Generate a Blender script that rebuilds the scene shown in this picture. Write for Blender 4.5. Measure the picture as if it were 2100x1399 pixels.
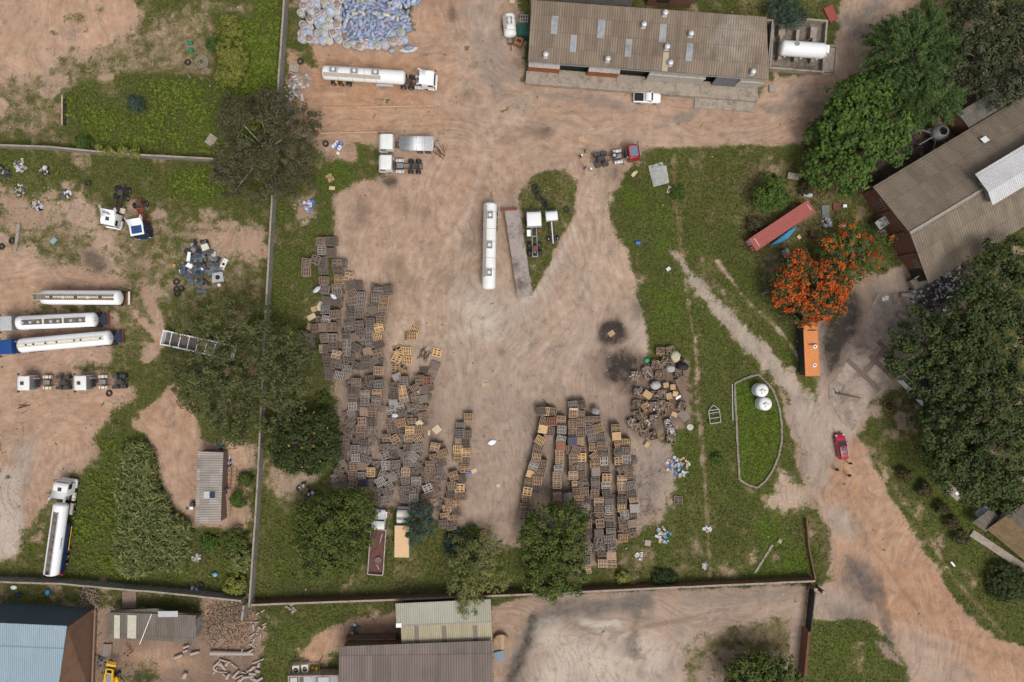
import bpy,math,random
import numpy as np
from mathutils import Vector,Matrix
R=math.radians
for o in list(bpy.data.objects):bpy.data.objects.remove(o)
scene=bpy.context.scene
COL=scene.collection
rng=random.Random(7);nr=np.random.default_rng(11)
# ------------------------------------------------------------------ camera, sky, sun, exposure
CAM_H=120.0
cam_d=bpy.data.cameras.new('camera');cam_d.lens=24;cam_d.sensor_width=36
cam_d.clip_start=0.5;cam_d.clip_end=4000
cam=bpy.data.objects.new('camera',cam_d);COL.objects.link(cam)
cam.location=(0,0,CAM_H);cam.rotation_euler=(0,0,0)
scene.camera=cam
SUN_EL,SUN_AZ=R(62),R(150)
world=bpy.data.worlds.new('World');scene.world=world;world.use_nodes=True
wn=world.node_tree;wn.nodes.clear()
sky=wn.nodes.new('ShaderNodeTexSky');sky.sky_type='NISHITA';sky.sun_disc=False
sky.sun_elevation=SUN_EL;sky.sun_rotation=SUN_AZ
sky.air_density=1.0;sky.dust_density=6.0;sky.ozone_density=1.0
hs=wn.nodes.new('ShaderNodeHueSaturation');hs.inputs['Saturation'].default_value=0.35
bg=wn.nodes.new('ShaderNodeBackground');bg.inputs['Strength'].default_value=0.11
wo=wn.nodes.new('ShaderNodeOutputWorld')
wn.links.new(sky.outputs[0],hs.inputs['Color']);wn.links.new(hs.outputs[0],bg.inputs[0]);wn.links.new(bg.outputs[0],wo.inputs[0])
sd=bpy.data.lights.new('sun','SUN');sd.energy=1.2;sd.angle=R(24);sd.color=(1.0,0.965,0.91)
sun=bpy.data.objects.new('sun',sd);COL.objects.link(sun)
_dir=Vector((math.sin(SUN_AZ)*math.cos(SUN_EL),math.cos(SUN_AZ)*math.cos(SUN_EL),math.sin(SUN_EL)))
sun.rotation_euler=_dir.to_track_quat('Z','Y').to_euler();sun.location=_dir*200
vs=scene.view_settings;vs.view_transform='Standard';vs.look='None';vs.gamma=1.0;vs.exposure=0.1
vs.use_curve_mapping=False
# ------------------------------------------------------------------ pixel <-> metre (survey of the photo, 2100 px wide)
S0=CAM_H*0.75/1050.0
def W(px,py,z=0.0):
 s=S0*(CAM_H-z)/CAM_H
 return((px-1050.0)*s,(699.5-py)*s)
def WV(px,py,z=0.0):
 x,y=W(px,py,z);return Vector((x,y,z))
M=S0
# ------------------------------------------------------------------ materials
MATS={}
def _n(nt,t,**kw):
 n=nt.nodes.new(t)
 for k,v in kw.items():setattr(n,k,v)
 return n
def _mix(nt,a,b,f,mode='MIX'):
 m=_n(nt,'ShaderNodeMix',data_type='RGBA',blend_type=mode)
 for i,v in((0,f),(6,a),(7,b)):
  if hasattr(v,'is_linked')or hasattr(v,'links'):nt.links.new(v,m.inputs[i])
  else:m.inputs[i].default_value=v if i==0 else(*v,1)[:4]
 return m.outputs[2]
def _noise(nt,vec,scale,detail=4,rough=0.6):
 n=_n(nt,'ShaderNodeTexNoise');n.inputs['Scale'].default_value=scale
 n.inputs['Detail'].default_value=detail;n.inputs['Roughness'].default_value=rough
 if vec is not None:nt.links.new(vec,n.inputs['Vector'])
 return n.outputs['Fac']
def _ramp(nt,fac,lo,hi,a=0.0,b=1.0):
 m=_n(nt,'ShaderNodeMapRange',interpolation_type='SMOOTHSTEP')
 for i,v in((1,lo),(2,hi),(3,a),(4,b)):m.inputs[i].default_value=v
 nt.links.new(fac,m.inputs[0]);return m.outputs[0]
def _math(nt,op,a,b):
 m=_n(nt,'ShaderNodeMath',operation=op)
 for i,v in((0,a),(1,b)):
  if isinstance(v,(int,float)):m.inputs[i].default_value=v
  else:nt.links.new(v,m.inputs[i])
 return m.outputs[0]
def newmat(name):
 m=bpy.data.materials.new(name);m.use_nodes=True
 nt=m.node_tree;b=nt.nodes['Principled BSDF'];return m,nt,b
def mat(name,col,rough=0.7,metal=0.0,var=0.12,dirt=None,dirt_amt=0.35,scale=1.2,objvar=0.0,stripes=None,spec=0.35,bump=0.0,dscale=0.7):
 """painted / wooden / metal surface: colour, blotches of dirt, optional corrugation stripes (axis, period, depth)"""
 if name in MATS:return MATS[name]
 m,nt,b=newmat(name)
 tc=_n(nt,'ShaderNodeTexCoord');v=tc.outputs['Object']
 oi=_n(nt,'ShaderNodeObjectInfo')
 add=_n(nt,'ShaderNodeVectorMath',operation='ADD')
 sc=_n(nt,'ShaderNodeVectorMath',operation='SCALE');sc.inputs[0].default_value=(37,19,11)
 nt.links.new(oi.outputs['Random'],sc.inputs['Scale'])
 nt.links.new(v,add.inputs[0]);nt.links.new(sc.outputs[0],add.inputs[1]);v2=add.outputs[0]
 f=_ramp(nt,_noise(nt,v2,scale*2.0,5,0.65),0.3,0.7)
 lo=tuple(c*(1-var)for c in col);hi=tuple(min(c*(1+var),0.95)for c in col)
 c=_mix(nt,lo,hi,f)
 if dirt is not None:
  d=_ramp(nt,_noise(nt,v2,dscale,6,0.7),0.62-dirt_amt*0.4,0.82-dirt_amt*0.2)
  c=_mix(nt,c,dirt,_math(nt,'MULTIPLY',d,min(1.0,dirt_amt*1.8)))
 if objvar:
  h=_n(nt,'ShaderNodeHueSaturation')
  mr=_n(nt,'ShaderNodeMapRange');mr.inputs[3].default_value=1-objvar;mr.inputs[4].default_value=1+objvar
  nt.links.new(oi.outputs['Random'],mr.inputs[0]);nt.links.new(mr.outputs[0],h.inputs['Value'])
  nt.links.new(c,h.inputs['Color']);c=h.outputs[0]
 if stripes:
  ax,per,dep=stripes
  sx=_n(nt,'ShaderNodeSeparateXYZ');nt.links.new(v,sx.inputs[0])
  w=_math(nt,'SINE',_math(nt,'MULTIPLY',sx.outputs['XYZ'.index(ax)],2*math.pi/per),0)
  bp=_n(nt,'ShaderNodeBump');bp.inputs['Strength'].default_value=dep;bp.inputs['Distance'].default_value=0.04
  nt.links.new(w,bp.inputs['Height']);nt.links.new(bp.outputs[0],b.inputs['Normal'])
 elif bump:
  bp=_n(nt,'ShaderNodeBump');bp.inputs['Strength'].default_value=bump;bp.inputs['Distance'].default_value=0.05
  nt.links.new(_noise(nt,v2,scale*6,4),bp.inputs['Height']);nt.links.new(bp.outputs[0],b.inputs['Normal'])
 nt.links.new(c,b.inputs['Base Color'])
 b.inputs['Roughness'].default_value=rough;b.inputs['Metallic'].default_value=metal
 b.inputs['Specular IOR Level'].default_value=spec
 MATS[name]=m;return m
def leafmat(name,dark,light,rough=0.65):
 if name in MATS:return MATS[name]
 m,nt,b=newmat(name)
 at=_n(nt,'ShaderNodeAttribute',attribute_name='tint')
 c=_mix(nt,dark,light,at.outputs['Fac'])
 geo=_n(nt,'ShaderNodeNewGeometry')
 n=_noise(nt,geo.outputs['Position'],0.35,3)
 c=_mix(nt,c,tuple(x*1.25 for x in light),_math(nt,'MULTIPLY',_ramp(nt,n,0.45,0.75),0.35))
 nt.links.new(c,b.inputs['Base Color']);b.inputs['Roughness'].default_value=rough
 b.inputs['Specular IOR Level'].default_value=0.2
 MATS[name]=m;return m
def roofmat(name,col,per=0.35,ax='X',course=2.4,dirt=(0.07,0.06,0.05),dirt_amt=0.4,sheet=1.05,pale=None,dep=1.0,var=0.16):
 """corrugated sheets: ridges across, sheet-to-sheet tone, dark lap joints, lichen and rust stains"""
 if name in MATS:return MATS[name]
 m,nt,b=newmat(name)
 tc=_n(nt,'ShaderNodeTexCoord');v=tc.outputs['Object']
 sx=_n(nt,'ShaderNodeSeparateXYZ');nt.links.new(v,sx.inputs[0])
 a,o=(sx.outputs[0],sx.outputs[1])if ax=='X' else(sx.outputs[1],sx.outputs[0])
 cx=_math(nt,'FLOOR',_math(nt,'DIVIDE',a,sheet),0);cy=_math(nt,'FLOOR',_math(nt,'DIVIDE',o,course),0)
 cb=_n(nt,'ShaderNodeCombineXYZ');nt.links.new(cx,cb.inputs[0]);nt.links.new(cy,cb.inputs[1])
 wn_=_n(nt,'ShaderNodeTexWhiteNoise');nt.links.new(cb.outputs[0],wn_.inputs['Vector'])
 lo=tuple(c*(1-var)for c in col);hi=tuple(min(c*(1+var),.9)for c in col)
 c=_mix(nt,lo,hi,wn_.outputs['Value'])
 mp=_n(nt,'ShaderNodeMapping');mp.inputs['Scale'].default_value=(1,0.25,1)if ax=='X' else(0.25,1,1)
 nt.links.new(v,mp.inputs['Vector'])
 st=_ramp(nt,_noise(nt,mp.outputs[0],0.9,6,0.7),0.42,0.72)
 c=_mix(nt,c,dirt,_math(nt,'MULTIPLY',st,dirt_amt))
 c=_mix(nt,c,tuple(x*1.3 for x in col),_math(nt,'MULTIPLY',_ramp(nt,_noise(nt,v,0.12,4),0.45,0.65),0.35))
 if pale:
  pcol,pc,pr=pale
  dv=_n(nt,'ShaderNodeVectorMath',operation='DISTANCE');nt.links.new(v,dv.inputs[0]);dv.inputs[1].default_value=pc
  pf=_math(nt,'ADD',_math(nt,'DIVIDE',dv.outputs['Value'],pr),_math(nt,'MULTIPLY',_noise(nt,v,0.5,5,.7),1.3))
  c=_mix(nt,c,pcol,_math(nt,'MULTIPLY',_ramp(nt,pf,1.0,1.7,1,0),0.75))
 fr=_math(nt,'FRACT',_math(nt,'DIVIDE',o,course),0)
 lap=_ramp(nt,fr,0.0,0.045,1,0)
 c=_mix(nt,c,tuple(x*0.4 for x in col),_math(nt,'MULTIPLY',lap,0.7))
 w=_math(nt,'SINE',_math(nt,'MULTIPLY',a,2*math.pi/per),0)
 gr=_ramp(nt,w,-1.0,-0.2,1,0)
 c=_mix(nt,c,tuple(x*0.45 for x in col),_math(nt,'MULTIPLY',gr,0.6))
 bp=_n(nt,'ShaderNodeBump');bp.inputs['Strength'].default_value=0.6*dep;bp.inputs['Distance'].default_value=0.05
 nt.links.new(w,bp.inputs['Height']);nt.links.new(bp.outputs[0],b.inputs['Normal'])
 nt.links.new(c,b.inputs['Base Color']);b.inputs['Roughness'].default_value=0.8
 b.inputs['Specular IOR Level'].default_value=0.2
 MATS[name]=m;return m
def brickmat(name,c1=(0.24,0.085,0.045),c2=(0.17,0.065,0.04),mortar=(0.22,0.17,0.13)):
 if name in MATS:return MATS[name]
 m,nt,b=newmat(name)
 tc=_n(nt,'ShaderNodeTexCoord');sx=_n(nt,'ShaderNodeSeparateXYZ');nt.links.new(tc.outputs['Object'],sx.inputs[0])
 cb=_n(nt,'ShaderNodeCombineXYZ');nt.links.new(_math(nt,'ADD',sx.outputs[0],sx.outputs[1]),cb.inputs[0]);nt.links.new(sx.outputs[2],cb.inputs[1])
 br=_n(nt,'ShaderNodeTexBrick');nt.links.new(cb.outputs[0],br.inputs['Vector'])
 br.inputs['Color1'].default_value=(*c1,1);br.inputs['Color2'].default_value=(*c2,1);br.inputs['Mortar'].default_value=(*mortar,1)
 br.inputs['Scale'].default_value=1;br.inputs['Brick Width'].default_value=0.24;br.inputs['Row Height'].default_value=0.085;br.inputs['Mortar Size'].default_value=0.008
 st=_ramp(nt,_noise(nt,tc.outputs['Object'],0.8,5),0.45,0.75)
 c=_mix(nt,br.outputs['Color'],(0.06,0.045,0.035),_math(nt,'MULTIPLY',st,0.45))
 nt.links.new(c,b.inputs['Base Color']);b.inputs['Roughness'].default_value=0.9
 MATS[name]=m;return m
DUST=(0.22,0.17,0.125)
white=mat('white_paint',(0.78,0.78,0.76),0.35,var=0.04,dirt=(0.5,0.44,0.37),dirt_amt=0.18)
cleanwhite=mat('bright_white_paint',(0.84,0.85,0.86),0.3,var=0.02)
cream=mat('cream_paint',(0.66,0.60,0.47),0.5,var=0.06,dirt=DUST,dirt_amt=0.2)
ivory=mat('ivory_paint',(0.72,0.70,0.64),0.45,var=0.05,dirt=DUST,dirt_amt=0.2)
palegrey=mat('pale_grey_paint',(0.46,0.47,0.48),0.5,var=0.08,dirt=DUST,dirt_amt=0.25)
midgrey=mat('grey_paint',(0.24,0.245,0.25),0.55,var=0.1,dirt=DUST,dirt_amt=0.3)
darkmetal=mat('dark_chassis_metal',(0.045,0.044,0.045),0.6,var=0.25,dirt=(0.12,0.09,0.07),dirt_amt=0.45)
bluegrey=mat('blue_grey_chassis',(0.30,0.34,0.38),0.5,var=0.1,dirt=DUST,dirt_amt=0.25)
black=mat('black_rubber',(0.028,0.027,0.027),0.85,var=0.3,dirt=(0.13,0.10,0.08),dirt_amt=0.4)
rimm=mat('wheel_rim',(0.42,0.42,0.43),0.4,0.5,dirt=DUST,dirt_amt=0.4)
steel=mat('galvanised_steel',(0.62,0.63,0.64),0.4,0.2,var=0.08,dirt=(0.3,0.27,0.23),dirt_amt=0.2)
silver=mat('silver_tank_cladding',(0.80,0.81,0.82),0.55,0.0,var=0.08,dirt=(0.45,0.41,0.37),dirt_amt=0.2)
glass=mat('dark_glass',(0.012,0.017,0.022),0.08,var=0.1,spec=0.7)
tealglass=mat('tinted_glass',(0.03,0.055,0.06),0.08,var=0.1,spec=0.8)
redpaint=mat('red_paint',(0.34,0.018,0.02),0.3,var=0.06)
carred=mat('crimson_car_paint',(0.38,0.02,0.045),0.22,var=0.03,spec=0.6)
redchassis=mat('red_chassis_paint',(0.38,0.045,0.03),0.6,var=0.15,dirt=(0.12,0.07,0.05),dirt_amt=0.35)
bluepaint=mat('royal_blue_paint',(0.018,0.07,0.24),0.35,var=0.08,dirt=DUST,dirt_amt=0.12)
navy=mat('navy_paint',(0.015,0.03,0.10),0.4,var=0.08)
yellow=mat('yellow_machine_paint',(0.70,0.42,0.02),0.45,var=0.08,dirt=(0.2,0.13,0.06),dirt_amt=0.25)
orangept=mat('orange_paint',(0.62,0.10,0.03),0.5,var=0.08)
rust=mat('rusty_metal',(0.17,0.07,0.045),0.85,var=0.25,dirt=(0.09,0.05,0.04),dirt_amt=0.5)
bedrust=mat('rust_brown_load_bed',(0.13,0.055,0.042),0.8,var=0.15,dirt=(0.07,0.045,0.04),dirt_amt=0.4)
greentank=mat('dark_green_paint',(0.018,0.085,0.062),0.45,var=0.12)
tealplastic=mat('teal_plastic',(0.01,0.26,0.20),0.4,var=0.15)
bluetarp=mat('blue_plastic',(0.05,0.27,0.50),0.45,var=0.12)
brightblue=mat('bright_blue_plastic',(0.05,0.16,0.55),0.45,var=0.1)
concrete=mat('concrete',(0.345,0.29,0.235),0.9,var=0.15,dirt=(0.10,0.085,0.07),dirt_amt=0.4,bump=0.2)
wallgrey=mat('grey_cement_wall',(0.25,0.235,0.215),0.9,var=0.14,dirt=(0.09,0.085,0.07),dirt_amt=0.4)
stonemat=mat('stone_kerb',(0.26,0.225,0.175),0.9,var=0.25,scale=3,dirt=(0.10,0.09,0.07),dirt_amt=0.4)
walkway=mat('grimy_walkway_grating',(0.12,0.10,0.085),0.85,var=0.35,scale=3,dirt=(0.3,0.27,0.22),dirt_amt=0.35)
palewalk=mat('sandy_walkway',(0.40,0.35,0.29),0.85,var=0.1,dirt=(0.5,0.47,0.42),dirt_amt=0.3)
barkm=mat('bark',(0.17,0.14,0.11),0.95,var=0.3,scale=2)
palebark=mat('pale_bark',(0.34,0.30,0.25),0.9,var=0.25,scale=2)
cardboard=mat('cardboard',(0.46,0.31,0.17),0.9,var=0.08,objvar=0.15)
plasticwhite=mat('white_plastic_sheet',(0.54,0.54,0.55),0.35,var=0.12,objvar=0.12)
dwood=mat('dark_scrap_wood',(0.10,0.075,0.055),0.9,var=0.35,scale=3,objvar=0.2)
skin=mat('skin',(0.10,0.05,0.03),0.6,var=0.05)
hairm=mat('black_hair',(0.012,0.010,0.010),0.9,var=0.1)
BRICK=brickmat('red_brick');BRICKB=brickmat('brown_brick',(0.19,0.095,0.055),(0.15,0.08,0.05),(0.18,0.12,0.08))
# ------------------------------------------------------------------ objects
def tag(o,label=None,cat=None,group=None,kind=None):
 if label:o['label']=label
 if cat:o['category']=cat
 if group:o['group']=group
 if kind:o['kind']=kind
 return o
def thing(name,label,cat,loc=(0,0,0),rz=0.0,group=None):
 o=bpy.data.objects.new(name,None);COL.objects.link(o);o.empty_display_size=0.3
 o.location=(loc[0],loc[1],loc[2]if len(loc)>2 else 0);o.rotation_euler=(0,0,rz)
 return tag(o,label,cat,group)
def link(name,me,parent=None,loc=(0,0,0),rz=0.0):
 o=bpy.data.objects.new(name,me);COL.objects.link(o)
 o.location=(loc[0],loc[1],loc[2]if len(loc)>2 else 0);o.rotation_euler=(0,0,rz)
 if parent:o.parent=parent
 return o
class MB:
 """collects shapes into one mesh"""
 def __init__(s):s.v=[];s.f=[];s.m=[];s.ml=[];s.sm=[]
 def mi(s,m):
  if m not in s.ml:s.ml.append(m)
  return s.ml.index(m)
 def add(s,vs,fs,m,smooth=False):
  b=len(s.v);s.v+=[tuple(p)for p in vs];k=s.mi(m)
  for f in fs:s.f.append(tuple(b+i for i in f));s.m.append(k);s.sm.append(smooth)
 def box(s,c,d,m,rz=0.0,rx=0.0,ry=0.0,taper=1.0):
  hx,hy,hz=d[0]/2,d[1]/2,d[2]/2
  P=[Vector((sx*hx*(taper if sz>0 else 1),sy*hy*(taper if sz>0 else 1),sz*hz))for sz in(-1,1)for sy in(-1,1)for sx in(-1,1)]
  if rz or rx or ry:
   mt=Matrix.Rotation(rz,3,'Z')@Matrix.Rotation(ry,3,'Y')@Matrix.Rotation(rx,3,'X');P=[mt@p for p in P]
  c=Vector(c)
  s.add([p+c for p in P],[(0,2,3,1),(4,5,7,6),(0,1,5,4),(2,6,7,3),(1,3,7,5),(0,4,6,2)],m)
 def bar(s,a,b,w,h,m):
  a,b=Vector(a),Vector(b);d=b-a;L=d.length
  if L<1e-6:return
  q=d.to_track_quat('X','Z').to_matrix();c=(a+b)/2
  P=[q@Vector((sx*L/2,sy*w/2,sz*h/2))+c for sz in(-1,1)for sy in(-1,1)for sx in(-1,1)]
  s.add(P,[(0,2,3,1),(4,5,7,6),(0,1,5,4),(2,6,7,3),(1,3,7,5),(0,4,6,2)],m)
 def cyl(s,a,b,r0,m,r1=None,n=12,caps=True,smooth=True):
  a,b=Vector(a),Vector(b);r1=r0 if r1 is None else r1
  q=(b-a).to_track_quat('Z','Y').to_matrix()
  P=[]
  for p,r in((a,r0),(b,r1)):
   for i in range(n):
    t=2*math.pi*i/n;P.append(p+q@Vector((math.cos(t)*r,math.sin(t)*r,0)))
  s.add(P,[(i,(i+1)%n,n+(i+1)%n,n+i)for i in range(n)],m,smooth)
  if caps:s.add(P,[tuple(range(n-1,-1,-1)),tuple(range(n,2*n))],m)
 def tube(s,pts,rs,m,n=7):
  for i in range(len(pts)-1):s.cyl(pts[i],pts[i+1],rs[i],m,rs[i+1],n,caps=True)
 def lathe(s,prof,m,axis='Z',c=(0,0,0),n=18,smooth=True,closed=False):
  P=[];c=Vector(c)
  for r,h in prof:
   for i in range(n):
    t=2*math.pi*i/n
    p=(r*math.cos(t),r*math.sin(t),h)
    if axis=='Y':p=(p[0],h,p[1])
    elif axis=='X':p=(h,p[0],p[1])
    P.append(Vector(p)+c)
  k=len(prof);F=[]
  for j in range(k if closed else k-1):
   j2=(j+1)%k
   for i in range(n):
    i2=(i+1)%n;F.append((j*n+i,j*n+i2,j2*n+i2,j2*n+i))
  if axis=='Y':F=[f[::-1]for f in F]
  s.add(P,F,m,smooth)
 def prism(s,poly,z0,z1,m,top=None):
  n=len(poly);z0=[z0]*n if not isinstance(z0,(list,tuple))else z0;z1=[z1]*n if not isinstance(z1,(list,tuple))else z1
  ar=sum(poly[i][0]*poly[(i+1)%n][1]-poly[(i+1)%n][0]*poly[i][1]for i in range(n))
  if ar<0:poly=poly[::-1];z0=list(z0)[::-1];z1=list(z1)[::-1]
  P=[(p[0],p[1],z)for p,z in zip(poly,z0)]+[(p[0],p[1],z)for p,z in zip(poly,z1)]
  s.add(P,[(i,(i+1)%n,n+(i+1)%n,n+i)for i in range(n)]+[tuple(range(n-1,-1,-1))],m)
  s.add(P,[tuple(range(n,2*n))],top or m)
 def loft(s,rings,m,smooth=True,cap=True,capm=None):
  n=len(rings[0]);P=[p for r in rings for p in r];F=[]
  for j in range(len(rings)-1):
   for i in range(n):F.append((j*n+i,j*n+(i+1)%n,(j+1)*n+(i+1)%n,(j+1)*n+i))
  s.add(P,F,m,smooth)
  if cap:
   k=len(rings)-1;s.add(P,[tuple(range(n-1,-1,-1)),tuple(range(k*n,k*n+n))],capm or m,False)
 def quad(s,pts,m):s.add(pts,[tuple(range(len(pts)))],m)
 def mesh(s,name):
  me=bpy.data.meshes.new(name);me.from_pydata(s.v,[],s.f)
  for m in s.ml:me.materials.append(m)
  me.polygons.foreach_set('material_index',s.m);me.polygons.foreach_set('use_smooth',s.sm);me.update();return me
 def build(s,name,parent=None,loc=(0,0,0),rz=0.0):return link(name,s.mesh(name),parent,loc,rz)
def copy_tree(o,parent=None):
 c=o.copy();COL.objects.link(c)
 if parent:c.parent=parent
 for ch in o.children:copy_tree(ch,c)
 return c
def np_mesh(name,V,Q,mats,tint=None,mi=None):
 me=bpy.data.meshes.new(name);nv,nq=len(V),len(Q);k=Q.shape[1]
 me.vertices.add(nv);me.vertices.foreach_set('co',V.astype(np.float32).ravel())
 me.loops.add(nq*k);me.loops.foreach_set('vertex_index',Q.astype(np.int32).ravel())
 me.polygons.add(nq);me.polygons.foreach_set('loop_start',np.arange(nq,dtype=np.int32)*k);me.polygons.foreach_set('loop_total',np.full(nq,k,np.int32))
 for m in mats:me.materials.append(m)
 if mi is not None:me.polygons.foreach_set('material_index',mi.astype(np.int32))
 if tint is not None:
  a=me.attributes.new('tint','FLOAT','POINT');a.data.foreach_set('value',tint.astype(np.float32))
 me.update(calc_edges=True);return me
ORD1='zeroth first second third fourth fifth sixth seventh eighth ninth tenth eleventh twelfth thirteenth fourteenth fifteenth sixteenth seventeenth eighteenth nineteenth'.split()
def ordinal(n):
 if n<20:return ORD1[n]
 t,u=divmod(n,10);tens=['','','twenty','thirty','forty','fifty','sixty','seventy','eighty'][t]
 return(tens[:-1]+'ieth')if u==0 else tens+'-'+ORD1[u]
# ------------------------------------------------------------------ ground: one sheet with survey masks (grass cover, lushness, soil hue, soot...)
def axis(a,b,step,far):
 core=np.arange(a,b+step/2,step);g=[far*(1-math.cos(i/10*math.pi/2))for i in range(1,11)]
 return np.concatenate([[a-x for x in g[::-1]],core,[b+x for x in g]])
GX=axis(-96,96,0.32,900);GY=axis(-66,66,0.32,900)
gx,gy=np.meshgrid(GX,GY);PX=gx/S0+1050.0;PY=699.5-gy/S0
def vnoise(x,y,seed):
 xi=np.floor(x).astype(np.int64);yi=np.floor(y).astype(np.int64);fx=x-xi;fy=y-yi
 fx=fx*fx*(3-2*fx);fy=fy*fy*(3-2*fy)
 def h(a,b):
  n=(a*374761393+b*668265263+seed*974634777)&0x7fffffff
  n=((n^(n>>13))*1274126177)&0x7fffffff
  return((n^(n>>16))&0xffff)/65535.0
 return(h(xi,yi)*(1-fx)+h(xi+1,yi)*fx)*(1-fy)+(h(xi,yi+1)*(1-fx)+h(xi+1,yi+1)*fx)*fy
def fbm(x,y,seed,oc=4):
 a,s,t=0.5,0,0
 for k in range(oc):s=s+a*vnoise(x,y,seed+k);t+=a;x=x*2.03;y=y*2.03;a*=0.55
 return s/t
N_big=fbm(PX/120,PY/120,1);N_mid=fbm(PX/34,PY/34,5);N_small=fbm(PX/11,PY/11,9,3)
def sdpoly(poly,x,y):
 d=np.full(x.shape,1e9);ins=np.zeros(x.shape,bool);n=len(poly)
 for i in range(n):
  (x0,y0),(x1,y1)=poly[i],poly[(i+1)%n];ex,ey=x1-x0,y1-y0
  t=np.clip(((x-x0)*ex+(y-y0)*ey)/(ex*ex+ey*ey+1e-9),0,1)
  d=np.minimum(d,np.hypot(x-x0-t*ex,y-y0-t*ey))
  c=((y0>y)!=(y1>y))&(x<(x1-x0)*(y-y0)/(y1-y0+1e-12)+x0);ins^=c
 return np.where(ins,d,-d)
def area(poly,f=8,amp=14):
 """soft-edged mask of a polygon drawn in photo pixels"""
 f=f*2.0+4
 xs=[p[0]for p in poly];ys=[p[1]for p in poly];pad=f+amp+4
 m=(PX>min(xs)-pad)&(PX<max(xs)+pad)&(PY>min(ys)-pad)&(PY<max(ys)+pad)
 out=np.zeros(PX.shape);sd=sdpoly(poly,PX[m],PY[m])+amp*1.6*(N_mid[m]-0.5)+amp*0.9*(N_small[m]-0.5)
 t=np.clip(sd/(2*f)+0.5,0,1);out[m]=t*t*(3-2*t);return out
def stroke(pts,w,f=4,amp=5):
 f=f*1.2
 xs=[p[0]for p in pts];ys=[p[1]for p in pts];pad=f+amp+w+4
 m=(PX>min(xs)-pad)&(PX<max(xs)+pad)&(PY>min(ys)-pad)&(PY<max(ys)+pad)
 x,y=PX[m],PY[m];d=np.full(x.shape,1e9)
 for(x0,y0),(x1,y1)in zip(pts,pts[1:]):
  ex,ey=x1-x0,y1-y0;t=np.clip(((x-x0)*ex+(y-y0)*ey)/(ex*ex+ey*ey+1e-9),0,1)
  d=np.minimum(d,np.hypot(x-x0-t*ex,y-y0-t*ey))
 sd=w/2-d+amp*1.6*(N_mid[m]-0.5)+amp*(N_small[m]-0.5)
 t=np.clip(sd/(2*f)+0.5,0,1);out=np.zeros(PX.shape);out[m]=t*t*(3-2*t);return out
def blob(x,y,r,ry=None,f=5,amp=8):
 ry=ry or r
 return area([(x+r*math.cos(i*.5236),y+ry*math.sin(i*.5236))for i in range(12)],f,amp)
G=dict(grass=np.full(PX.shape,0.72),lush=np.full(PX.shape,0.34),red=np.full(PX.shape,0.22),grey=np.zeros(PX.shape),dark=np.zeros(PX.shape),pale=np.zeros(PX.shape),ew=np.zeros(PX.shape))
def put(mask,**kw):
 for k,v in kw.items():G[k]=G[k]*(1-mask)+v*mask
out_=((PX<-40)|(PX>2140)|(PY<-40)|(PY>1440)).astype(float)
put(out_,grass=0.62,lush=0.3)
put(area([(-40,150),(440,0),(445,170),(300,155),(200,165),(140,190),(130,300),(-40,296)],20,25),grass=0.58,lush=0.12)
put(area([(-60,-60),(270,-60),(285,30),(250,62),(215,95),(130,118),(85,150),(-60,165)],10,22),grass=0.06,red=0.85,pale=0.15)
for x,y,r in((150,38,22),(165,35,14),(110,68,14),(205,20,12),(150,100,14),(130,120,9)):put(blob(x,y,r,r*.6,6,10),grass=0.6,lush=.35)
for x,y,r in((92,132,11),(133,63,10),(148,82,7)):put(blob(x,y,r,r,4,4),red=0.35,dark=.16)
put(area([(140,195),(200,168),(290,155),(440,160),(452,322),(340,318),(160,300),(170,255),(140,240)],5,10),grass=0.97,lush=0.66)
put(blob(215,195,35,20,12,10),lush=.35);put(blob(278,212,24,24,10,8),lush=.3);put(blob(160,215,20,25,8,8),lush=.5)
put(area([(440,-60),(586,-60),(580,200),(560,330),(450,330),(445,160)],6,8),grass=0.99,lush=0.8)
put(area([(445,5),(520,0),(520,28),(450,32)],8,10),grass=.5,lush=.2)
put(area([(-40,300),(440,330),(560,340),(550,470),(440,440),(330,420),(200,400),(-40,400)],25,30),grass=0.78,lush=0.36)
put(area([(320,345),(450,345),(470,400),(420,420),(340,400)],12,14),grass=0.9,lush=0.72)
put(area([(-60,400),(200,400),(550,470),(540,620),(330,640),(250,720),(-60,560)],25,30),grass=0.6,lush=0.2)
put(area([(-60,515),(50,515),(95,545),(170,560),(240,570),(235,590),(75,600),(70,645),(200,650),(230,690),(225,735),(150,757),(200,762),(270,800),(225,850),(195,890),(200,940),(150,962),(130,985),(95,1010),(80,1100),(50,1140),(-60,1160)],10,20),grass=0.10,red=0.5)
put(area([(400,470),(550,470),(550,530),(470,520),(400,505)],12,14),grass=0.28,red=0.5,lush=0.2)
for a in([(275,640),(330,700),(300,740)],[(300,600),(330,680)],[(295,850),(360,800)]):put(stroke(a,16,6,10),grass=.25,red=.55)
put(area([(0,380),(60,420),(110,400),(130,450),(20,480)],12,20),grass=.36,red=.3,lush=.1)
put(area([(165,515),(190,512),(205,525),(222,535),(225,550),(205,560),(175,545)],3,6),dark=0.62,grass=.05)
put(area([(273,872),(335,818),(345,800),(385,840),(400,830),(405,900),(418,915),(480,905),(515,920),(512,1090),(455,1080),(400,1080),(380,1062),(345,1010),(318,940),(300,890)],5,8),grass=0.03,red=0.6)
put(area([(455,1075),(510,1075),(512,1130),(470,1110)],8,8),grass=.2,red=.5)
put(blob(412,1142,26,26,3,4),grass=.02,red=.75);put(blob(412,1140,13,15,3,3),dark=.35)
put(area([(390,1095),(410,1100),(400,1135),(375,1130)],5,6),grass=.1,red=.4)
put(area([(205,900),(290,895),(318,960),(260,1010),(250,1180),(150,1190),(155,1050),(180,1000),(190,960)],10,12),grass=0.97,lush=0.62)
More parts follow.
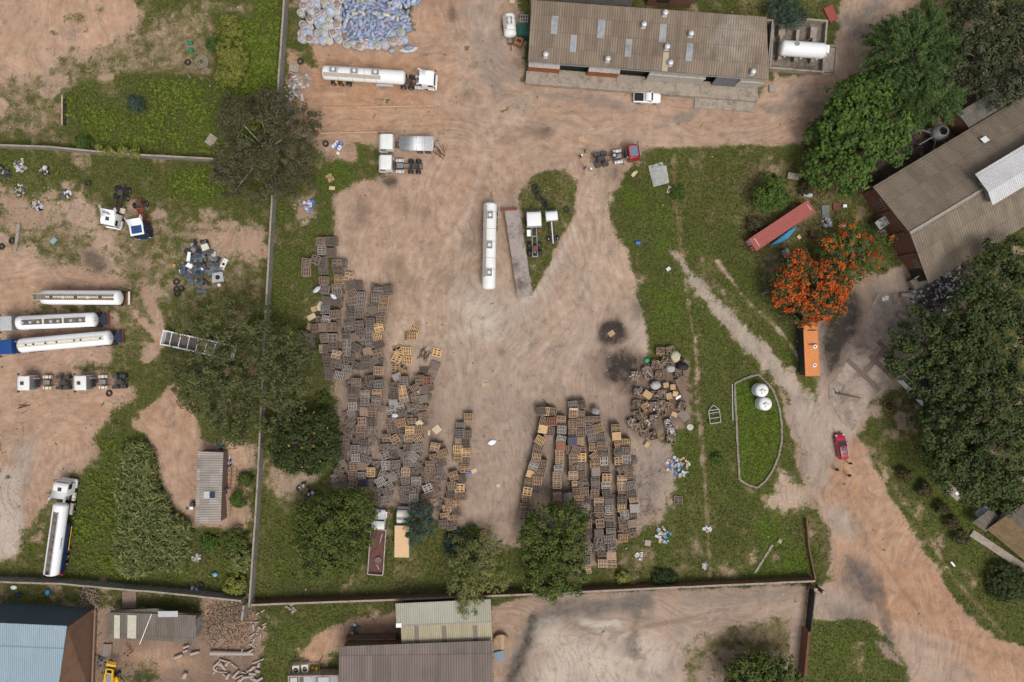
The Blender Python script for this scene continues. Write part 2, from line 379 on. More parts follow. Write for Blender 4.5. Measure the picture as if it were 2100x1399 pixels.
put(area([(-60,945),(35,965),(48,1060),(36,1140),(-60,1155)],6,12),grass=0.08,grey=0.65,pale=0.55)
put(area([(25,905),(70,905),(72,960),(60,1000),(30,960)],8,12),grey=.8,grass=.1)
put(area([(48,1060),(90,1060),(85,1190),(-40,1190),(-40,1155),(36,1145)],8,14),grass=.75,lush=.45)
put(area([(380,1090),(510,1090),(508,1215),(240,1190),(250,1170),(380,1180)],10,12),grass=.93,lush=.5)
put(area([(568,330),(700,330),(690,480),(610,560),(600,700),(540,900),(525,1230),(508,1236)],15,14),grass=0.9,lush=0.42)
put(area([(520,960),(700,960),(760,1040),(940,1090),(1100,1110),(1300,1080),(1460,1180),(1450,1205),(515,1232)],18,20),grass=0.87,lush=0.36)
put(area([(560,960),(640,960),(650,1050),(580,1050)],18,20),grass=.55,lush=.1)
put(area([(600,400),(650,380),(650,450),(615,460)],12,12),grass=.35,red=.2,dark=.2)
put(area([(1260,320),(1700,325),(1780,440),(1740,660),(1640,800),(1610,880),(1690,1190),(1450,1205),(1330,900),(1330,720),(1290,560),(1250,420)],14,14),grass=0.88,lush=0.46)
put(area([(1395,322),(1730,325),(1780,440),(1740,640),(1640,690),(1540,640),(1440,560),(1395,480)],25,20),grass=0.86,lush=0.22)
put(area([(1270,370),(1370,360),(1365,520),(1330,560),(1290,520),(1260,440)],15,16),grass=.96,lush=.62)
put(area([(1320,580),(1400,590),(1410,700),(1340,700)],15,14),grass=.95,lush=.6)
put(area([(1450,520),(1500,520),(1560,620),(1500,600)],15,14),grass=.95,lush=.6)
put(area([(1560,1060),(1650,1030),(1675,1180),(1540,1185)],12,14),grass=0.95,lush=0.66)
put(area([(1595,960),(1660,1000),(1650,1060),(1570,1050)],10,18),grass=0.3,red=0.3,pale=.25)
for x,y,r in((1430,1120,14),(1545,1130,10),(1400,1165,12),(1340,770,10),(1590,1140,9),(1320,570,12),(1480,1165,14),(1500,1175,14)):put(blob(x,y,r,r,8,10),grass=.48,lush=.08)
YARD=[(655,140),(640,85),(700,60),(850,60),(850,-60),(1030,-60),(1072,60),(1072,165),(1290,192),(1560,200),(1590,160),(1710,155),(1740,-60),(1900,-60),(1830,80),(1740,180),(1690,260),(1640,297),(1330,308),(1288,345),(1262,385),(1248,420),(1258,470),(1285,520),(1300,560),(1305,610),(1322,650),(1330,720),(1300,760),(1290,900),(1340,910),(1345,960),(1300,1090),(1190,1180),(1090,1120),(1040,1120),(960,1090),(930,1080),(900,1060),(700,1000),(690,960),(705,860),(690,800),(690,760),(705,600),(690,560),(690,480),(685,400),(700,375),(770,375),(790,360),(775,322),(700,335),(650,300),(590,270),(590,120)]
put(area(YARD,6,14),grass=0.02,red=0.2,lush=.4)
put(area([(605,95),(690,100),(900,110),(905,265),(640,275),(600,220)],25,20),red=0.88)
put(area([(650,218),(900,214),(905,268),(645,276)],4,4),red=.9,pale=.1)
put(area([(840,-60),(930,-60),(930,150),(840,130)],25,20),red=.6)
put(area([(700,300),(1000,320),(1200,330),(1000,420),(800,400)],40,40),red=.42)
put(area([(1040,160),(1700,215),(1640,300),(1050,300)],25,30),red=.52,grey=.1)
for p in([(965,20),(1000,150),(1040,200),(1080,215)],[(1000,0),(1020,110),(1060,170)]):put(stroke(p,30,12,22),grey=.55,dark=.12)
for p in([(1090,190),(1250,210),(1300,225)],[(1340,262),(1420,240),(1430,215)],[(1700,60),(1760,40),(1800,10)],[(1740,40),(1775,60),(1760,75)],[(1620,200),(1640,190)],[(1580,225),(1700,210)]):put(stroke(p,16,7,16),grey=.6,dark=.25)
put(blob(1113,268,24,17,4,8),dark=.6);put(blob(1093,265,14,12,8,8),dark=.3)
put(blob(928,30,9,16,3,4),dark=.62);put(blob(958,193,12,10,4,6),dark=.5);put(blob(800,372,18,13,3,6),dark=.85)
for x,y,r in((745,430,14),(830,425,10),(735,445,14),(1065,385,16),(1055,400,16),(1030,722,9),(845,580,12),(900,560,10),(960,500,10),(870,440,8),(775,400,6),(770,1085,12),(925,570,9),(960,1000,18),(690,930,10),(1260,355,14),(980,465,12),(800,540,10),(820,545,10),(940,660,9),(950,505,8)):
 put(blob(x,y,r,r*1.2,7,10),dark=.38 if r<15 else.3)
put(blob(1030,722,9,8,3,6),dark=.8)
put(area([(960,590),(1060,610),(1110,605),(1090,640),(1010,690),(960,680)],25,40),grey=.5,pale=.95)
put(area([(930,760),(1240,660),(1290,740),(1280,860),(1180,820),(1100,900),(1080,1090),(960,1080),(980,900)],45,45),grey=.22,red=.1,dark=.07)
put(area([(1050,500),(1260,430),(1310,640),(1100,700),(1000,640)],40,30),red=.26,pale=.12)
put(area([(690,760),(960,820),(950,1080),(700,1000)],25,25),dark=.16,red=.2,grey=.25)
put(area([(1080,830),(1300,830),(1300,1090),(1180,1180),(1080,1060)],12,16),dark=.24,grey=.3)
put(area([(650,580),(800,580),(800,760),(890,760),(900,1060),(690,1010),(700,860),(640,760)],12,14),dark=.3,red=.25)
put(blob(1257,683,33,28,4,10),dark=.92);put(blob(1307,634,14,22,7,10),dark=.55,grey=.4)
put(area([(1225,740),(1240,720),(1290,715),(1320,735),(1330,760),(1300,800),(1250,790),(1222,775)],9,16),dark=.95)
put(area([(1205,730),(1240,725),(1240,790),(1215,775)],10,14),dark=.3,red=.3)
put(area([(1290,760),(1410,740),(1420,860),(1330,910),(1285,880)],10,12),dark=.6,grass=.1)
put(area([(1305,905),(1370,910),(1380,1000),(1350,1060),(1310,1080),(1290,980)],10,16),grass=.12,grey=.5,dark=.22,pale=.2)
put(area([(1275,640),(1330,640),(1340,720),(1300,715)],8,10),grey=.3,pale=.2)
put(area([(1088,358),(1110,350),(1160,345),(1184,372),(1180,430),(1165,475),(1145,505),(1130,545),(1105,585),(1092,606),(1080,560),(1075,500),(1065,420),(1066,385)],4,9),grass=.82,lush=.3,dark=0)
put(stroke([(1180,470),(1150,520),(1125,570),(1100,610),(1060,620)],14,6,10),grass=.12,pale=.5,grey=.4)
put(area([(725,290),(780,300),(778,345),(735,330)],6,8),grass=.9,lush=.55);put(area([(640,310),(700,330),(730,345),(720,385),(690,395),(640,390)],8,10),grass=.9,lush=.55)
put(area([(1640,297),(1330,306),(1300,330),(1480,330),(1660,330)],6,8),grass=.9,lush=.35)
put(area([(970,1090),(1010,1060),(1040,1110),(1000,1130)],10,12),grass=.5,lush=.3)
trk=random.Random(3)
for base,n in(([(930,40),(960,160),(990,280),(1000,360)],5),([(1000,330),(960,430),(940,560),(930,700),(960,860)],8),([(1230,330),(1225,420),(1215,520),(1170,620),(1080,700),(1000,800)],9),([(1020,240),(1200,270),(1400,285),(1600,270)],6),([(960,420),(900,500),(860,620),(850,700)],6),([(1150,560),(1100,640),(1000,690),(930,640),(950,520),(970,400)],5),([(1230,360),(1250,480),(1230,600)],4),([(1090,640),(1150,720),(1120,830)],4)):
 for k in range(n):
  o=trk.uniform(-26,26);p=[(x+o+trk.uniform(-5,5),y+o*.3+trk.uniform(-5,5))for x,y in base]
  if k%2:put(stroke(p,3.2,3,2)*.5,dark=.22)
  else:put(stroke(p,4,3,3)*.6,pale=.3)
put(stroke([(1382,322),(1385,400),(1396,500),(1402,540)],11,5,6),grass=.68,lush=.06)
put(stroke([(1402,560),(1425,700),(1436,830),(1445,960),(1452,1075),(1457,1185)],8,4,5),grass=.6,lush=.08)
put(stroke([(1425,760),(1432,860),(1440,960)],4,3,4),grass=.46,red=.2,pale=.2)
DRIVE=[(1376,516),(1390,514),(1412,545),(1440,572),(1475,600),(1502,640),(1560,690),(1602,735),(1645,792),(1700,842),(1760,880),(1660,990),(1650,930),(1625,858),(1610,810),(1580,768),(1540,725),(1500,692),(1470,655),(1440,612),(1412,570),(1385,540)]
put(area(DRIVE,5,16),grass=.3,grey=.6,red=.1,pale=.2)
put(area([(1420,548),(1450,560),(1500,610),(1540,650),(1520,660),(1470,610)],6,10),grass=.62,lush=.15)
put(stroke([(1470,535),(1500,575),(1535,620),(1575,655),(1610,690),(1638,735)],8,5,8),grass=.42,red=.2,pale=.3,lush=.08)
put(area([(1505,780),(1550,770),(1580,800),(1603,860),(1598,930),(1575,975),(1548,1000),(1516,985),(1508,880)],3,3),grass=1,lush=.85)
put(stroke([(1600,800),(1625,860),(1640,940),(1665,1040)],14,7,10),grass=.35,red=.4,dark=.15)
put(area([(1655,1060),(1690,1060),(1705,1180),(1680,1190)],8,8),grass=.7,lush=.25)
put(area([(1770,860),(1860,830),(2100,1000),(2160,1360),(2050,1310),(1950,1210),(1900,1130),(1850,1055),(1800,975)],8,12),grass=.93,lush=.5)
put(stroke([(1775,900),(1830,990),(1890,1075),(1960,1190),(2060,1300)],12,6,8),grass=.62,lush=.1)
put(stroke([(1800,930),(1870,1010),(1930,1100),(2000,1200)],26,12,14),grass=.7,lush=.3)
ROAD=[(1660,880),(1720,830),(1745,878),(1762,905),(1790,960),(1838,1045),(1875,1100),(1935,1200),(1980,1260),(2040,1310),(2160,1350),(2160,1460),(1890,1460),(1868,1380),(1840,1335),(1800,1290),(1780,1270),(1720,1272),(1668,1275),(1660,1205),(1712,1190),(1705,1090),(1680,1040),(1665,960)]
put(area(ROAD,5,10),grass=.03,red=.82)
put(area([(1625,850),(1700,840),(1700,940),(1690,1010),(1670,1010),(1645,930)],10,18),grey=.5,red=.2,grass=.05)
put(area([(1690,1040),(1730,1040),(1760,1090),(1740,1100),(1700,1080)],10,14),grey=.6,red=.2)
put(area([(1735,1135),(1790,1160),(1812,1215),(1790,1240),(1770,1230),(1730,1190)],10,14),dark=.62,grey=.7)
put(stroke([(1750,1190),(1800,1240),(1820,1290),(1822,1320)],18,7,12),dark=.5,grey=.6)
put(area([(1690,1245),(1800,1255),(1790,1275),(1700,1275)],8,12),dark=.42,grey=.6)
put(area([(1665,1200),(1730,1200),(1800,1260),(1670,1275)],12,14),grey=.6,red=.2)
for x,y in((1940,1330),(1925,1355),(1900,1320),(1955,1365),(1990,1385),(1880,1310)):put(blob(x,y,9,6,5,8),dark=.25,grey=.5)
put(area([(1820,1300),(1900,1300),(2060,1460),(1900,1460),(1850,1350)],20,20),grey=.5,pale=.15)
for k in range(5):put(stroke([(1735+k*9,1140+k*4),(1775+k*8,1185),(1800+k*5,1240),(1815+k*4,1310)],5,3,4)*.7,dark=.6)
for k in range(9):
 o=trk.uniform(-20,20);p=[(1730+o,960),(1760+o,1060),(1800+o,1130),(1850+o,1200),(1920+o*1.5,1290),(2050,1355+o)]
 put(stroke(p,5,3,3)*.55,**({'red':.85}if k%2 else{'dark':.2}))
for k in range(5):put(stroke([(1790+k*4,1175),(1830+k*3,1168+k*5),(1865,1178+k*9),(1880,1200+k*12)],4,3,3)*.6,red=.9)
put(area([(1668,1275),(1760,1275),(1800,1300),(1850,1350),(1870,1399),(1870,1460),(1660,1460)],8,14),grass=.9,lush=.5)
put(area([(1795,1315),(1830,1330),(1850,1365),(1815,1350)],5,8),dark=.35,grass=.2)
put(stroke([(1690,1090),(1700,1140)],22,7,8),dark=.2)
put(area([(1850,1460),(1870,1370),(1890,1460)],8,12),grass=.15,red=.5)
put(area([(1740,600),(1850,545),(1920,600),(1900,680),(1870,770),(1800,825),(1770,880),(1735,900),(1700,850),(1680,800),(1720,700)],5,6),grass=.02,grey=.45,red=.18)
put(area([(1755,560),(1790,560),(1800,620),(1755,650)],8,10),grass=.1,red=.45,dark=.2)
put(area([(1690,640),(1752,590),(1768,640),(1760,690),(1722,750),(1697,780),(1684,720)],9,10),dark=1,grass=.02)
put(area([(1640,655),(1700,655),(1700,800),(1680,800)],5,6),grass=.35,grey=.5)
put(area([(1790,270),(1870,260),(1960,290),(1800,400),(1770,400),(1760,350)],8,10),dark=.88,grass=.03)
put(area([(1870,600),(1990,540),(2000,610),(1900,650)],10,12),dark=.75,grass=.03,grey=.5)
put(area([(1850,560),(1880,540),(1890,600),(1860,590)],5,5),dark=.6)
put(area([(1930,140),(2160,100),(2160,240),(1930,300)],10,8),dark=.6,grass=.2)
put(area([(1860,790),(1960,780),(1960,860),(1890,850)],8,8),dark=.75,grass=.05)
put(area([(1770,820),(1860,790),(1910,870),(1880,920),(1800,900)],12,16),grass=.72,lush=.3)
for x,y,r in((1793,843,16),(1850,860,15),(1835,890,12)):put(blob(x,y,r*.8,r*.8,5,8),grass=.3,red=.2)
put(blob(1850,858,9,12,3,5),grey=.8,dark=.2)
put(area([(1580,30),(1700,-60),(1740,-60),(1700,60),(1690,90),(1580,60)],8,10),grass=.75,lush=.3)
put(area([(1420,-60),(1590,-60),(1580,40),(1420,25)],5,6),grass=.85,lush=.4)
put(area([(540,1240),(700,1240),(820,1238),(815,1270),(750,1290),(700,1320),(640,1460),(510,1460),(525,1310)],10,12),grass=.9,lush=.42)
put(area([(700,1275),(820,1255),(820,1330),(690,1330),(640,1380),(590,1380),(640,1310)],9,14),grass=.1,red=.75)
put(area([(720,1265),(825,1255),(825,1305),(700,1310)],6,8),dark=.38,red=.6)
put(area([(190,1240),(420,1230),(512,1240),(545,1300),(520,1460),(-40,1460),(195,1330)],12,14),grass=.22,red=.4,dark=.46)
put(area([(-40,1195),(195,1215),(420,1222),(420,1262),(215,1245),(-40,1236)],5,6),grass=.75,lush=.35,dark=.12)
put(area([(420,1240),(505,1240),(510,1310),(440,1320)],10,12),red=.6,dark=.28,grass=.02)
put(area([(270,1335),(350,1330),(400,1360),(300,1380)],12,14),red=.6,grass=.15,dark=.05)
put(area([(250,1360),(320,1355),(330,1399),(250,1460)],10,12),grass=.6,lush=.3)
LOT=[(1012,1250),(1100,1222),(1400,1212),(1655,1200),(1650,1270),(1640,1400),(1640,1460),(1012,1460)]
put(area(LOT,4,5),grass=.04,red=.25,grey=.25)
put(area([(1010,1245),(1090,1232),(1090,1300),(1040,1399),(1010,1399)],8,12),red=.5,dark=.12)
put(blob(1125,1247,25,14,6,10),red=.85)
put(area([(1110,1225),(1260,1222),(1330,1225),(1290,1262),(1200,1268),(1120,1265)],12,16),dark=.4,grey=.6)
put(area([(1400,1215),(1600,1205),(1620,1225),(1500,1240),(1400,1235)],10,14),dark=.26,grey=.6)
put(stroke([(1310,1215),(1305,1270),(1300,1300),(1292,1330),(1305,1350)],14,6,10),dark=.5)
put(blob(1290,1325,14,16,5,7),dark=.6);put(blob(1313,1380,8,14,4,5),dark=.4);put(blob(1315,1268,20,6,5,7),dark=.45)
put(area([(1072,1460),(1090,1290),(1105,1262),(1150,1268),(1120,1300),(1095,1340),(1068,1460)],8,10),grey=.85,dark=.22)
put(stroke([(1045,1420),(1072,1330),(1098,1278),(1140,1250),(1230,1242),(1325,1236)],34,9,14),dark=.5,grey=.8)
put(stroke([(1045,1399),(1075,1330),(1095,1268)],16,5,6),dark=.75)
put(area([(1095,1300),(1130,1285),(1260,1290),(1330,1310),(1360,1340),(1330,1460),(1085,1460)],16,26),pale=.55,grey=.25,red=.25)
for x,y,r in((1120,1310,26),(1180,1340,34),(1240,1360,26),(1150,1375,24)):put(blob(x,y,r,r*.6,12,22),pale=.85)
for x,y,r in((1200,1310,14),(1110,1345,12),(1270,1330,14),(1185,1385,16)):put(blob(x,y,r,r*.5,8,14),dark=.22,grey=.5)
for p in([(1195,1275),(1230,1285),(1265,1275)],[(1095,1280),(1140,1268)],[(1100,1295),(1120,1275)]):put(stroke(p,14,6,10),pale=.9,grey=.8)
for p in([(1150,1265),(1200,1290),(1260,1290)],[(1160,1275),(1220,1300)],[(1250,1310),(1290,1290),(1400,1270),(1480,1250)],[(1255,1300),(1330,1285),(1450,1268)]):put(stroke(p,5,4,4),dark=.35)
put(blob(1390,1295,15,8,5,8),grey=.9,dark=.2)
put(area([(1340,1340),(1410,1300),(1420,1460),(1330,1460)],15,18),grey=.6)
put(area([(1400,1325),(1440,1295),(1520,1275),(1600,1262),(1630,1262),(1625,1350),(1500,1345),(1450,1370),(1420,1460),(1395,1400)],10,16),grass=.62,lush=.14)
put(area([(1440,1350),(1520,1330),(1640,1380),(1640,1460),(1420,1460)],10,14),grass=.4,red=.3,dark=.35)
put(stroke([(1635,1260),(1632,1330),(1625,1399)],14,6,6),grass=.05,red=.2)
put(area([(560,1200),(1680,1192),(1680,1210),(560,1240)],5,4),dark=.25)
put(area([(600,90),(1720,90),(1700,320),(600,330)],40,20),ew=1);put(area([(-60,500),(300,500),(300,900),(-60,900)],40,20),ew=1);put(area([(1000,1200),(1660,1190),(1660,1320),(1000,1300)],20,10),ew=1)
N_pat=fbm(PX/55,PY/55,31,5);inn=(PX>-60)&(PX<2160)&(PY>-60)&(PY<1460)
bare=np.clip((N_pat-.60)/.12,0,1)*inn;G['grass']=G['grass']-.26*bare*(G['lush']<.6)*(G['grass']>.5);G['lush']=G['lush']-.18*bare
weed=np.clip((fbm(PX/16,PY/16,41,3)-.70)/.08,0,1)*np.clip((fbm(PX/90,PY/90,45,2)-.52)/.1,0,1)*inn;G['grass']=np.maximum(G['grass'],.5*weed*(G['dark']<.2))
G['dark']=np.clip(G['dark']+0.10*(N_mid-0.5)*(1-G['grass'])+.06*(N_big-.5),0,1)
G['lush']=np.clip(G['lush']+0.55*(N_mid-0.5)+0.35*(N_big-0.5),0,1)
G['red']=np.clip(G['red']+0.5*(N_big-0.5)*(1-G['dark']),0,1)
ny,nx=gx.shape
gz=(0.05*(N_mid-0.5)+0.03*(N_small-.5))-0.03
idx=np.arange(nx*ny).reshape(ny,nx)
GQ=np.stack([idx[:-1,:-1],idx[:-1,1:],idx[1:,1:],idx[1:,:-1]],-1).reshape(-1,4)
def groundmat():
 m,nt,b=newmat('ground_soil_and_grass')
 def at(n):return _n(nt,'ShaderNodeAttribute',attribute_name=n).outputs['Fac']
 geo=_n(nt,'ShaderNodeNewGeometry');pos=geo.outputs['Position']
 n1=_noise(nt,pos,0.55,5,.65);n2=_noise(nt,pos,2.6,5,.7);n3=_noise(nt,pos,0.12,4,.6);n4=_noise(nt,pos,7.0,3,.6)
 wv_=_n(nt,'ShaderNodeVectorMath',operation='ADD');wob=_n(nt,'ShaderNodeTexNoise');wob.inputs['Scale'].default_value=.045;wsc=_n(nt,'ShaderNodeVectorMath',operation='SCALE');wsc.inputs['Scale'].default_value=22;nt.links.new(pos,wob.inputs['Vector']);nt.links.new(wob.outputs['Color'],wsc.inputs[0]);nt.links.new(pos,wv_.inputs[0]);nt.links.new(wsc.outputs[0],wv_.inputs[1])
 def lin(x):return _math(nt,'MINIMUM',_math(nt,'MAXIMUM',x,0.0),1.0)
 def jit(n,k):return _math(nt,'MULTIPLY',_math(nt,'SUBTRACT',n,.5),k)
 tan=_mix(nt,(0.338,0.243,0.180),(0.465,0.348,0.268),_ramp(nt,n1,.3,.7))
 red=_mix(nt,(0.385,0.205,0.115),(0.50,0.30,0.185),_ramp(nt,n1,.3,.7))
 c=_mix(nt,tan,red,at('red'))
 grey=_mix(nt,(0.275,0.235,0.205),(0.405,0.35,0.305),_ramp(nt,n2,.25,.75))
 c=_mix(nt,c,grey,lin(_math(nt,'MULTIPLY',at('grey'),_math(nt,'ADD',1.0,jit(n1,2.2)))))
 c=_mix(nt,c,(0.60,0.525,0.445),lin(_math(nt,'MULTIPLY',at('pale'),_math(nt,'ADD',.9,jit(n2,2.6)))))
 for sc_,wt in(((1.3,.11,1),_ramp(nt,at('ew'),.35,.65,1,0)),((.11,1.3,1),_ramp(nt,at('ew'),.35,.65))):
  mp=_n(nt,'ShaderNodeMapping');mp.inputs['Scale'].default_value=sc_;nt.links.new(wv_.outputs[0],mp.inputs['Vector'])
  ns_=_noise(nt,mp.outputs[0],1.1,5,.7)
  c=_mix(nt,c,(0.215,0.165,0.135),_math(nt,'MULTIPLY',_math(nt,'MULTIPLY',_ramp(nt,ns_,.49,.68),wt),.50))
  c=_mix(nt,c,(0.56,0.445,0.36),_math(nt,'MULTIPLY',_math(nt,'MULTIPLY',_ramp(nt,ns_,.48,.30),wt),.38))
 c=_mix(nt,c,(0.19,0.145,0.12),_math(nt,'MULTIPLY',_ramp(nt,n2,.55,.74),.42))
 c=_mix(nt,c,(0.19,0.155,0.135),_math(nt,'MULTIPLY',_ramp(nt,_noise(nt,pos,.42,7,.72),.53,.68),.50))
 c=_mix(nt,c,(0.155,0.135,0.125),_math(nt,'MULTIPLY',_ramp(nt,_noise(nt,pos,.19,7,.78),.58,.66),.48))
 c=_mix(nt,c,(0.60,0.50,0.42),_math(nt,'MULTIPLY',_ramp(nt,n4,.62,.8),.5))
 dry=_mix(nt,(0.135,0.105,0.046),(0.25,0.195,0.105),_ramp(nt,n2,.35,.65))
 olive=_mix(nt,(0.044,0.050,0.012),(0.122,0.130,0.036),_ramp(nt,n2,.32,.68))
 lushc=_mix(nt,(0.034,0.062,0.006),(0.118,0.172,0.018),_ramp(nt,n2,.32,.68))
 lf=_math(nt,'ADD',at('lush'),jit(n1,.9))
 g=_mix(nt,dry,olive,_ramp(nt,lf,-.1,.38));g=_mix(nt,g,lushc,_ramp(nt,lf,.4,.95))
 g=_mix(nt,g,(0.022,0.026,0.009),_math(nt,'MULTIPLY',_ramp(nt,n4,.55,.75),.45))
 cov=_math(nt,'ADD',at('grass'),_math(nt,'ADD',jit(n1,1.0),jit(n2,.9)))
 c=_mix(nt,c,g,_ramp(nt,cov,.34,.66))
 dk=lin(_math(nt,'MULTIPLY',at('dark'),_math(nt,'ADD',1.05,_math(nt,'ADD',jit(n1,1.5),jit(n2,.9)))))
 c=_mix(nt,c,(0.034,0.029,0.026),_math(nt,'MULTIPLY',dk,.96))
 h=_n(nt,'ShaderNodeHueSaturation');mr=_n(nt,'ShaderNodeMapRange');mr.inputs[1].default_value=.3;mr.inputs[2].default_value=.7;mr.inputs[3].default_value=.86;mr.inputs[4].default_value=1.12
 nt.links.new(n3,mr.inputs[0]);nt.links.new(mr.outputs[0],h.inputs['Value']);nt.links.new(c,h.inputs['Color'])
 nt.links.new(h.outputs[0],b.inputs['Base Color']);b.inputs['Roughness'].default_value=.95;b.inputs['Specular IOR Level'].default_value=.12
 bp=_n(nt,'ShaderNodeBump');bp.inputs['Strength'].default_value=.7;bp.inputs['Distance'].default_value=.12
 nt.links.new(_math(nt,'ADD',n2,n4),bp.inputs['Height']);nt.links.new(bp.outputs[0],b.inputs['Normal'])
 return m
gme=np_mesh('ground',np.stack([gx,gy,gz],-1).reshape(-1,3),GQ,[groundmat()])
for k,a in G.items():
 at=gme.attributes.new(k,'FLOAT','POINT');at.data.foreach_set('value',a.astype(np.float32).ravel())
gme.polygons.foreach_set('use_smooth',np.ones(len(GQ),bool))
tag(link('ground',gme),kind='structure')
def sample(name,px,py):
 x,y=W(px,py);i=min(max(int(np.searchsorted(GX,x)),0),nx-1);j=min(max(int(np.searchsorted(GY,y)),0),ny-1)
 return G[name][j,i]
# ------------------------------------------------------------------ leaves / tufts as clouds of small faces
def leaf_quads(P,Nn,ln,wd,r):
 n=len(P);t=r.normal(size=(n,3));t-=(t*Nn).sum(1,keepdims=True)*Nn;t/=np.linalg.norm(t,axis=1,keepdims=True)+1e-9
 bi=np.cross(Nn,t);ln=np.broadcast_to(ln,(n,))[:,None];wd=np.broadcast_to(wd,(n,))[:,None]
 V=np.stack([P-t*ln/2,P+bi*wd/2,P+t*ln/2,P-bi*wd/2],1).reshape(-1,3)
 return V,np.arange(4*n).reshape(n,4)
def grass_tufts(n,name,label_kind,seed,cover_min,hmin,hmax,lush_min,mats,area_box=(-92,-62,92,62)):
 r=np.random.default_rng(seed);x=r.uniform(area_box[0],area_box[2],n*4);y=r.uniform(area_box[1],area_box[3],n*4)
 i=np.clip(np.searchsorted(GX,x),0,nx-1);j=np.clip(np.searchsorted(GY,y),0,ny-1)
 ok=(G['grass'][j,i]+r.normal(0,.12,n*4)>cover_min)&(G['lush'][j,i]+r.normal(0,.1,n*4)>lush_min)
 x,y,i,j=x[ok][:n],y[ok][:n],i[ok][:n],j[ok][:n];n=len(x);k=4
 h=r.uniform(hmin,hmax,n);X=np.repeat(x,k)+r.normal(0,.10,n*k);Y=np.repeat(y,k)+r.normal(0,.10,n*k);H=np.repeat(h,k)
 P=np.stack([X,Y,H*.5],-1);N_=r.normal(size=(n*k,3))*.8;N_[:,2]=abs(N_[:,2])+.55;N_/=np.linalg.norm(N_,axis=1,keepdims=True)
 V,Q=leaf_quads(P,N_,H*1.3,H*.35+.05,r);V[:,2]=np.maximum(V[:,2],0.0)
 tint=np.repeat(np.repeat(np.clip(G['lush'][j,i]*1.0+r.normal(0,.18,n),0,1),k),4)
 return tag(link(name,np_mesh(name,V,Q,mats,tint)),kind='stuff')
grass_tufts(34000,'grass',None,3,.72,.10,.26,.0,[leafmat('grass_blades',(0.085,0.075,0.024),(0.085,0.125,0.020))])
grass_tufts(11000,'tall_grass',None,4,.9,.25,.6,.55,[leafmat('tall_grass_blades',(0.092,0.100,0.014),(0.150,0.190,0.026))],(-92,-42,-38,62))
# ------------------------------------------------------------------ boundary walls, kerbs, buildings
def wall(name,label,pts,h,t,m,cat='wall',cap=None,z0=-0.1,post=None):
 """a wall drawn along its foot in photo pixels, with a coping and piers"""
 P=[W(*p)for p in pts];root=thing(name,label,cat,(P[0][0],P[0][1],0));o=Vector((P[0][0],P[0][1],0))
 b=MB();c=MB();q=MB()
 for(x0,y0),(x1,y1)in zip(P,P[1:]):
  a=Vector((x0,y0,0))-o;e=Vector((x1,y1,0))-o;d=e-a;L=d.length;n=max(1,int(L/3.0));u=d/L
  for k in range(n):
   s0,s1=a+u*(L*k/n),a+u*(L*(k+1)/n);hh=h*(1+rng.uniform(-.03,.03))
   b.bar(s0+Vector((0,0,hh/2+z0/2)),s1+Vector((0,0,hh/2+z0/2)),t,hh-z0,m)
   if cap:c.bar(s0+Vector((0,0,hh+.04)),s1+Vector((0,0,hh+.04)),t+.09,.08,cap)
   if post:q.box((s0.x,s0.y,h/2+.05),(t+.12,t+.12,h+.1),post,rz=math.atan2(u.y,u.x))
 b.build('panel',root)
 if cap:c.build('coping',root)
 if post:q.build('pier',root)
 return root
wall('boundary_wall','long grey cement wall beside the bright green field and sack heap',[(594,-40),(588,60),(580,170),(574,285)],2.2,.22,wallgrey,cap=concrete)
wall('boundary_wall','grey cement wall dividing the tanker yard from the pallet yard',[(572,300),(562,480),(550,700),(536,1000),(520,1236)],2.0,.2,wallgrey,cap=concrete)
wall('boundary_wall','thin grey wall below the green field with creeper on top',[(-40,302),(120,308),(200,316),(300,324),(448,332)],2.0,.2,wallgrey,cap=concrete)
wall('boundary_wall','grey slab wall behind the long tanker at lower left',[(-40,1182),(150,1188),(230,1196),(340,1205),(505,1222)],2.3,.2,wallgrey,cap=concrete,post=concrete)
wall('wall_stub','short grey wall end beside the brown mulch heap',[(510,1232),(506,1262)],2.2,.25,wallgrey,cap=concrete)
wall('boundary_wall','red brick wall along the bottom edge of the pallet yard',[(524,1232),(800,1222),(1100,1210),(1400,1196),(1662,1184)],1.9,.23,BRICK,cap=concrete)
wall('boundary_wall','low brown wall beside the dirt road at the lawn edge',[(1668,1186),(1655,1120),(1650,1062)],.9,.22,BRICKB)
wall('boundary_wall','red brick wall running down from the black gate',[(1647,1284),(1634,1420)],2.4,.3,BRICK,cap=rust)
def flat_poly(name,poly,z,m,z0=None,kind='structure',parent=None):
 b=MB();b.prism([W(*p)for p in poly],z0 if z0 is not None else z-.3,z,m);return tag(b.build(name,parent),kind=kind)if kind else b.build(name,parent)
g=thing('sliding_gate','black sheet sliding gate at the brick wall end','gate',(*W(1660,1202),0));o=Vector((*W(1660,1202),0));e=Vector((*W(1651,1284),0))-o
b=MB();b.bar(Vector((0,0,1.25)),e+Vector((0,0,1.25)),.08,2.3,mat('black_gate_paint',(0.014,0.015,0.022),.45,var=.1));b.build('gate_panel',g)
b=MB();
for k in range(7):p=e*(k/6);b.box((p.x-.08,p.y,1.2),(.08,.08,2.4),darkmetal)
b.bar((0,0,2.42),e+Vector((0,0,2.42)),.14,.06,darkmetal);b.build('gate_frame',g)
for q in((1660,1199),(1676,1205)):
 b=MB();b.box((0,0,1.25),(.45,.45,2.5),BRICK);b.box((0,0,2.55),(.55,.55,.1),concrete)
 tag(b.build('gate_pier',None,(*W(*q),0)),'red brick pier at the %s of the black gate'%('head' if q[0]==1660 else 'road side'),'pier')
def lay(poly,z):
 """polygon corners given in pixels, each with its own height"""
 zz=z if isinstance(z,(list,tuple))else[z]*len(poly);return[Vector((*W(p[0],p[1],h),h))for p,h in zip(poly,zz)]
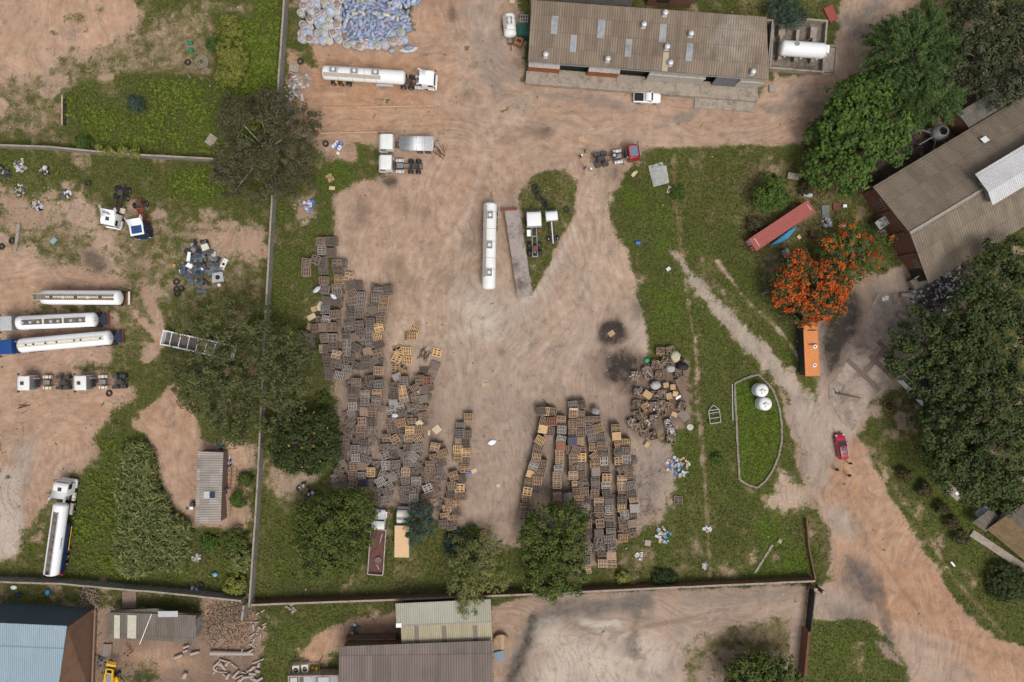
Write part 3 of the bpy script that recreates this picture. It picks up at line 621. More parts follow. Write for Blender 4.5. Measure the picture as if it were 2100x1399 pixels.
def slab_roof(name,poly,zs,m,parent,org,rot,th=.12):
 """a roof sheet with thickness; corners in px at heights zs; stored in the building's own axes"""
 P=lay(poly,zs);inv=Matrix.Rotation(-rot,3,'Z');Q=[inv@(p-org)for p in P];n=len(Q)
 ar=sum(Q[i].x*Q[(i+1)%n].y-Q[(i+1)%n].x*Q[i].y for i in range(n))
 if ar<0:Q=Q[::-1]
 b=MB();V=[q-Vector((0,0,th))for q in Q]+Q
 b.add(V,[(i,(i+1)%n,n+(i+1)%n,n+i)for i in range(n)]+[tuple(range(n-1,-1,-1)),tuple(range(n,2*n))],m)
 return b.build(name,parent),Q
def local(org,rot,p):return Matrix.Rotation(-rot,3,'Z')@(p-org)
def quadwall(b,p,q,z0,zp,zq,m,t=.22):
 """wall between plan points p,q from z0 up to zp / zq"""
 p=Vector((p[0],p[1],0));q=Vector((q[0],q[1],0));u=(q-p).normalized();n=Vector((-u.y,u.x,0))*t/2
 V=[p-n,q-n,q+n,p+n]
 V=[v+Vector((0,0,z0))for v in V]+[V[0]+Vector((0,0,zp)),V[1]+Vector((0,0,zq)),V[2]+Vector((0,0,zq)),V[3]+Vector((0,0,zp))]
 b.add(V,[(0,3,2,1),(4,5,6,7),(0,1,5,4),(1,2,6,5),(2,3,7,6),(3,0,4,7)],m)
# --- long shed at the top
asb=roofmat('weathered_asbestos_roof',(0.245,0.188,0.140),per=.42,ax='X',course=2.6,pale=((0.44,0.41,0.37),(14.0,1.5,0),8.5),dirt_amt=.4)
sh=[(1090,0),(1572,35),(1577,163),(1083,125)];shz=[6.7,6.7,6.0,6.0]
cP=lay(sh,shz);org=(cP[0]+cP[1]+cP[2]+cP[3])/4;org.z=0;rot=math.atan2((cP[2]-cP[3]).y,(cP[2]-cP[3]).x)
shed=thing('long_shed','long warehouse shed with brown corrugated roof and turbine vents','shed',org,rot)
_,Q=slab_roof('roof',sh,shz,asb,shed,org,rot);rf=shed.children[0]
xs=[q.x for q in Q];ys=[q.y for q in Q];X0,X1,Y0,Y1=min(xs)+.3,max(xs)-.3,min(ys)+.35,max(ys)-.3
def roofz(y):return 6.0+.7*(y-min(ys))/(max(ys)-min(ys))
b=MB();quadwall(b,(X0,Y0),(X0,Y1),-.1,5.85,6.5,wallgrey);quadwall(b,(X1,Y0),(X1,Y1),-.1,5.85,6.5,wallgrey);quadwall(b,(X0,Y1),(X1,Y1),-.1,6.4,6.4,wallgrey)
b.build('wall',shed)
L=X1-X0;segs=[(0,.135,'b'),(.135,.255,'o'),(.255,.39,'b'),(.39,.515,'o'),(.515,.755,'w'),(.755,.80,'o'),(.80,.90,'r'),(.90,1,'w')]
cladw=mat('pale_corrugated_cladding',(0.47,0.44,0.40),.7,var=.1,dirt=DUST,dirt_amt=.35,stripes=('X',.3,.8));cladd=mat('grey_roller_door',(0.17,0.175,0.19),.6,var=.12,stripes=('Z',.2,.8),dirt=DUST,dirt_amt=.2)
inner=mat('dim_interior',(0.04,0.035,0.03),.9)
orangew=mat('orange_ribbed_steel',(0.33,0.11,0.045),.7,var=.12,stripes=('X',.35,1.0),dirt=(.12,.07,.05),dirt_amt=.3)
def one(nm,*bx):
 b=MB();[b.box(q[0],q[1],q[2],rx=q[3]if len(q)>3 else 0)for q in bx];b.build(nm,shed)
for a,c,k in segs:
 xa,xb=X0+a*L,X0+c*L;mx=(xa+xb)/2;w=xb-xa
 if k=='b':one('ribbed_panel',((mx,Y0,2.75),(w-.02,.25,3.1),orangew));one('canopy',((mx,Y0-.25,4.95),(w-.1,.12,1.5),cladw,R(-30)))
 if k=='o':one('loading_opening',((mx,Y0+1.2,2.9),(w-.1,.2,5.6),inner));one('canopy',((mx,Y0+.05,5.3),(w-.02,.16,1.0),midgrey));one('loading_step',((mx,Y0-.6,1.0),(w,2.2,.2),concrete))
 if k=='w':one('cladding',((mx,Y0-.01,3.4),(w-.02,.24,4.5),cladw));one('canopy',((mx,Y0-.35,4.3),(w-.1,.3,.12),cladw))
 if k=='r':one('roller_door',((mx,Y0+.02,2.9),(w-.02,.12,3.7),cladd));one('canopy',((mx,Y0,5.3),(w-.02,.2,1.0),cladw))
b=MB();b.box(((X0+X1)/2,Y0-1.15,.45),(L+.6,2.2,1.1),concrete);b.box((X0+L*.87,Y0-2.9,.1),(L*.26,2.0,.3),concrete);b.build('loading_platform',shed)
skyl=mat('grey_skylight_sheet',(0.31,0.32,0.33),.5,var=.12,dirt=(.12,.11,.10),dirt_amt=.45,scale=2);oldsheet=mat('yellowed_skylight_sheet',(0.42,0.36,0.25),.6,var=.1)
def onroof(px,py):
 p=local(org,rot,Vector((*W(px,py,6.35),0)));return p.x,p.y,roofz(p.y)
for px,py,w,h,m in((1137,52,1.15,2.9,skyl),(1176,89,1.1,2.8,skyl),(1233,60,1.2,3.0,skyl),(1289,98,1.1,2.9,skyl),(1359,69,1.15,2.9,skyl),(1414,107,1.1,2.9,skyl),(1365,126,.95,3.1,oldsheet)):
 x,y,z=onroof(px,py);b=MB();b.box((x,y,z+.06),(w,h,.05),m,rx=math.atan(.7/(Y1-Y0)));s=b.build('skylight',rf)
vent=None
for px,py in((1119,114),(1246,123),(1319,55),(1415,73),(1367,99),(1374,131),(1543,149),(1362,32)):
 x,y,z=onroof(px,py)
 if vent is None:
  b=MB();b.box((0,0,.18),(.95,.95,.5),steel,taper=.7);b.cyl((0,0,.4),(0,0,.6),.3,steel)
  b.lathe([(.32,.6),(.5,.75),(.56,.95),(.5,1.15),(.3,1.28),(.05,1.32)],steel,n=14);vent=b.build('turbine_vent',rf,(x,y,z));vv=vent;vent.scale=(.85,.85,.85)
  f=MB()
  for k in range(12):t=k*math.pi/6;f.bar((.34*math.cos(t),.34*math.sin(t),.62),(.57*math.cos(t+.35),.57*math.sin(t+.35),.95),.02,.05,midgrey)
  f.build('fin',vent)
 else:v2=copy_tree(vv,rf);v2.location=(x,y,z)
b=MB();b.cyl((X0+.2,Y0-.5,5.8),(X1,Y0-.5,5.8),.07,midgrey,n=6);b.build('gutter',shed)
# --- buildings cut by the top edge
gb=roofmat('grey_barrel_sheets',(0.16,0.165,0.17),per=.4,ax='X',course=4,dirt_amt=.2)
t=thing('grey_roofed_building','building with curved dark grey roof behind the long shed','building',(*W(1190,-40),0),R(-1.5))
b=MB();p=[];
b.loft([[(x,5*math.cos(a),3.6+2.6*math.sin(a))for a in[math.pi*k/12 for k in range(13)]]for x in(-9,9)],gb,cap=True,capm=wallgrey);b.build('roof',t)
b=MB();b.box((0,0,1.8),(17.6,9.6,3.7),wallgrey);b.build('wall',t)
bl=roofmat('light_blue_sheets',(0.36,0.47,0.56),per=.3,ax='X',course=5,dirt_amt=.08,var=.04)
t=thing('blue_roofed_building','brick building with light blue roof at the top edge','building',(*W(1372,-35),0),R(-3.5))
b=MB();b.box((0,0,5.5),(8.4,9.2,.15),bl);b.build('roof',t)
b=MB();b.box((0,0,2.65),(7.6,8.4,5.4),BRICK);b.build('wall',t);b=MB();b.box((-1.2,-4.26,2.6),(2.2,.1,2.4),inner);b.build('window',t)
# --- bunded fuel tank
t=thing('bund_wall','square concrete bund around the white fuel tank','bund',(*W(1632,97),0),R(-4.5));hw,hd=4.6,4.45
b=MB()
for c_,d_ in(((0,hd,.6),(2*hw+.3,.3,1.3)),((0,-hd,.6),(2*hw+.3,.3,1.3)),((-hw,0,.6),(.3,2*hd-.3,1.3)),((hw,0,.6),(.3,2*hd-.3,1.3))):b.box(c_,d_,concrete)
b.build('wall',t);b=MB();b.box((0,0,.08),(2*hw-.3,2*hd-.3,.1),mat('stained_concrete',(.22,.185,.15),.9,dirt=(.06,.05,.045),dirt_amt=.55));b.build('floor',t)
b=MB()
for x,y in((-3.1,2.2),(2.4,2.2)):b.box((x,y,.7),(1.1,1.9,1.3),concrete)
for x in(-3.1,-.3,2.6):b.box((x,-.2,.65),(.55,5.4,1.2),concrete)
b.build('plinth',t)
t=thing('fuel_tank','white cylindrical fuel tank lying on plinths inside the bund','tank',(*W(1635,114),0),R(-4.5))
b=MB();r=1.28
b.lathe([(.02,-4.1),(.7,-4.05),(1.1,-3.85),(r,-3.55),(r,3.4),(1.15,3.6),(.02,3.62)],cleanwhite,'X',(0,0,2.45),n=28);b.build('tank_shell',t)
b=MB();b.cyl((-1.6,.25,3.65),(-1.6,.25,3.95),.3,steel);b.cyl((-1.6,.25,3.95),(-1.6,.25,4.0),.36,midgrey);b.build('manhole',t)
for x in(-2.7,.2,2.9):
 for y in(-1.0,.95):b=MB();b.bar((x,y,1.2),(x,y*.75,1.9),.3,.12,cleanwhite);b.build('saddle',t)
b=MB();b.box((3.95,.2,2.5),(.7,1.3,.9),cleanwhite);b.build('valve_box',t)
t=thing('pump_slab','small concrete pump pad with drain channel beside the bund','slab',(*W(1700,124),0),R(-5))
b=MB();b.box((0,0,.1),(2.9,5.4,.25),concrete);b.build('slab',t);b=MB()
for c_,d_ in(((.9,0,.24),(.16,4.6,.03)),((-.3,-2.3,.243),(2.5,.16,.03)),((-.3,2.3,.24),(2.5,.16,.03))):b.box(c_,d_,rust)
b.build('drain_channel',t)
t=thing('fuel_pump','small white pump with pipe on the concrete pad','pump',(*W(1686,117),.22),0)
b=MB();b.box((0,0,.45),(.7,.9,.9),white,taper=.8);b.build('pump_body',t);b=MB();b.tube([(0,.5,.6),(.5,.9,.5),(1.3,.8,.2)],[.07,.07,.07],rust);b.build('hose',t)
# --- brick works, right
R4=roofmat('big_shed_roof_north',(0.225,0.18,0.135),per=.42,ax='X',course=3.2,dirt_amt=.42);brot=math.atan2(.6,1)
A,Rg,Bc=(1790,383),(1866,478),(1905,582);far=(360,-216)
def off(p,k=1):return(p[0]+far[0]*k,p[1]+far[1]*k)
org=Vector((*W(1830,490),0));t=thing('brick_works','big gabled brick works with grey brown corrugated roof','factory',org,brot)
slab_roof('roof',[A,Rg,off(Rg),off(A)],[4.6,8,8,4.6],R4,t,org,brot);slab_roof('roof',[Rg,Bc,off(Bc),off(Rg)],[8.005,4.6,4.6,8.005],R4,t,org,brot)
rl=[local(org,brot,p)for p in lay([A,Rg,Bc],[4.6,8,4.6])]
b=MB();g0,g1,g2=rl;gx0=g0.x+.5;quadwall(b,(gx0,g0.y-.5),(gx0,g1.y),-.1,4.6,7.8,BRICK);quadwall(b,(gx0,g1.y),(gx0,g2.y+.5),-.1,7.8,4.6,BRICK)
LL=36;quadwall(b,(gx0,g0.y-.5),(gx0+LL,g0.y-.5),-.1,4.5,4.5,BRICK);quadwall(b,(gx0,g2.y+.5),(gx0+LL,g2.y+.5),-.1,4.5,4.5,BRICK);b.build('wall',t)
b=MB();b.box((g1.x+18,g1.y,8.06),(36,.45,.1),mat('ridge_cap_metal',(.30,.27,.23),.6));b.build('ridge_cap',t)
for yy in(g0.y-3.4,g2.y+3.6):
 b=MB();b.box((gx0-.13,yy,3.2),(.06,1.9,1.5),mat('window_frame_paint',(.40,.36,.28),.7))
 for k in range(4):
  for j in range(3):b.box((gx0-.165,yy-.68+k*.46,2.7+j*.48),(.03,.36,.38),glass)
 b.build('window',t)
b=MB();b.box((gx0-.16,g2.y+1.6,1.9),(.1,2.4,3.6),inner);b.build('doorway',t)
for yy in(g1.y,g1.y-4.0,g1.y+4.2):b=MB();b.box((gx0-.25,yy,2.6),(.3,.5,5.2),BRICK);b.build('buttress',t)
wv=roofmat('white_vent_sheets',(0.60,0.60,0.60),per=.35,ax='X',course=3,dirt_amt=.12,var=.05)
vl=[(2000,357),(2026,393),(2036,421)];k2=(150,-90)
for(p,q,zp,zq)in((vl[0],vl[1],9.0,9.7),(vl[1],vl[2],9.705,9.0)):
 slab_roof('ventilator_roof',[p,q,(q[0]+k2[0],q[1]+k2[1]),(p[0]+k2[0],p[1]+k2[1])],[zp,zq,zq,zp],wv,t,org,brot,.1)
pc=local(org,brot,Vector((*W(2026,393,9.3),0)));b=MB();b.box((pc.x+8,pc.y,8.1),(15,3.6,1.7),wallgrey);b.build('ventilator_wall',t)
b=MB();ps=local(org,brot,Vector((*W(2016,288,5.6),0)));b.box((ps.x,ps.y,6.05),(1.0,1.0,.08),cleanwhite,rx=R(-20));b.build('roof_patch',t)
org=Vector((*W(2010,250),0));t=thing('brick_wing','low brick wing with grey corrugated roof beside the brick works','building',org,brot)
slab_roof('roof',[(1964,232),(1989,264),(2160,161),(2160,112)],[4.6,4.2,4.2,4.6],roofmat('grey_wing_roof',(0.165,0.15,0.13),per=.42,ax='X',course=2.4),t,org,brot)
q0,q1=[local(org,brot,p)for p in lay([(1964,232),(1989,264)],[4.6,4.2])]
b=MB();quadwall(b,(q0.x+.3,q0.y),(q1.x+.3,q1.y),-.1,4.4,4.1,BRICK);quadwall(b,(q0.x+.3,q0.y),(q0.x+16,q0.y),-.1,4.4,4.4,BRICK);b.build('wall',t)
t=thing('kiln_machine','sooty grey hopper machine with spoked frame beside the brick works','machine',(*W(1905,284),0),brot)
b=MB();b.lathe([(1.1,.8),(1.5,1.6),(1.4,2.4),(.7,3.0)],midgrey,c=(.8,0,0),n=16);b.build('hopper',t)
b=MB()
for a in range(6):b.bar((0,0,2.2),(2.7*math.cos(a*1.05),2.7*math.sin(a*1.05),1.0),.18,.14,midgrey)
for a in range(6):b.bar((2.7*math.cos(a*1.05),2.7*math.sin(a*1.05),1.0),(2.7*math.cos(a*1.05),2.7*math.sin(a*1.05),0),.14,.14,darkmetal)
b.build('frame',t);b=MB();b.bar((-1,2,.4),(-4.2,3.6,2.6),.5,.25,midgrey);b.build('conveyor',t)
t=thing('lean_to_roof','pale sheet lean-to against the brick gable behind the flowering tree','lean-to',(*W(1800,458),0),brot+R(4));b=MB();b.box((0,0,2.5),(3.2,1.6,.08),mat('pale_roof_sheet',(.40,.42,.44),.5,stripes=('X',.2,.6)),ry=R(-8));b.build('roof',t)
b=MB();[b.box((x,y,1.15),(.1,.1,2.35),dwood)for x in(-1.4,1.4)for y in(-.7,.7)];b.build('post',t)
t=thing('kiln_annexe','low brown cement platform at the corner of the brick works','platform',(*W(1886,574),0),brot);b=MB();b.box((0,0,.5),(4.2,1.8,1.2),concrete);b.build('base',t);b=MB();b.tube([(-1.9,1.2,2.4),(1.2,1.0,1.9),(1.9,.9,1.2)],[.12,.12,.1],palegrey);b.build('pipe',t)
# --- shed, bottom middle
org=Vector((*W(900,1300),0));t=thing('cream_roofed_shed','shed with cream corrugated roof below the brick wall','shed',org,R(2.2))
crm=roofmat('cream_sheets',(0.40,0.345,0.225),per=.32,ax='X',course=3.6,dirt=(.50,.50,.46),dirt_amt=.5,var=.07)
slab_roof('roof',[(811,1238),(1006,1229),(1008,1276),(813,1284)],[4.0,4.0,4.5,4.5],roofmat('pale_green_grey_sheets',(0.42,0.41,0.335),per=.32,ax='X',course=3.6,dirt=(.40,.33,.2),dirt_amt=.4,var=.06),t,org,R(2.2))
slab_roof('roof',[(822,1284),(1008,1276),(1011,1335),(824,1338)],[4.505,4.505,4.0,4.0],crm,t,org,R(2.2))
for px in(855,911,975):
 p=local(org,R(2.2),Vector((*W(px,1302,4.3),0)));b=MB();b.box((p.x,p.y,4.36),(.75,3.2,.06),mat('brown_skylight_strip',(.19,.145,.125),.7),rx=R(5));b.build('skylight',t)
b=MB();p=local(org,R(2.2),Vector((*W(818,1282,4.4),0)));b.box((p.x,p.y,4.5),(.9,.7,.12),cleanwhite);b.build('gutter_head',t)
b=MB();a0=local(org,R(2.2),Vector((*W(816,1244,4),0)));a1=local(org,R(2.2),Vector((*W(1004,1334,4),0)));b.box(((a0.x+a1.x)/2,(a0.y+a1.y)/2,1.9),(a1.x-a0.x-.8,a0.y-a1.y-.8,3.9),wallgrey);b.build('wall',t)
org=Vector((*W(850,1380),0));t=thing('brown_roofed_shed','wide shed with ribbed brown grey roof at the bottom edge','shed',org,R(.8))
slab_roof('roof',[(695,1326),(1009,1314),(1013,1470),(695,1470)],[5.0,5.0,6.0,6.0],roofmat('brown_grey_sheets',(0.205,0.165,0.145),per=.44,ax='X',course=5.5,dirt_amt=.22),t,org,R(.8))
b=MB();a0=local(org,R(.8),Vector((*W(700,1334,5),0)));a1=local(org,R(.8),Vector((*W(1005,1470,5),0)));b.box(((a0.x+a1.x)/2,(a0.y+a1.y)/2,2.4),(a1.x-a0.x,a0.y-a1.y,4.7),BRICKB);b.build('wall',t)
t=thing('wash_bay','narrow open bay of white slabs and black poles beside the cream roof','bay',(*W(765,1318),0),R(1.5))
b=MB();b.box((0,0,.6),(8.4,2.4,1.2),palegrey);b.build('slab',t);b=MB();b.box((0,1.5,.8),(8.8,.35,1.7),BRICKB);b.build('wall',t)
b=MB();[b.bar((x,1.3,1.3),(x-1.6,-1.2,2.9),.12,.12,darkmetal)for x in(-3,2.6)];b.bar((-2.6,-1,1.6),(2.2,1.2,2.2),.1,.1,darkmetal);b.build('pole',t)
b=MB();b.box((2.9,0,1.45),(2.4,1.7,.5),white);b.lathe([(.35,.0),(.75,.0),(.75,.12),(.35,.12)],black,c=(2.9,0,1.72),n=14,closed=True);b.build('cooler_unit',t)
t=thing('roofless_annexe','row of roofless grey rooms at the bottom edge','annexe',(*W(652,1396),0),R(1.0));b=MB()
for x in(-4.4,-2.6,.3,4.2):b.box((x,0,1.1),(.25,4.0,2.3),concrete)
b.box((0,1.9,1.1),(8.9,.25,2.34),concrete);b.build('wall',t);b=MB();b.box((0,.2,.08),(8.6,3.2,.12),palegrey);b.build('floor',t);b=MB();b.box((1.6,0,2.28),(1.9,3.4,.1),palegrey);b.box((-3.5,0,2.28),(1.2,3.4,.1),palegrey);b.build('roof_slab',t)
# --- blue roofed warehouse, bottom left
org=Vector((*W(80,1330,7),0));t=thing('blue_roofed_warehouse','large warehouse with pale blue roof and brown brick side wall','warehouse',org,R(-2.5))
slab_roof('roof',[(-40,1276),(137,1284),(118,1420),(-40,1420)],[7.0,7.0,6.6,6.6],roofmat('pale_blue_sheets',(0.315,0.405,0.475),per=.34,ax='X',course=9,dirt=(.2,.26,.3),dirt_amt=.12,var=.03),t,org,R(-2.5))
inv=lambda px,py,z:local(org,R(-2.5),Vector((*W(px,py,z),z)))
n0,n1,n2,n3=inv(-40,1278,6.85),inv(137,1286,6.85),inv(194,1246,.0),inv(-40,1233,.0)
b=MB();b.add([n0,n1,n2,n3],[(0,3,2,1)],roofmat('slate_blue_wall_sheets',(0.105,0.15,0.18),per=.34,ax='X',course=9,dirt_amt=.2,var=.05));b.build('front_cladding',t)
e0,e1,e2,e3=inv(136,1286,6.8),inv(117,1425,6.4),inv(187,1425,0),inv(194,1248,0)
b=MB();b.add([e0,e1,e2,e3],[(0,1,2,3)],BRICKB);b.build('wall',t)
b=MB();b.bar(inv(196,1248,0)+Vector((.25,0,.3)),inv(189,1425,0)+Vector((.25,0,.3)),.3,.6,BRICK);b.bar(n1+Vector((.1,0,.1)),n2+Vector((.12,0,.3)),.18,.3,rust);b.build('plinth',t)
# --- low shed with litter on its roof
org=Vector((*W(310,1290),0));t=thing('low_shed','low grey shed with two cream roof strips and leaf litter','shed',org,R(-3))
litt=roofmat('littered_grey_roof',(0.19,0.165,0.14),per=.3,ax='X',course=4,dirt=(0.15,0.11,0.075),dirt_amt=.75)
slab_roof('roof',[(224,1256),(402,1262),(396,1318),(217,1308)],[2.9,2.9,2.6,2.6],litt,t,org,R(-3))
slab_roof('hip_roof',[(228,1252),(320,1248),(411,1264),(401,1263),(224,1257)],[2.4,2.4,2.2,2.88,2.88],litt,t,org,R(-3))
for px,w in((240.5,1.0),(271,1.5)):
 p=local(org,R(-3),Vector((*W(px,1285,2.75),0)));b=MB();b.box((p.x,p.y,2.84),(w,4.1,.05),mat('cream_roof_strip',(.50,.47,.38),.6,dirt=DUST,dirt_amt=.2),rx=R(3.5));b.build('roof_strip',t)
b=MB();p0=local(org,R(-3),Vector((*W(225,1261,2.5),0)));p1=local(org,R(-3),Vector((*W(400,1310,2.5),0)));b.box(((p0.x+p1.x)/2,(p0.y+p1.y)/2,1.2),(p1.x-p0.x,p0.y-p1.y,2.4),wallgrey);b.build('wall',t)
p=local(org,R(-3),Vector((*W(345,1259,2.9),0)));b=MB();b.box((p.x,p.y,2.98),(3.4,1.0,.07),palegrey,rz=R(3));tag(b.build('loose_sheet',None,org,R(-3)),'pale metal sheet lying on the low shed roof','sheet')
b=MB();a_,e_=Vector((*W(311,1259,3),3.02)),Vector((*W(288,1320,2.5),2.75));b.cyl(a_,e_,.06,cleanwhite);tag(b.build('white_pipe'),'thin white pipe lying across the low shed roof','pipe')
# --- small tin shed with solar panel
org=Vector((*W(430,998,2.6),0));t=thing('tin_shed','narrow tin roofed shed carrying a solar panel','shed',org,R(-1.2))
slab_roof('roof',[(405,926),(458,928),(452,1074),(400,1072)],[2.9,2.5,2.5,2.9],roofmat('grey_tin_sheets',(0.35,0.31,0.275),per=.42,ax='Y',course=1.55,dirt=(.13,.11,.10),dirt_amt=.5,var=.2),t,org,R(-1.2))
b=MB();b.box((.05,0,1.15),(3.9,11.9,2.4),mat('brown_plaster',(.17,.115,.09),.9,dirt=DUST,dirt_amt=.3));b.build('wall',t)
p=local(org,R(-1.2),Vector((*W(430,1015,2.8),0)));sp=thing('solar_panel','dark blue solar panel on the tin shed roof','solar panel',(*W(430,1015,2.8),2.82),R(-1.2))
b=MB();b.box((0,0,0),(1.95,1.2,.05),palegrey,ry=R(5));b.build('frame',sp);b=MB();[b.box((x,0,.045),(.92,1.1,.02),mat('solar_cells',(.012,.018,.05),.15,spec=.6),ry=R(5))for x in(-.48,.48)];b.build('cell',sp)
# --- tiled house at lower right
hr=math.atan2(-.66,1);org=Vector((*W(2070,1100),0));t=thing('tiled_house','house with brown tiled roof at the lower right edge','house',org,hr)
tile=roofmat('brown_tile_roof',(0.21,0.145,0.075),per=.3,ax='X',course=.42,dirt_amt=.3);gt=roofmat('grey_brown_roof',(0.17,0.145,0.12),per=.3,ax='X',course=.5,dirt_amt=.3)
slab_roof('roof',[(2024,1086),(2063,1058),(2190,1160),(2150,1190)],[2.8,4.4,4.4,2.8],tile,t,org,hr);slab_roof('roof',[(2063,1058),(2105,1030),(2230,1130),(2190,1160)],[4.405,2.8,2.8,4.405],gt,t,org,hr)
slab_roof('porch_roof',[(1994,1072),(2030,1044),(2052,1060),(2022,1092)],[2.5,2.9,2.9,2.5],gt,t,org,hr)
for a_,c_ in(((2030,1090),(2140,1178)),):
 p,q=local(org,hr,Vector((*W(*a_),0))),local(org,hr,Vector((*W(*c_),0)));b=MB();b.box(((p.x+q.x)/2,p.y+2.4,1.35),(q.x-p.x,4.6,2.8),cream);b.build('wall',t)
b=MB();p=local(org,hr,Vector((*W(2000,1080),0)));q=local(org,hr,Vector((*W(2120,1190),0)));b.box(((p.x+q.x)/2,(p.y+q.y)/2-.2,.1),((q-p).length,1.3,.35),concrete);b.build('plinth',t)
b=MB();b.box((0,0,1.3),(2.2,1.5,.12),mat('pale_blue_sheet',(.46,.55,.62),.5),rx=R(6));b.box((0,0,.6),(1.8,1.1,1.2),concrete);tag(b.build('tank_stand',None,(*W(2005,1047),0),R(30)),'small pale blue sheeted hutch beside the tiled house','hutch')
# --- guard room pad with striped wall under the trees
t=thing('striped_wall','low black and white painted wall under the big trees','wall',(*W(1869,808),0),math.atan2(W(1897,838)[1]-W(1840,781)[1],W(1897,838)[0]-W(1840,781)[0]));b=MB();c_=MB()
for k in range(3):(b if k%2==0 else c_).box((-2.3+2.3*k,0,.7),(2.29,.3,1.5),cleanwhite if k%2==0 else black)
b.build('white_panel',t);c_.build('black_panel',t)
t=thing('flat_roofed_hut','dark flat roofed hut under the big trees','hut',(*W(1893,800),0),R(-40));b=MB();b.box((0,0,1.9),(4.6,4.2,.2),mat('dark_felt_roof',(.05,.045,.042),.9,var=.3));b.build('roof',t);b=MB();b.box((0,0,.9),(4.2,3.8,1.9),wallgrey);b.build('wall',t)
b=MB();b.box((0,0,.3),(3.6,1.5,.7),concrete);b.box((.9,.2,.67),(.6,.5,.06),cleanwhite);tag(b.build('concrete_plinth',None,(*W(1948,1005),0),R(-42)),'small tan concrete plinth on grass by the big trees','plinth')
def line_strip(name,pts,w,m,z):
 b=MB()
 for p,q in zip(pts,pts[1:]):
  a=Vector((*W(*p),z));c=Vector((*W(*q),z));b.bar(a,c,w,.05,m)
 return tag(b.build(name),kind='structure')
flat_poly('concrete_apron',[(1724,762),(1748,722),(1772,690),(1780,640),(1800,602),(1838,600),(1880,620),(1866,660),(1862,700),(1846,745),(1838,768),(1800,806),(1785,820),(1770,850),(1748,884),(1728,868),(1715,850),(1698,812),(1700,790)],.035,mat('worn_apron_cement',(0.37,0.295,0.24),.95,var=.16,dirt=(.16,.125,.105),dirt_amt=.6,scale=.8,dscale=.35,bump=.3))
pav=mat('brown_paving_strip',(.17,.125,.105),.95,var=.2)
for k,p in enumerate(([(1738,738),(1803,800)],[(1784,730),(1832,775)],[(1745,695),(1760,712)],[(1770,768),(1795,738),(1815,715)],[(1800,700),(1845,745)])):line_strip('paving_strip',p,.9,pav,.03+.004*k)
kb=thing('stone_kerb','loop of stone kerb around the bright green grass island','kerb',(*W(1550,880),0));o=Vector((*W(1550,880),0));b=MB()
loop=[(1506,786),(1530,775),(1554,768),(1568,780),(1585,800),(1597,835),(1602,870),(1602,905),(1596,935),(1585,962),(1570,985),(1553,1000),(1535,995),(1516,984),(1514,950),(1511,900),(1509,850),(1506,800),(1506,786)]
for p,q in zip(loop,loop[1:]):
 a,c=Vector((*W(*p),0))-o,Vector((*W(*q),0))-o;n=max(2,int((c-a).length/.55))
 for k in range(n):b.bar(a+(c-a)*(k/n)+Vector((rng.uniform(-.05,.05),rng.uniform(-.05,.05),.12)),a+(c-a)*((k+.93)/n)+Vector((0,0,.12+rng.uniform(-.03,.03))),.34+rng.uniform(-.05,.05),.3,stonemat)
b.build('stones',kb)
tr=thing('ramp_kerbs','long sandy cement kerb lines below the white tanker','kerb',(*W(775,246),0),R(1.2))
for c_,d_ in(((0,2.2,.12),(19.5,.22,.3)),((-4,-2.2,.1),(14,.2,.26))):b=MB();b.box(c_,d_,mat('sandy_kerb',(.52,.35,.22),.95,dirt=(.2,.14,.1),dirt_amt=.4));b.build('edge_kerb',tr)
# ------------------------------------------------------------------ trees and shrubs
def crown(lobes,clump_r,n_leaf,leaf,seed,density=1.0,flat=.75,up=.5,droop=0.0,min_dir=-.25):
 """lobes: (x, y, z, rx, rz). Leaf clumps on and inside each lobe, uneven outline, gaps between clumps"""
 r=np.random.default_rng(seed);Ps,Ns,Ts=[],[],[]
 for(x,y,z,rx,rz)in lobes:
  k=max(6,int(density*9.0*(rx/clump_r)**2*.55));d=r.normal(size=(k,3));d/=np.linalg.norm(d,axis=1,keepdims=True)
  d=d[d[:,2]>min_dir];k=len(d);rad=r.uniform(.62,1.04,k)**.6
  ang=np.arctan2(d[:,1],d[:,0]);ph=r.uniform(0,6.28,4)
  lump=1+.10*np.sin(3*ang+ph[0])+.08*np.sin(5*ang+ph[1])+.06*np.sin(8*ang+ph[2]+3*d[:,2])
  C=np.stack([x+d[:,0]*rx*rad*lump,y+d[:,1]*rx*rad*lump,z+d[:,2]*rz*rad],1)
  cr=clump_r*r.uniform(.6,1.25,k);tn=np.clip(r.normal(.5,.24,k),0,1)
  m=n_leaf;q=r.normal(size=(k,m,3));q/=np.linalg.norm(q,axis=2,keepdims=True)+1e-9;q*=r.uniform(.2,1,(k,m,1))**.5
  P=C[:,None,:]+q*cr[:,None,None]*np.array([1,1,flat]);P[:,:,2]-=droop*(q[:,:,:2]**2).sum(2)*cr[:,None]
  Nn=q*.55+d[:,None,:]*.35+np.array([0,0,up])+r.normal(size=(k,m,3))*.42
  Nn/=np.linalg.norm(Nn,axis=2,keepdims=True)
  Ps.append(P.reshape(-1,3));Ns.append(Nn.reshape(-1,3));Ts.append(np.clip(np.repeat(tn,m)+r.normal(0,.13,k*m),0,1))
 P,Nn,T=np.concatenate(Ps),np.concatenate(Ns),np.concatenate(Ts);n=len(P)
 P[:,2]=np.maximum(P[:,2],.12)
 V,Q=leaf_quads(P,Nn,leaf[0]*r.uniform(.65,1.3,n),leaf[1]*r.uniform(.65,1.3,n),r)
 return V,Q,np.repeat(T,4)
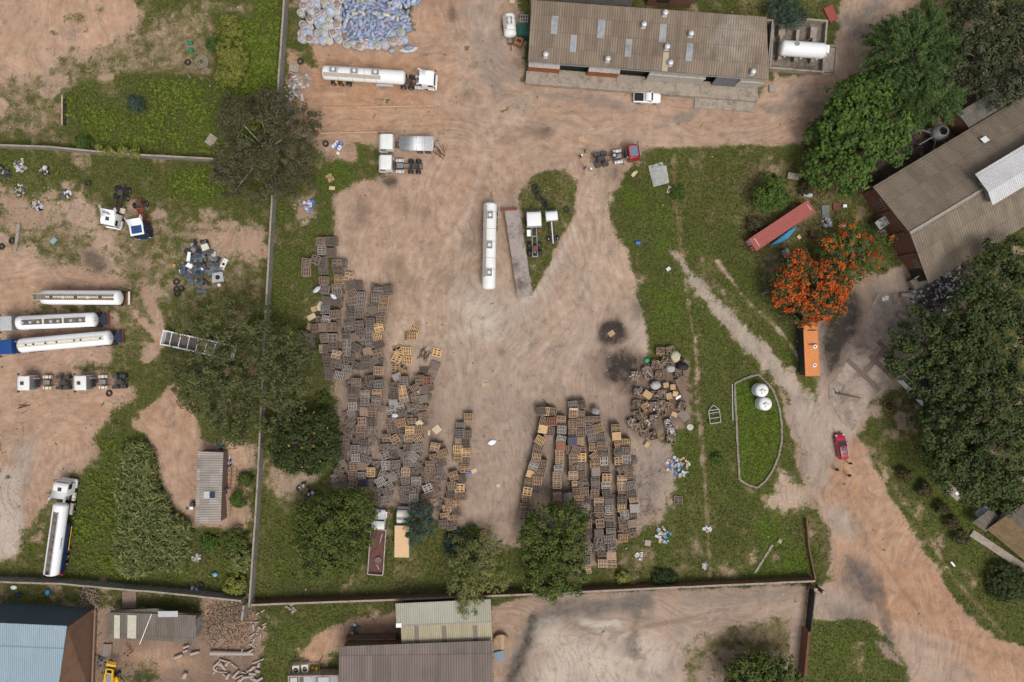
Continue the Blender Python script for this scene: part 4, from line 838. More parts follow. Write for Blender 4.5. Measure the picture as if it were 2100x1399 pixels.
def feather(lobes,seed,n_br=70,length=2.2,leaf=(.75,.12),per=46):
 """feathery crown: radiating sprays of thin needles on drooping branches"""
 r=np.random.default_rng(seed);Ps,Ds,Ts=[],[],[]
 for(x,y,z,rx,rz)in lobes:
  for k in range(n_br):
   a=r.uniform(0,6.28);e=r.uniform(-.1,1.35);rad=r.uniform(.35,1.0)**.55
   c=np.array([x+math.cos(a)*math.cos(e)*rx*rad,y+math.sin(a)*math.cos(e)*rx*rad,z+math.sin(e)*rz*rad])
   out=np.array([math.cos(a),math.sin(a),.25-.4*(1-e/1.35)]);L=length*r.uniform(.6,1.2);tn=np.clip(r.normal(.5,.25),0,1)
   s=r.uniform(0,1,per);p=c+(s[:,None]-.4)*out*L+r.normal(size=(per,3))*.09;p[:,2]-=.35*s**2*L*.6
   dd=out+r.normal(size=(per,3))*.75;dd/=np.linalg.norm(dd,axis=1,keepdims=True)
   Ps.append(p+dd*.25);Ds.append(dd);Ts.append(np.clip(tn+r.normal(0,.12,per),0,1))
 P,D,T=np.concatenate(Ps),np.concatenate(Ds),np.concatenate(Ts);n=len(P)
 U=np.array([0,0,1.0])+r.normal(size=(n,3))*.5;B=np.cross(D,U);B/=np.linalg.norm(B,axis=1,keepdims=True)+1e-9
 ln=leaf[0]*r.uniform(.6,1.3,n)[:,None];wd=leaf[1]*r.uniform(.7,1.3,n)[:,None]
 V=np.stack([P-D*ln/2,P+B*wd/2,P+D*ln/2,P-B*wd/2],1).reshape(-1,3);V[:,2]=np.maximum(V[:,2],.1)
 return V,np.arange(4*n).reshape(n,4),np.repeat(T,4)
def trunk_mesh(lobes,h,r0,m,seed,limbs=3,twigs=True):
 r=random.Random(seed);b=MB();top=Vector((0,0,h*.45))
 cx=sum(l[0]for l in lobes)/len(lobes);cy=sum(l[1]for l in lobes)/len(lobes)
 b.tube([(0,0,-.1),(cx*.1,cy*.1,h*.2),(cx*.3,cy*.3,h*.45)],[r0*1.25,r0*.9,r0*.7],m,9);st=Vector((cx*.3,cy*.3,h*.45))
 for l in lobes:
  c=Vector(l[:3])
  for k in range(limbs):
   e=c+Vector((r.uniform(-.75,.75)*l[3],r.uniform(-.75,.75)*l[3],r.uniform(.2,.8)*l[4]));mid=st.lerp(e,.5)+Vector((r.uniform(-.3,.3),r.uniform(-.3,.3),r.uniform(-.1,.5)))
   b.tube([st,mid,e],[r0*.5,r0*.3,r0*.07],m,6)
   for q in range(3 if twigs else 0):
    e2=mid.lerp(e,r.uniform(.2,.9));e3=e2+Vector((r.uniform(-1,1),r.uniform(-1,1),r.uniform(.1,.6)))*l[3]*.4;b.tube([e2,e3],[r0*.16,r0*.04],m,5)
 return b
LEAF=dict(olive=leafmat('olive_leaves',(0.040,0.047,0.015),(0.130,0.135,0.048)),brown=leafmat('brown_olive_leaves',(0.037,0.036,0.017),(0.120,0.108,0.054)),dark=leafmat('dark_green_leaves',(0.013,0.024,0.007),(0.057,0.082,0.020)),deep=leafmat('deep_green_leaves',(0.016,0.027,0.009),(0.074,0.098,0.028)),mid=leafmat('mid_green_leaves',(0.031,0.051,0.010),(0.106,0.131,0.026)),bright=leafmat('bright_green_leaves',(0.024,0.048,0.008),(0.088,0.148,0.024)),feather=leafmat('feathery_green_needles',(0.026,0.052,0.013),(0.096,0.150,0.042)),pale=leafmat('pale_green_leaves',(0.078,0.092,0.026),(0.227,0.234,0.071)),yellow=leafmat('yellow_green_leaves',(0.085,0.099,0.017),(0.270,0.270,0.060)),blue=leafmat('blue_green_needles',(0.020,0.037,0.026),(0.068,0.102,0.071)),rusty=leafmat('clipped_brown_green_leaves',(0.034,0.032,0.012),(0.098,0.082,0.034)),grey=leafmat('grey_olive_leaves',(0.022,0.029,0.013),(0.088,0.096,0.044)),maize=leafmat('maize_leaves',(0.040,0.060,0.014),(0.205,0.215,0.072)),flower=leafmat('orange_petals',(0.23,0.033,0.005),(0.50,0.100,0.012),.6),yflower=leafmat('yellow_petals',(0.45,0.26,0.02),(0.60,0.42,0.04),.5))
def tree(label,px_lobes,h,leaf_kind,seed,clump=.85,n_leaf=26,leaf=(.42,.28),name='broadleaf_tree',cat='tree',density=1.0,bark=None,style='clump',r0=None,group=None,flowers=None,rzf=.62,base=None,limbs=3,up=.5,**kw):
 """px_lobes: (px, py, radius px[, height factor]) as the crown shows in the photo"""
 X=[]
 for l in px_lobes:
  px,py,rp=l[:3];hf=l[3]if len(l)>3 else 1.0;z=h*hf;rx=rp*S0*(CAM_H-z*.8)/CAM_H;rz=min(rx*rzf,z*.48)
  x,y=W(px,py,z-rz*.5);X.append([x,y,z-rz,rx,rz])
 wts=[a[3]**2 for a in X];bx=sum(a[0]*w for a,w in zip(X,wts))/sum(wts);by=sum(a[1]*w for a,w in zip(X,wts))/sum(wts)
 if base:bx,by=W(*base)
 t=thing(name,label,cat,(bx,by,0),0,group);Lb=[(a[0]-bx,a[1]-by,a[2],a[3],a[4])for a in X]
 if style=='feather':V,Q,T=feather(Lb,seed,**kw)
 else:V,Q,T=crown(Lb,clump,n_leaf,leaf,seed,density,up=up,**kw)
 link('crown',np_mesh('crown',V,Q,[LEAF[leaf_kind]],T),t)
 trunk_mesh(Lb,h,r0 or.035*h+.05,bark or barkm,seed,limbs if cat=='tree' else 1,cat=='tree').build('trunk',t)
 if flowers:
  fk,fd,fc,fn,fl=(tuple(flowers)+(.5,11,(.42,.30)))[:5]if len(flowers)==2 else flowers;FL=[(a[0],a[1],a[2]+.12,a[3]*1.03,a[4]*1.05)for a in Lb]
  V,Q,T=crown(FL,fc,fn,fl,seed+1,fd,flat=.5,up=.9,min_dir=-.05);link('blossom',np_mesh('blossom',V,Q,[LEAF[fk]],T),t)
 return t
T_=tree
T_('large brown olive tree with bare pale branches at the wall corner',[(520,255,72),(478,225,40,.8),(470,330,48,.8),(560,215,42,.8),(585,300,62,.95),(515,350,62,.9),(600,365,44,.75),(455,370,34,.6),(620,250,34,.7)],11,'brown',21,.75,30,(.5,.16),bark=palebark,density=.95,limbs=2,r0=.24)
T_('wide olive tree hanging over the white frame trailer',[(440,652,46),(378,655,32,.8),(395,768,50,.9),(490,752,62),(450,830,62,.9),(500,655,48,.8),(400,800,50,.8),(470,880,40,.7),(430,700,36,1),(355,745,26,.6)],9.5,'olive',22,.8,26,(.46,.2),density=.8,limbs=2,r0=.24)
T_('olive tree overhanging the grey dividing wall',[(585,720,50),(560,790,52),(605,775,38,.9),(600,840,36,.8),(540,850,38,.8),(545,700,40,.8)],8.5,'olive',23,.8,28,(.46,.2),density=.85,limbs=2,r0=.2)
T_('dark green tree dotted with yellow flowers beside the pallet rows',[(620,900,60),(660,880,36,.8),(590,930,38,.8),(665,925,36,.75),(570,890,36,.8),(630,945,30,.7)],6.5,'dark',24,.75,30,(.42,.28),flowers=('yflower',.004,.2,4,(.26,.2)))
T_('broad dark olive tree beside the brown flatbed truck',[(665,1070,52),(720,1050,44,.9),(640,1110,46,.95),(690,1130,52),(650,1160,36,.7),(720,1100,44,.8),(630,1060,34,.8),(740,1030,28,.8)],7,'mid',25,.75,28,(.4,.28))
T_('small dark blue green tree touching the cream box truck',[(858,1072,32),(850,1095,22,.8),(870,1050,20,.8)],5,'blue',26,.6,26,(.4,.16))
T_('pale feathery tree at the bottom wall reaching over the cream roof',[(985,1150,42),(950,1185,38,.9),(1010,1185,34,.9),(965,1212,36,.9),(1000,1120,26,.7),(960,1242,26,.8),(940,1130,30,.5)],7,'pale',27,.75,24,(.5,.14),density=.8)
T_('dense rounded green tree covering the pallet row ends',[(1140,1090,56),(1170,1070,36,.9),(1110,1130,46,.9),(1160,1140,48,.95),(1120,1180,46,.85),(1170,1185,36,.8),(1095,1090,28,.8),(1128,1203,32,.6)],7.5,'mid',28,.8,30,(.42,.3))
T_('tall feathery bright green tree at upper right',[(1870,110,88),(1900,60,62,.9),(1830,90,48,.75),(1880,190,66,.85),(1930,200,50,.8),(1935,90,48,.85),(1850,160,50,.7)],12,'feather',29,style='feather',name='feathery_tree',n_br=95)
T_('bright broad leaved tree beside the sooty coal yard',[(1760,215,62),(1790,190,48,.95),(1735,250,46,.9),(1770,280,56,.95),(1835,255,50,.95),(1840,295,34,.8),(1730,300,38,.7),(1690,270,32,.5),(1690,340,40,.6),(1750,345,44,.75)],10,'bright',30,.8,20,(.62,.5),up=.65,density=1.0)
T_('tall dark olive tree in the top right corner',[(2040,60,80),(2000,110,56,.9),(2080,130,60,.9),(2000,40,52,.85),(2060,170,48,.7),(2120,60,70,.9),(1990,150,40,.6)],12,'grey',31,.85,28,(.45,.27))
T_('small round bright green tree above the red container',[(1583,395,28),(1570,410,20,.85),(1600,410,20,.85),(1583,375,18,.8),(1562,390,14,.8)],5,'bright',32,.55,26,(.4,.3))
T_('large round tree covered in orange blossom',[(1668,585,48),(1640,550,34,.9),(1625,590,38,.85),(1700,560,34,.9),(1700,615,44,.9),(1655,630,40,.85),(1620,570,28,.8),(1720,590,32,.8),(1640,540,26,.9),(1610,610,24,.7)],7.5,'deep',33,.7,24,(.42,.26),name='flowering_tree',flowers=('flower',.75))
T_('smaller orange flowering tree against the brick gable',[(1745,480,34),(1710,490,28,.85),(1765,510,34,.9),(1720,520,28,.8),(1790,540,28,.8),(1750,550,28,.8),(1815,480,22,.8),(1695,505,18,.7)],6.5,'mid',34,.7,20,(.42,.26),density=.6,name='flowering_tree',flowers=('flower',.13))
T_('huge dark green tree beside the brick works roof',[(2022,640,66),(1966,705,60),(2046,560,62),(2060,690,76),(1900,700,62,.9),(1990,760,74),(1870,740,46,.75),(2080,610,62),(2090,530,46,.9),(1940,780,56,.85)],12,'deep',35,.95,30,(.5,.34),name='giant_tree')
T_('huge dark green tree beyond the flat roofed hut',[(2040,850,80),(1970,880,70,.95),(2080,930,78),(1960,950,58,.85),(2020,980,56,.8),(1930,900,40,.75),(1990,820,50,.85),(2100,800,60),(2060,1010,46,.7),(1925,860,34,.7)],12,'deep',36,.95,30,(.5,.34),name='giant_tree')
T_('dark green tree cut by the bottom edge of the photo',[(1570,1390,50),(1530,1385,40,.9),(1610,1395,36,.85),(1560,1420,60)],7,'mid',37,.75,30,(.42,.3))
T_('blue green bush behind the bund wall',[(1618,22,30),(1635,35,22,.8),(1600,12,24,.9)],4,'blue',38,.6,30,(.45,.14),name='bush',cat='bush',r0=.08)
for k,(l,lab)in enumerate((([(465,50,22),(480,60,16,.8)],'yellow green bush topmost of the hedge beside the bright field'),([(470,100,24),(485,120,22),(460,115,16,.8)],'yellow green bush in the middle of the hedge beside the bright field'),([(470,150,24),(455,155,16,.8),(488,140,16)],'yellow green bush lowest of the hedge beside the bright field'))):
 T_(lab,l,3.2,'yellow',40+k,.5,26,(.5,.13),name='bush',cat='bush',r0=.06,group='hedge bushes beside the bright field')
T_('small dark green shrub left of the yellow green hedge',[(435,92,14),(428,85,9)],1.8,'bright',44,.4,24,(.3,.18),name='bush',cat='bush',r0=.05)
T_('yellow creeper draped over the thin grey wall',[(225,309,10),(250,311,11),(275,313,10),(205,305,8)],2.5,'yellow',45,.4,22,(.28,.18),name='creeper',cat='creeper',r0=.04,rzf=.4)
T_('bright leafy shrub at the left end of the wall creeper',[(165,290,13),(180,294,10)],2.0,'bright',46,.4,24,(.3,.18),name='bush',cat='bush',r0=.05)
T_('blue green weed bush inside the bright field',[(280,214,16),(272,205,11)],1.5,'blue',47,.4,24,(.3,.14),name='bush',cat='bush',r0=.04)
for k,(x,y,rp,hh,lk,lab)in enumerate(((1392,395,14,1.6,'bright','leafy weed bush on the old fence line'),(1652,385,14,1.2,'rusty','clipped brown bush beside the pole heap'),(1550,458,16,1.8,'rusty','clipped round brown bush left of the red container'),(1278,1183,12,1.4,'yellow','bright young plant beside the bottom wall'),(1355,1184,16,1.0,'dark','dark creeper clump along the bottom wall'),(1375,1186,14,.9,'dark','second dark creeper clump along the bottom wall, further right'),(1470,942,11,.8,'bright','small bright weed right of the litter heap'),(487,1025,16,2.0,'bright','bright bush by the wall behind the tin shed'),(500,985,14,1.6,'mid','dull green bush by the wall above the bright one'),(480,1110,26,2.2,'mid','leafy shrub below the tin shed by the wall'),(490,1150,26,2.4,'pale','pale shrub by the wall below the tin shed'),(480,1200,22,2.2,'yellow','yellow green shrub lowest along the wall'),(428,1115,18,1.2,'bright','low green shrub at the foot of the tin shed'),(660,820,16,1.0,'mid','low green weeds beside the dark scrap pallets'),(940,1115,28,1.4,'blue','grey green bush below the pallet stacks'),(965,1095,18,1.2,'mid','green weed bush right of the grey green bush'),(480,890,18,2.0,'mid','small green bush above the tin shed'),(1240,470,0,0,'mid',''),(2070,1195,40,2.4,'deep','big round clipped bush at the right edge'),(640,415,0,0,'mid',''))):
 if rp:T_(lab,[(x,y,rp),(x+rp*.4,y+rp*.2,rp*.7,.9),(x-rp*.35,y+rp*.3,rp*.65,.8)],hh,lk,60+k,.4,22,(.32,.18),name='bush',cat='bush',r0=.05)
balls=[(1857,976,14,'topmost of the line of clipped balls by the road lawn'),(1900,1006,15,'second from the top in the line of clipped balls'),(1936,1044,13,'third from the top in the line of clipped balls'),(1955,1072,14,'fourth from the top in the line of clipped balls'),(1972,1103,14,'lowest in the line of clipped balls by the road lawn')]
for k,(x,y,rp,lab)in enumerate(balls):
 T_('round brown green bush, '+lab,[(x,y,rp)],1.9,'rusty',90+k,.3,44,(.27,.2),name='clipped_bush',cat='bush',r0=.06,rzf=.72,group='clipped round bushes on the road lawn')
for x,y,rp,lab in((1822,832,11,'round clay ring planter left of the hut'),(1892,874,12,'faint ring planter under the big tree edge')):
 t=thing('ring_planter',lab,'planter',(*W(x,y),0));b=MB();r=rp*S0;b.lathe([(r,-.05),(r,.35),(r-.16,.35),(r-.16,-.05)],mat('clay_ring',(.20,.12,.08),.9),n=26);b.build('ring',t)
 V,Q,T=crown([(0,0,.25,r*.75,.3)],.35,20,(.25,.16),int(x));link('plant',np_mesh('plant',V,Q,[LEAF['rusty']],T),t)
def maize():
 r=np.random.default_rng(77);poly=[(258,925),(285,905),(305,930),(312,985),(335,1030),(350,1062),(385,1075),(383,1105),(370,1165),(300,1170),(270,1180),(240,1165),(237,1110),(248,1060),(242,1000),(248,960)]
 x=r.uniform(235,392,3600);y=r.uniform(900,1185,3600);ok=sdpoly(poly,x,y)>r.uniform(-7,5,3600);x,y=x[ok],y[ok];n=len(x);z=2.3*r.uniform(.6,1.15,n)
 wx=(x-1050)*S0*(CAM_H-1.6)/CAM_H;wy=(699.5-y)*S0*(CAM_H-1.6)/CAM_H;P,D,T=[],[],[];plant=r.normal(.5,.25,n)
 for k in range(7):
  a=r.uniform(0,6.28,n);e=r.uniform(-.5,.5,n);D.append(np.stack([np.cos(a),np.sin(a),e],1));P.append(np.stack([wx,wy,z*r.uniform(.4,1,n)],1)+D[-1]*.36);T.append(np.clip(plant+r.normal(0,.2,n),0,1))
 P,D,T=np.concatenate(P),np.concatenate(D),np.concatenate(T);D/=np.linalg.norm(D,axis=1,keepdims=True);m=len(P)
 B=np.cross(D,np.array([0,0,1.0])+r.normal(size=(m,3))*.35);B/=np.linalg.norm(B,axis=1,keepdims=True);L=r.uniform(.75,1.3,m)[:,None];wd=r.uniform(.16,.27,m)[:,None]
 tip=P+D*L/2;tip[:,2]-=.22
 V=np.stack([P-D*L/2,P+B*wd/2,tip,P-B*wd/2],1).reshape(-1,3);V[:,2]=np.maximum(V[:,2],0)
 tag(link('maize_crop',np_mesh('maize_crop',V,np.arange(4*m).reshape(m,4),[LEAF['maize']],np.repeat(T,4))),kind='stuff')
maize()
# ------------------------------------------------------------------ vehicles (built facing +x, wheels on z = 0)
def span(front,rear,z):
 a=Vector((*W(*front,z),0));b=Vector((*W(*rear,z),0));d=a-b
 return(a+b)/2,math.atan2(d.y,d.x),d.length
def tyre_profile(r,w):return[(r*.58,-w*.42),(r*.86,-w*.5),(r,-w*.36),(r,w*.36),(r*.86,w*.5),(r*.58,w*.42),(r*.58,-w*.42)]
WHEEL_ME={}
def wheel(parent,x,y,r=.5,w=.3,dual=False,rim=True,rm=None):
 key=(r,w,dual,rm.name if rm else '')
 if key not in WHEEL_ME:
  b=MB();
  for o in((-.17,.17)if dual else(0,)):b.lathe(tyre_profile(r,w*(.9 if dual else 1)),black,'Y',(0,o,0),20)
  c=MB();wd=(w if not dual else w+.3)*.40;c.lathe([(.02,-wd*.6),(r*.3,-wd*.7),(r*.36,-wd),(r*.58,-wd),(r*.58,wd),(r*.36,wd),(r*.3,wd*.7),(.02,wd*.6)],rm or rimm,'Y',n=16)
  WHEEL_ME[key]=(b.mesh('tyre'),c.mesh('rim'))
 a,c=WHEEL_ME[key];o=link('wheel',a,parent,(x,y,r))
 if rim:link('rim',c,o)
 return o
def rrect(w,h,r,n=4):
 """rounded rectangle ring in the YZ plane, centred, counter-clockwise seen from +x"""
 P=[]
 for cx,cy,a0 in((w/2-r,h/2-r,0),(-w/2+r,h/2-r,90),(-w/2+r,-h/2+r,180),(w/2-r,-h/2+r,270)):
  for k in range(n+1):a=R(a0+90*k/n);P.append((cx+r*math.cos(a),cy+r*math.sin(a)))
 return P
def cab_part(root,xf,xr,w,z0,z1,m,rear=None,roof=None,deflector=0.0,hatch=True,roofpanel=None,windows=True,mirrors=True,text=None):
 """forward-control lorry cab: body, windscreen, side windows, roof hatch, mirrors, bumper"""
 rr=rear or m;b=MB();L=xf-xr
 prof=[(xr,1.0,0),(xr+.25,1.0,0),(xf-.75,1.0,0),(xf-.28,.97,-.22),(xf-.08,.93,-1.0)]
 rings=[]
 for x,k,dz in prof:
  h=(z1+dz)-z0;rings.append([(x,p[0],z0+h/2+p[1])for p in rrect(w*k,h,.16)])
 hb=1.15;rings.append([(xf,p[0],z0+hb/2+p[1])for p in rrect(w*.93,hb,.12)])
 b.loft(rings,m,True,True,m);body=b.build('cab',root)
 b=MB();b.box((xr-.012,0,(z0+z1)/2),(.03,w*.94,(z1-z0)*.93),rr);b.build('rear_panel',body)
 if windows:
  g=MB();zt,zb=z1-.42,z0+1.22;xa,xb=xf-.245,xf-.075
  g.add([(xa+.03,-w*.43,zt),(xb+.035,-w*.43,zb),(xb+.035,w*.43,zb),(xa+.03,w*.43,zt)],[(0,1,2,3)],glass);g.build('windscreen',body)
  for s in(-1,1):
   g=MB();x0,x1=xf-1.25,xf-.42;y=s*(w/2+.008)
   pts=[(x0,y,z0+1.15),(x1+.15,y,z0+1.15),(x1,y,z1-.4),(x0,y,z1-.4)];g.add(pts,[(0,1,2,3)if s<0 else(3,2,1,0)],glass);g.build('side_window',body)
 if hatch:g=MB();g.box((xf-1.25,0,z1+.02),(.62,.62,.06),darkmetal);g.build('roof_hatch',body)
 if roofpanel:g=MB();g.box((xf-1.1,0,z1+.012),(1.35,w*.72,.03),roofpanel);g.build('roof_panel',body)
 if deflector:
  g=MB();W2=w/2*.96;x0,x1=xr-.42,xr+1.0;n=8;
  for k in range(n):
   t0,t1=k/n,(k+1)/n
   f=lambda t:(x1+(x0-x1)*t,z1-.05+deflector*t**1.4)
   (xa,za),(xb,zb)=f(t0),f(t1)
   cut=lambda t:.55*(1-(2*t-1)**2)*0
   g.add([(xa,-W2,za),(xa,W2,za),(xb,W2*(1+.08*t1),zb),(xb,-W2*(1+.08*t1),zb),(xa,-W2,z1-.1),(xa,W2,z1-.1),(xb,W2,z1-.1),(xb,-W2,z1-.1)],[(0,3,2,1),(4,7,3,0),(1,2,6,5)],roof or m,True)
  for s in(-1,1):g.bar((x0+.1,s*W2,z1),(x0-.35,s*W2*1.1,z1+deflector*1.05),.09,.5,roof or m)
  g.build('wind_deflector',body)
 if mirrors:
  for s in(-1,1):
   g=MB();g.bar((xf-.3,s*w*.48,z1-.5),(xf-.05,s*(w/2+.28),z1-.55),.05,.05,darkmetal);g.box((xf-.03,s*(w/2+.3),z1-.85),(.1,.22,.62),darkmetal);g.build('wing_mirror',body)
 g=MB();g.box((xf-.02,0,z0-.02),(.3,w*.98,.5),rr if rr is not m else m);g.build('bumper',body)
 for s in(-1,1):g=MB();g.box((xf+.14,s*w*.38,z0+.12),(.05,.35,.2),cleanwhite);g.build('headlight',body)
 for s in(-1,1):g=MB();g.box((xf-.75,s*(w/2-.12),z0-.18),(1.25,.3,.42),rr);g.build('mudguard',body)
 return body
def frame_part(root,x0,x1,m,z=.92,w=.85,cross=5,name='chassis'):
 b=MB()
 for s in(-1,1):b.box(((x0+x1)/2,s*w/2,z),(x1-x0,.1,.26),m)
 for k in range(cross):b.box((x0+.15+(x1-x0-.3)*k/(cross-1),0,z),(.14,w-.1,.2),m)
 return b.build(name,root)
def tractor(root,L,cabm,frm=darkmetal,rear=None,axles=2,deflector=0,z1=3.35,tanks=silver,cabl=2.25,roofpanel=None,hatch=True,mud=False,w=2.48,roof=None,fifth=True,bits=True,x_off=0.0,windows=True):
 xf,xr=x_off+L/2,x_off-L/2
 frame_part(root,xr,xf-.5,frm);cab_part(root,xf,xf-cabl,w,1.05,z1,cabm,rear,roof,deflector,hatch,roofpanel,windows)
 for s in(-1,1):wheel(root,xf-1.35,s*1.02)
 for k in range(axles):
  for s in(-1,1):wheel(root,xr+.85+k*1.32,s*.93,dual=True)
 b=MB();
 for k in range(axles):b.cyl((xr+.85+k*1.32,-.8,.52),(xr+.85+k*1.32,.8,.52),.09,darkmetal,n=8);b.lathe([(.05,-.2),(.26,-.12),(.26,.12),(.05,.2)],darkmetal,'X',(xr+.85+k*1.32,0,.55),10)
 b.build('axle',root)
 if fifth:b=MB();b.box((xr+.8+.66*(axles-1),0,1.14),(.95,.9,.12),rust if frm is bluegrey else darkmetal);b.box((xr+.35+.66*(axles-1),0,1.13),(.5,.18,.1),frm);b.build('fifth_wheel',root)
 if bits:
  xm=(xr+1.6+1.32*(axles-1)+xf-cabl)/2;ln=max(.7,min(1.4,(xf-cabl)-(xr+1.5+1.32*(axles-1))-.1))
  for s in(-1,1):
   b=MB();b.loft([[(xm+x,p[0]+s*.95,.72+p[1])for p in rrect(.55,.6,.14)]for x in(-ln/2,ln/2)],tanks,True,True)
   for k in(-.25,.25):b.box((xm+k*ln,s*.95,.74),(.06,.6,.66),darkmetal)
   b.build('fuel_tank',root)
  b=MB();b.box((xm,0,1.1),(ln*.8,.75,.06),midgrey);b.build('deck_plate',root)
  b=MB();b.box((xf-cabl-.25,.2,1.7),(.3,1.2,1.2),darkmetal);b.tube([(xf-cabl-.25,-.7,1.0),(xf-cabl-.25,-.8,2.6)],[.09,.09],steel);b.tube([(xf-cabl-.1,.1,2.0),(xf-cabl-.6,.3,1.7),(xm-.3,.1,1.3)],[.03]*3,redpaint,5);b.build('exhaust',root)
  if mud:
   for k in range(axles):
    for s in(-1,1):
     b=MB();xw=xr+.85+k*1.32
     b.box((xw,s*.93,1.12),(1.05,.62,.05),darkmetal);b.build('rear_mudguard',root)
def tank_body(parent,x0,x1,w=2.3,h=2.0,zc=2.35,m=white,rings=None,slope=(.5,.5)):
 """elliptical road tank between x0 (rear) and x1 (front), dished ends"""
 b=MB();n=28
 def ring(x,k,dz=0):return[(x,w/2*k*math.cos(2*math.pi*i/n),zc+dz+h/2*k*math.sin(2*math.pi*i/n))for i in range(n)]
 b.loft([ring(x0,.35),ring(x0+.08,.72),ring(x0+.28,.95),ring(x0+slope[0],1),ring(x1-slope[1],1),ring(x1-.28,.95),ring(x1-.08,.72),ring(x1,.35)],m)
 tk=b.build('tank',parent)
 for x in(rings or[]):
  b=MB();b.lathe([(1,-.03),(1.008,-.03),(1.008,.03),(1,.03)],midgrey,'X',n=28);rg=b.build('hoop',tk,(x,0,zc));rg.scale=(1,w/2,h/2)
 return tk
def trailer_gear(root,x0,x1,wheels_x,frm=darkmetal,legs=None,mud=None,rim=None):
 frame_part(root,x0,x1,frm,z=1.08,w=1.0,cross=6)
 for x in wheels_x:
  for s in(-1,1):wheel(root,x,s*.98,dual=True,rm=rim)
 b=MB();[b.cyl((x,-.9,.5),(x,.9,.5),.08,darkmetal,n=8)for x in wheels_x];b.build('axle',root)
 if legs is not None:
  for s in(-1,1):b=MB();b.box((legs,s*.75,.5),(.14,.14,1.0),frm);b.box((legs,s*.75,.04),(.35,.3,.08),frm);b.build('landing_leg',root)
 if mud:
  for x in wheels_x:
   for s in(-1,1):
    b=MB();
    for a in range(6):a0,a1=math.pi*a/6,math.pi*(a+1)/6;b.add([(x+.6*math.cos(a0),s*.98-.32,.5+.6*math.sin(a0)),(x+.6*math.cos(a1),s*.98-.32,.5+.6*math.sin(a1)),(x+.6*math.cos(a1),s*.98+.32,.5+.6*math.sin(a1)),(x+.6*math.cos(a0),s*.98+.32,.5+.6*math.sin(a0))],[(0,1,2,3)],mud)
    b.build('mudguard',root)
def hatchbox(parent,x,y,z,m=palegrey):
 b=MB()
 for c_,d_ in(((0,.46,.1),(1.3,.06,.26)),((0,-.46,.1),(1.3,.06,.26)),((.62,0,.1),(.06,.86,.26)),((-.62,0,.1),(.06,.86,.26))):b.box(c_,d_,palegrey)
 b.box((0,0,.0),(1.2,.86,.06),midgrey);o=b.build('hatch_coaming',parent,(x,y,z))
 b=MB();b.cyl((0,0,.0),(0,0,.16),.3,m,n=16);b.cyl((0,0,.16),(0,0,.2),.24,cleanwhite,n=16);b.cyl((0,0,.2),(0,0,.24),.08,midgrey);b.build('manhole_lid',o)
def lettering(s,h,m,parent,loc,rot,name='lettering',depth=.01):
 cu=bpy.data.curves.new(name,'FONT');cu.body=s;cu.size=h;cu.extrude=depth;cu.align_x='CENTER';cu.align_y='CENTER';cu.offset=.018*h
 to=bpy.data.objects.new(name,cu);COL.objects.link(to);bpy.context.view_layer.update();dg=bpy.context.evaluated_depsgraph_get()
 me=bpy.data.meshes.new_from_object(to.evaluated_get(dg));bpy.data.objects.remove(to);me.materials.clear();me.materials.append(m)
 o=link(name,me,parent,loc);o.rotation_euler=rot;return o
c,a,L=span((893,163),(661,148),2.6);t=thing('tanker_truck','white articulated tanker with white cab parked below the sack heap','tanker truck',c,a)
tl=14.3;x0=-L/2;tk=tank_body(t,x0,x0+tl,2.35,2.15,2.45,white,[x0+2.9,x0+5.3,x0+7.4,x0+9.4])
trailer_gear(t,x0+.2,x0+tl-.3,[x0+1.5,x0+2.85,x0+4.2],legs=x0+10.2)
for x in(x0+2.1,x0+5.7,x0+9.3):hatchbox(tk,x,.25,3.5)
b=MB();b.box((x0+5.3,-.62,3.43),(9.8,.62,.05),palewalk,rx=R(26));b.build('walkway',tk);b=MB();b.box((x0+10.6,-1.12,1.25),(3.0,.35,.5),palegrey);b.build('hose_tray',t)
b=MB();[b.box((x,-1.1,1.2),(.3,.25,.6),yellow)for x in(x0+2.15,x0+3.5)];b.build('valve',t)
tractor(t,6.6,cleanwhite,x_off=L/2-3.3,axles=2,hatch=False,deflector=.25,mud=False,tanks=steel)
c,a,L=span((777,293),(890,294),2.2);t=thing('tanker_truck','white cab lorry with wrapped silver tank below the sandy ramp','tanker truck',c,a)
xf=L/2;frame_part(t,-L/2,xf-.5,darkmetal);cab_part(t,xf,xf-2.5,2.6,1.05,3.2,white,hatch=False)
tk=tank_body(t,-L/2+.1,xf-3.5,2.55,1.7,2.0,silver,[-L/2+1.5,-L/2+3,-L/2+4.4],(.15,.15))
b=MB();b.box((-L/2+2.9,-1.2,1.5),(5.8,.1,.5),steel);b.build('side_guard',tk)
for s in(-1,1):wheel(t,xf-1.35,s*1.05);wheel(t,-L/2+1.2,s*.95,dual=True);wheel(t,-L/2+2.6,s*.95,dual=True)
c,a,L=span((777,336),(866,338),2.0);t=thing('tractor_unit','white cab tractor unit with bare black chassis below the silver tank','tractor unit',c,a)
tractor(t,L,white,rear=palegrey,hatch=False,axles=2,cabl=2.4,tanks=steel)
c,a,L=span((1310,312),(1216,327),1.6);t=thing('tractor_unit','red tractor unit with dark glass roof panel surrounded by people','tractor unit',c,a)
tractor(t,L,redpaint,rear=redpaint,z1=2.95,hatch=False,axles=2,roofpanel=mat('smoked_roof_panel',(.16,.19,.25),.25),mud=True,cabl=2.0,tanks=steel);cabp=[o for o in t.children if o.name.startswith('cab')][0]
b=MB();b.lathe(tyre_profile(.5,.3),black,'Z',(-.2,.15,1.45),18);b.lathe([(.05,.0),(.3,.05),(.3,-.05)],palegrey,'Z',(-.2,.15,1.5),14);b.build('spare_wheel',t)
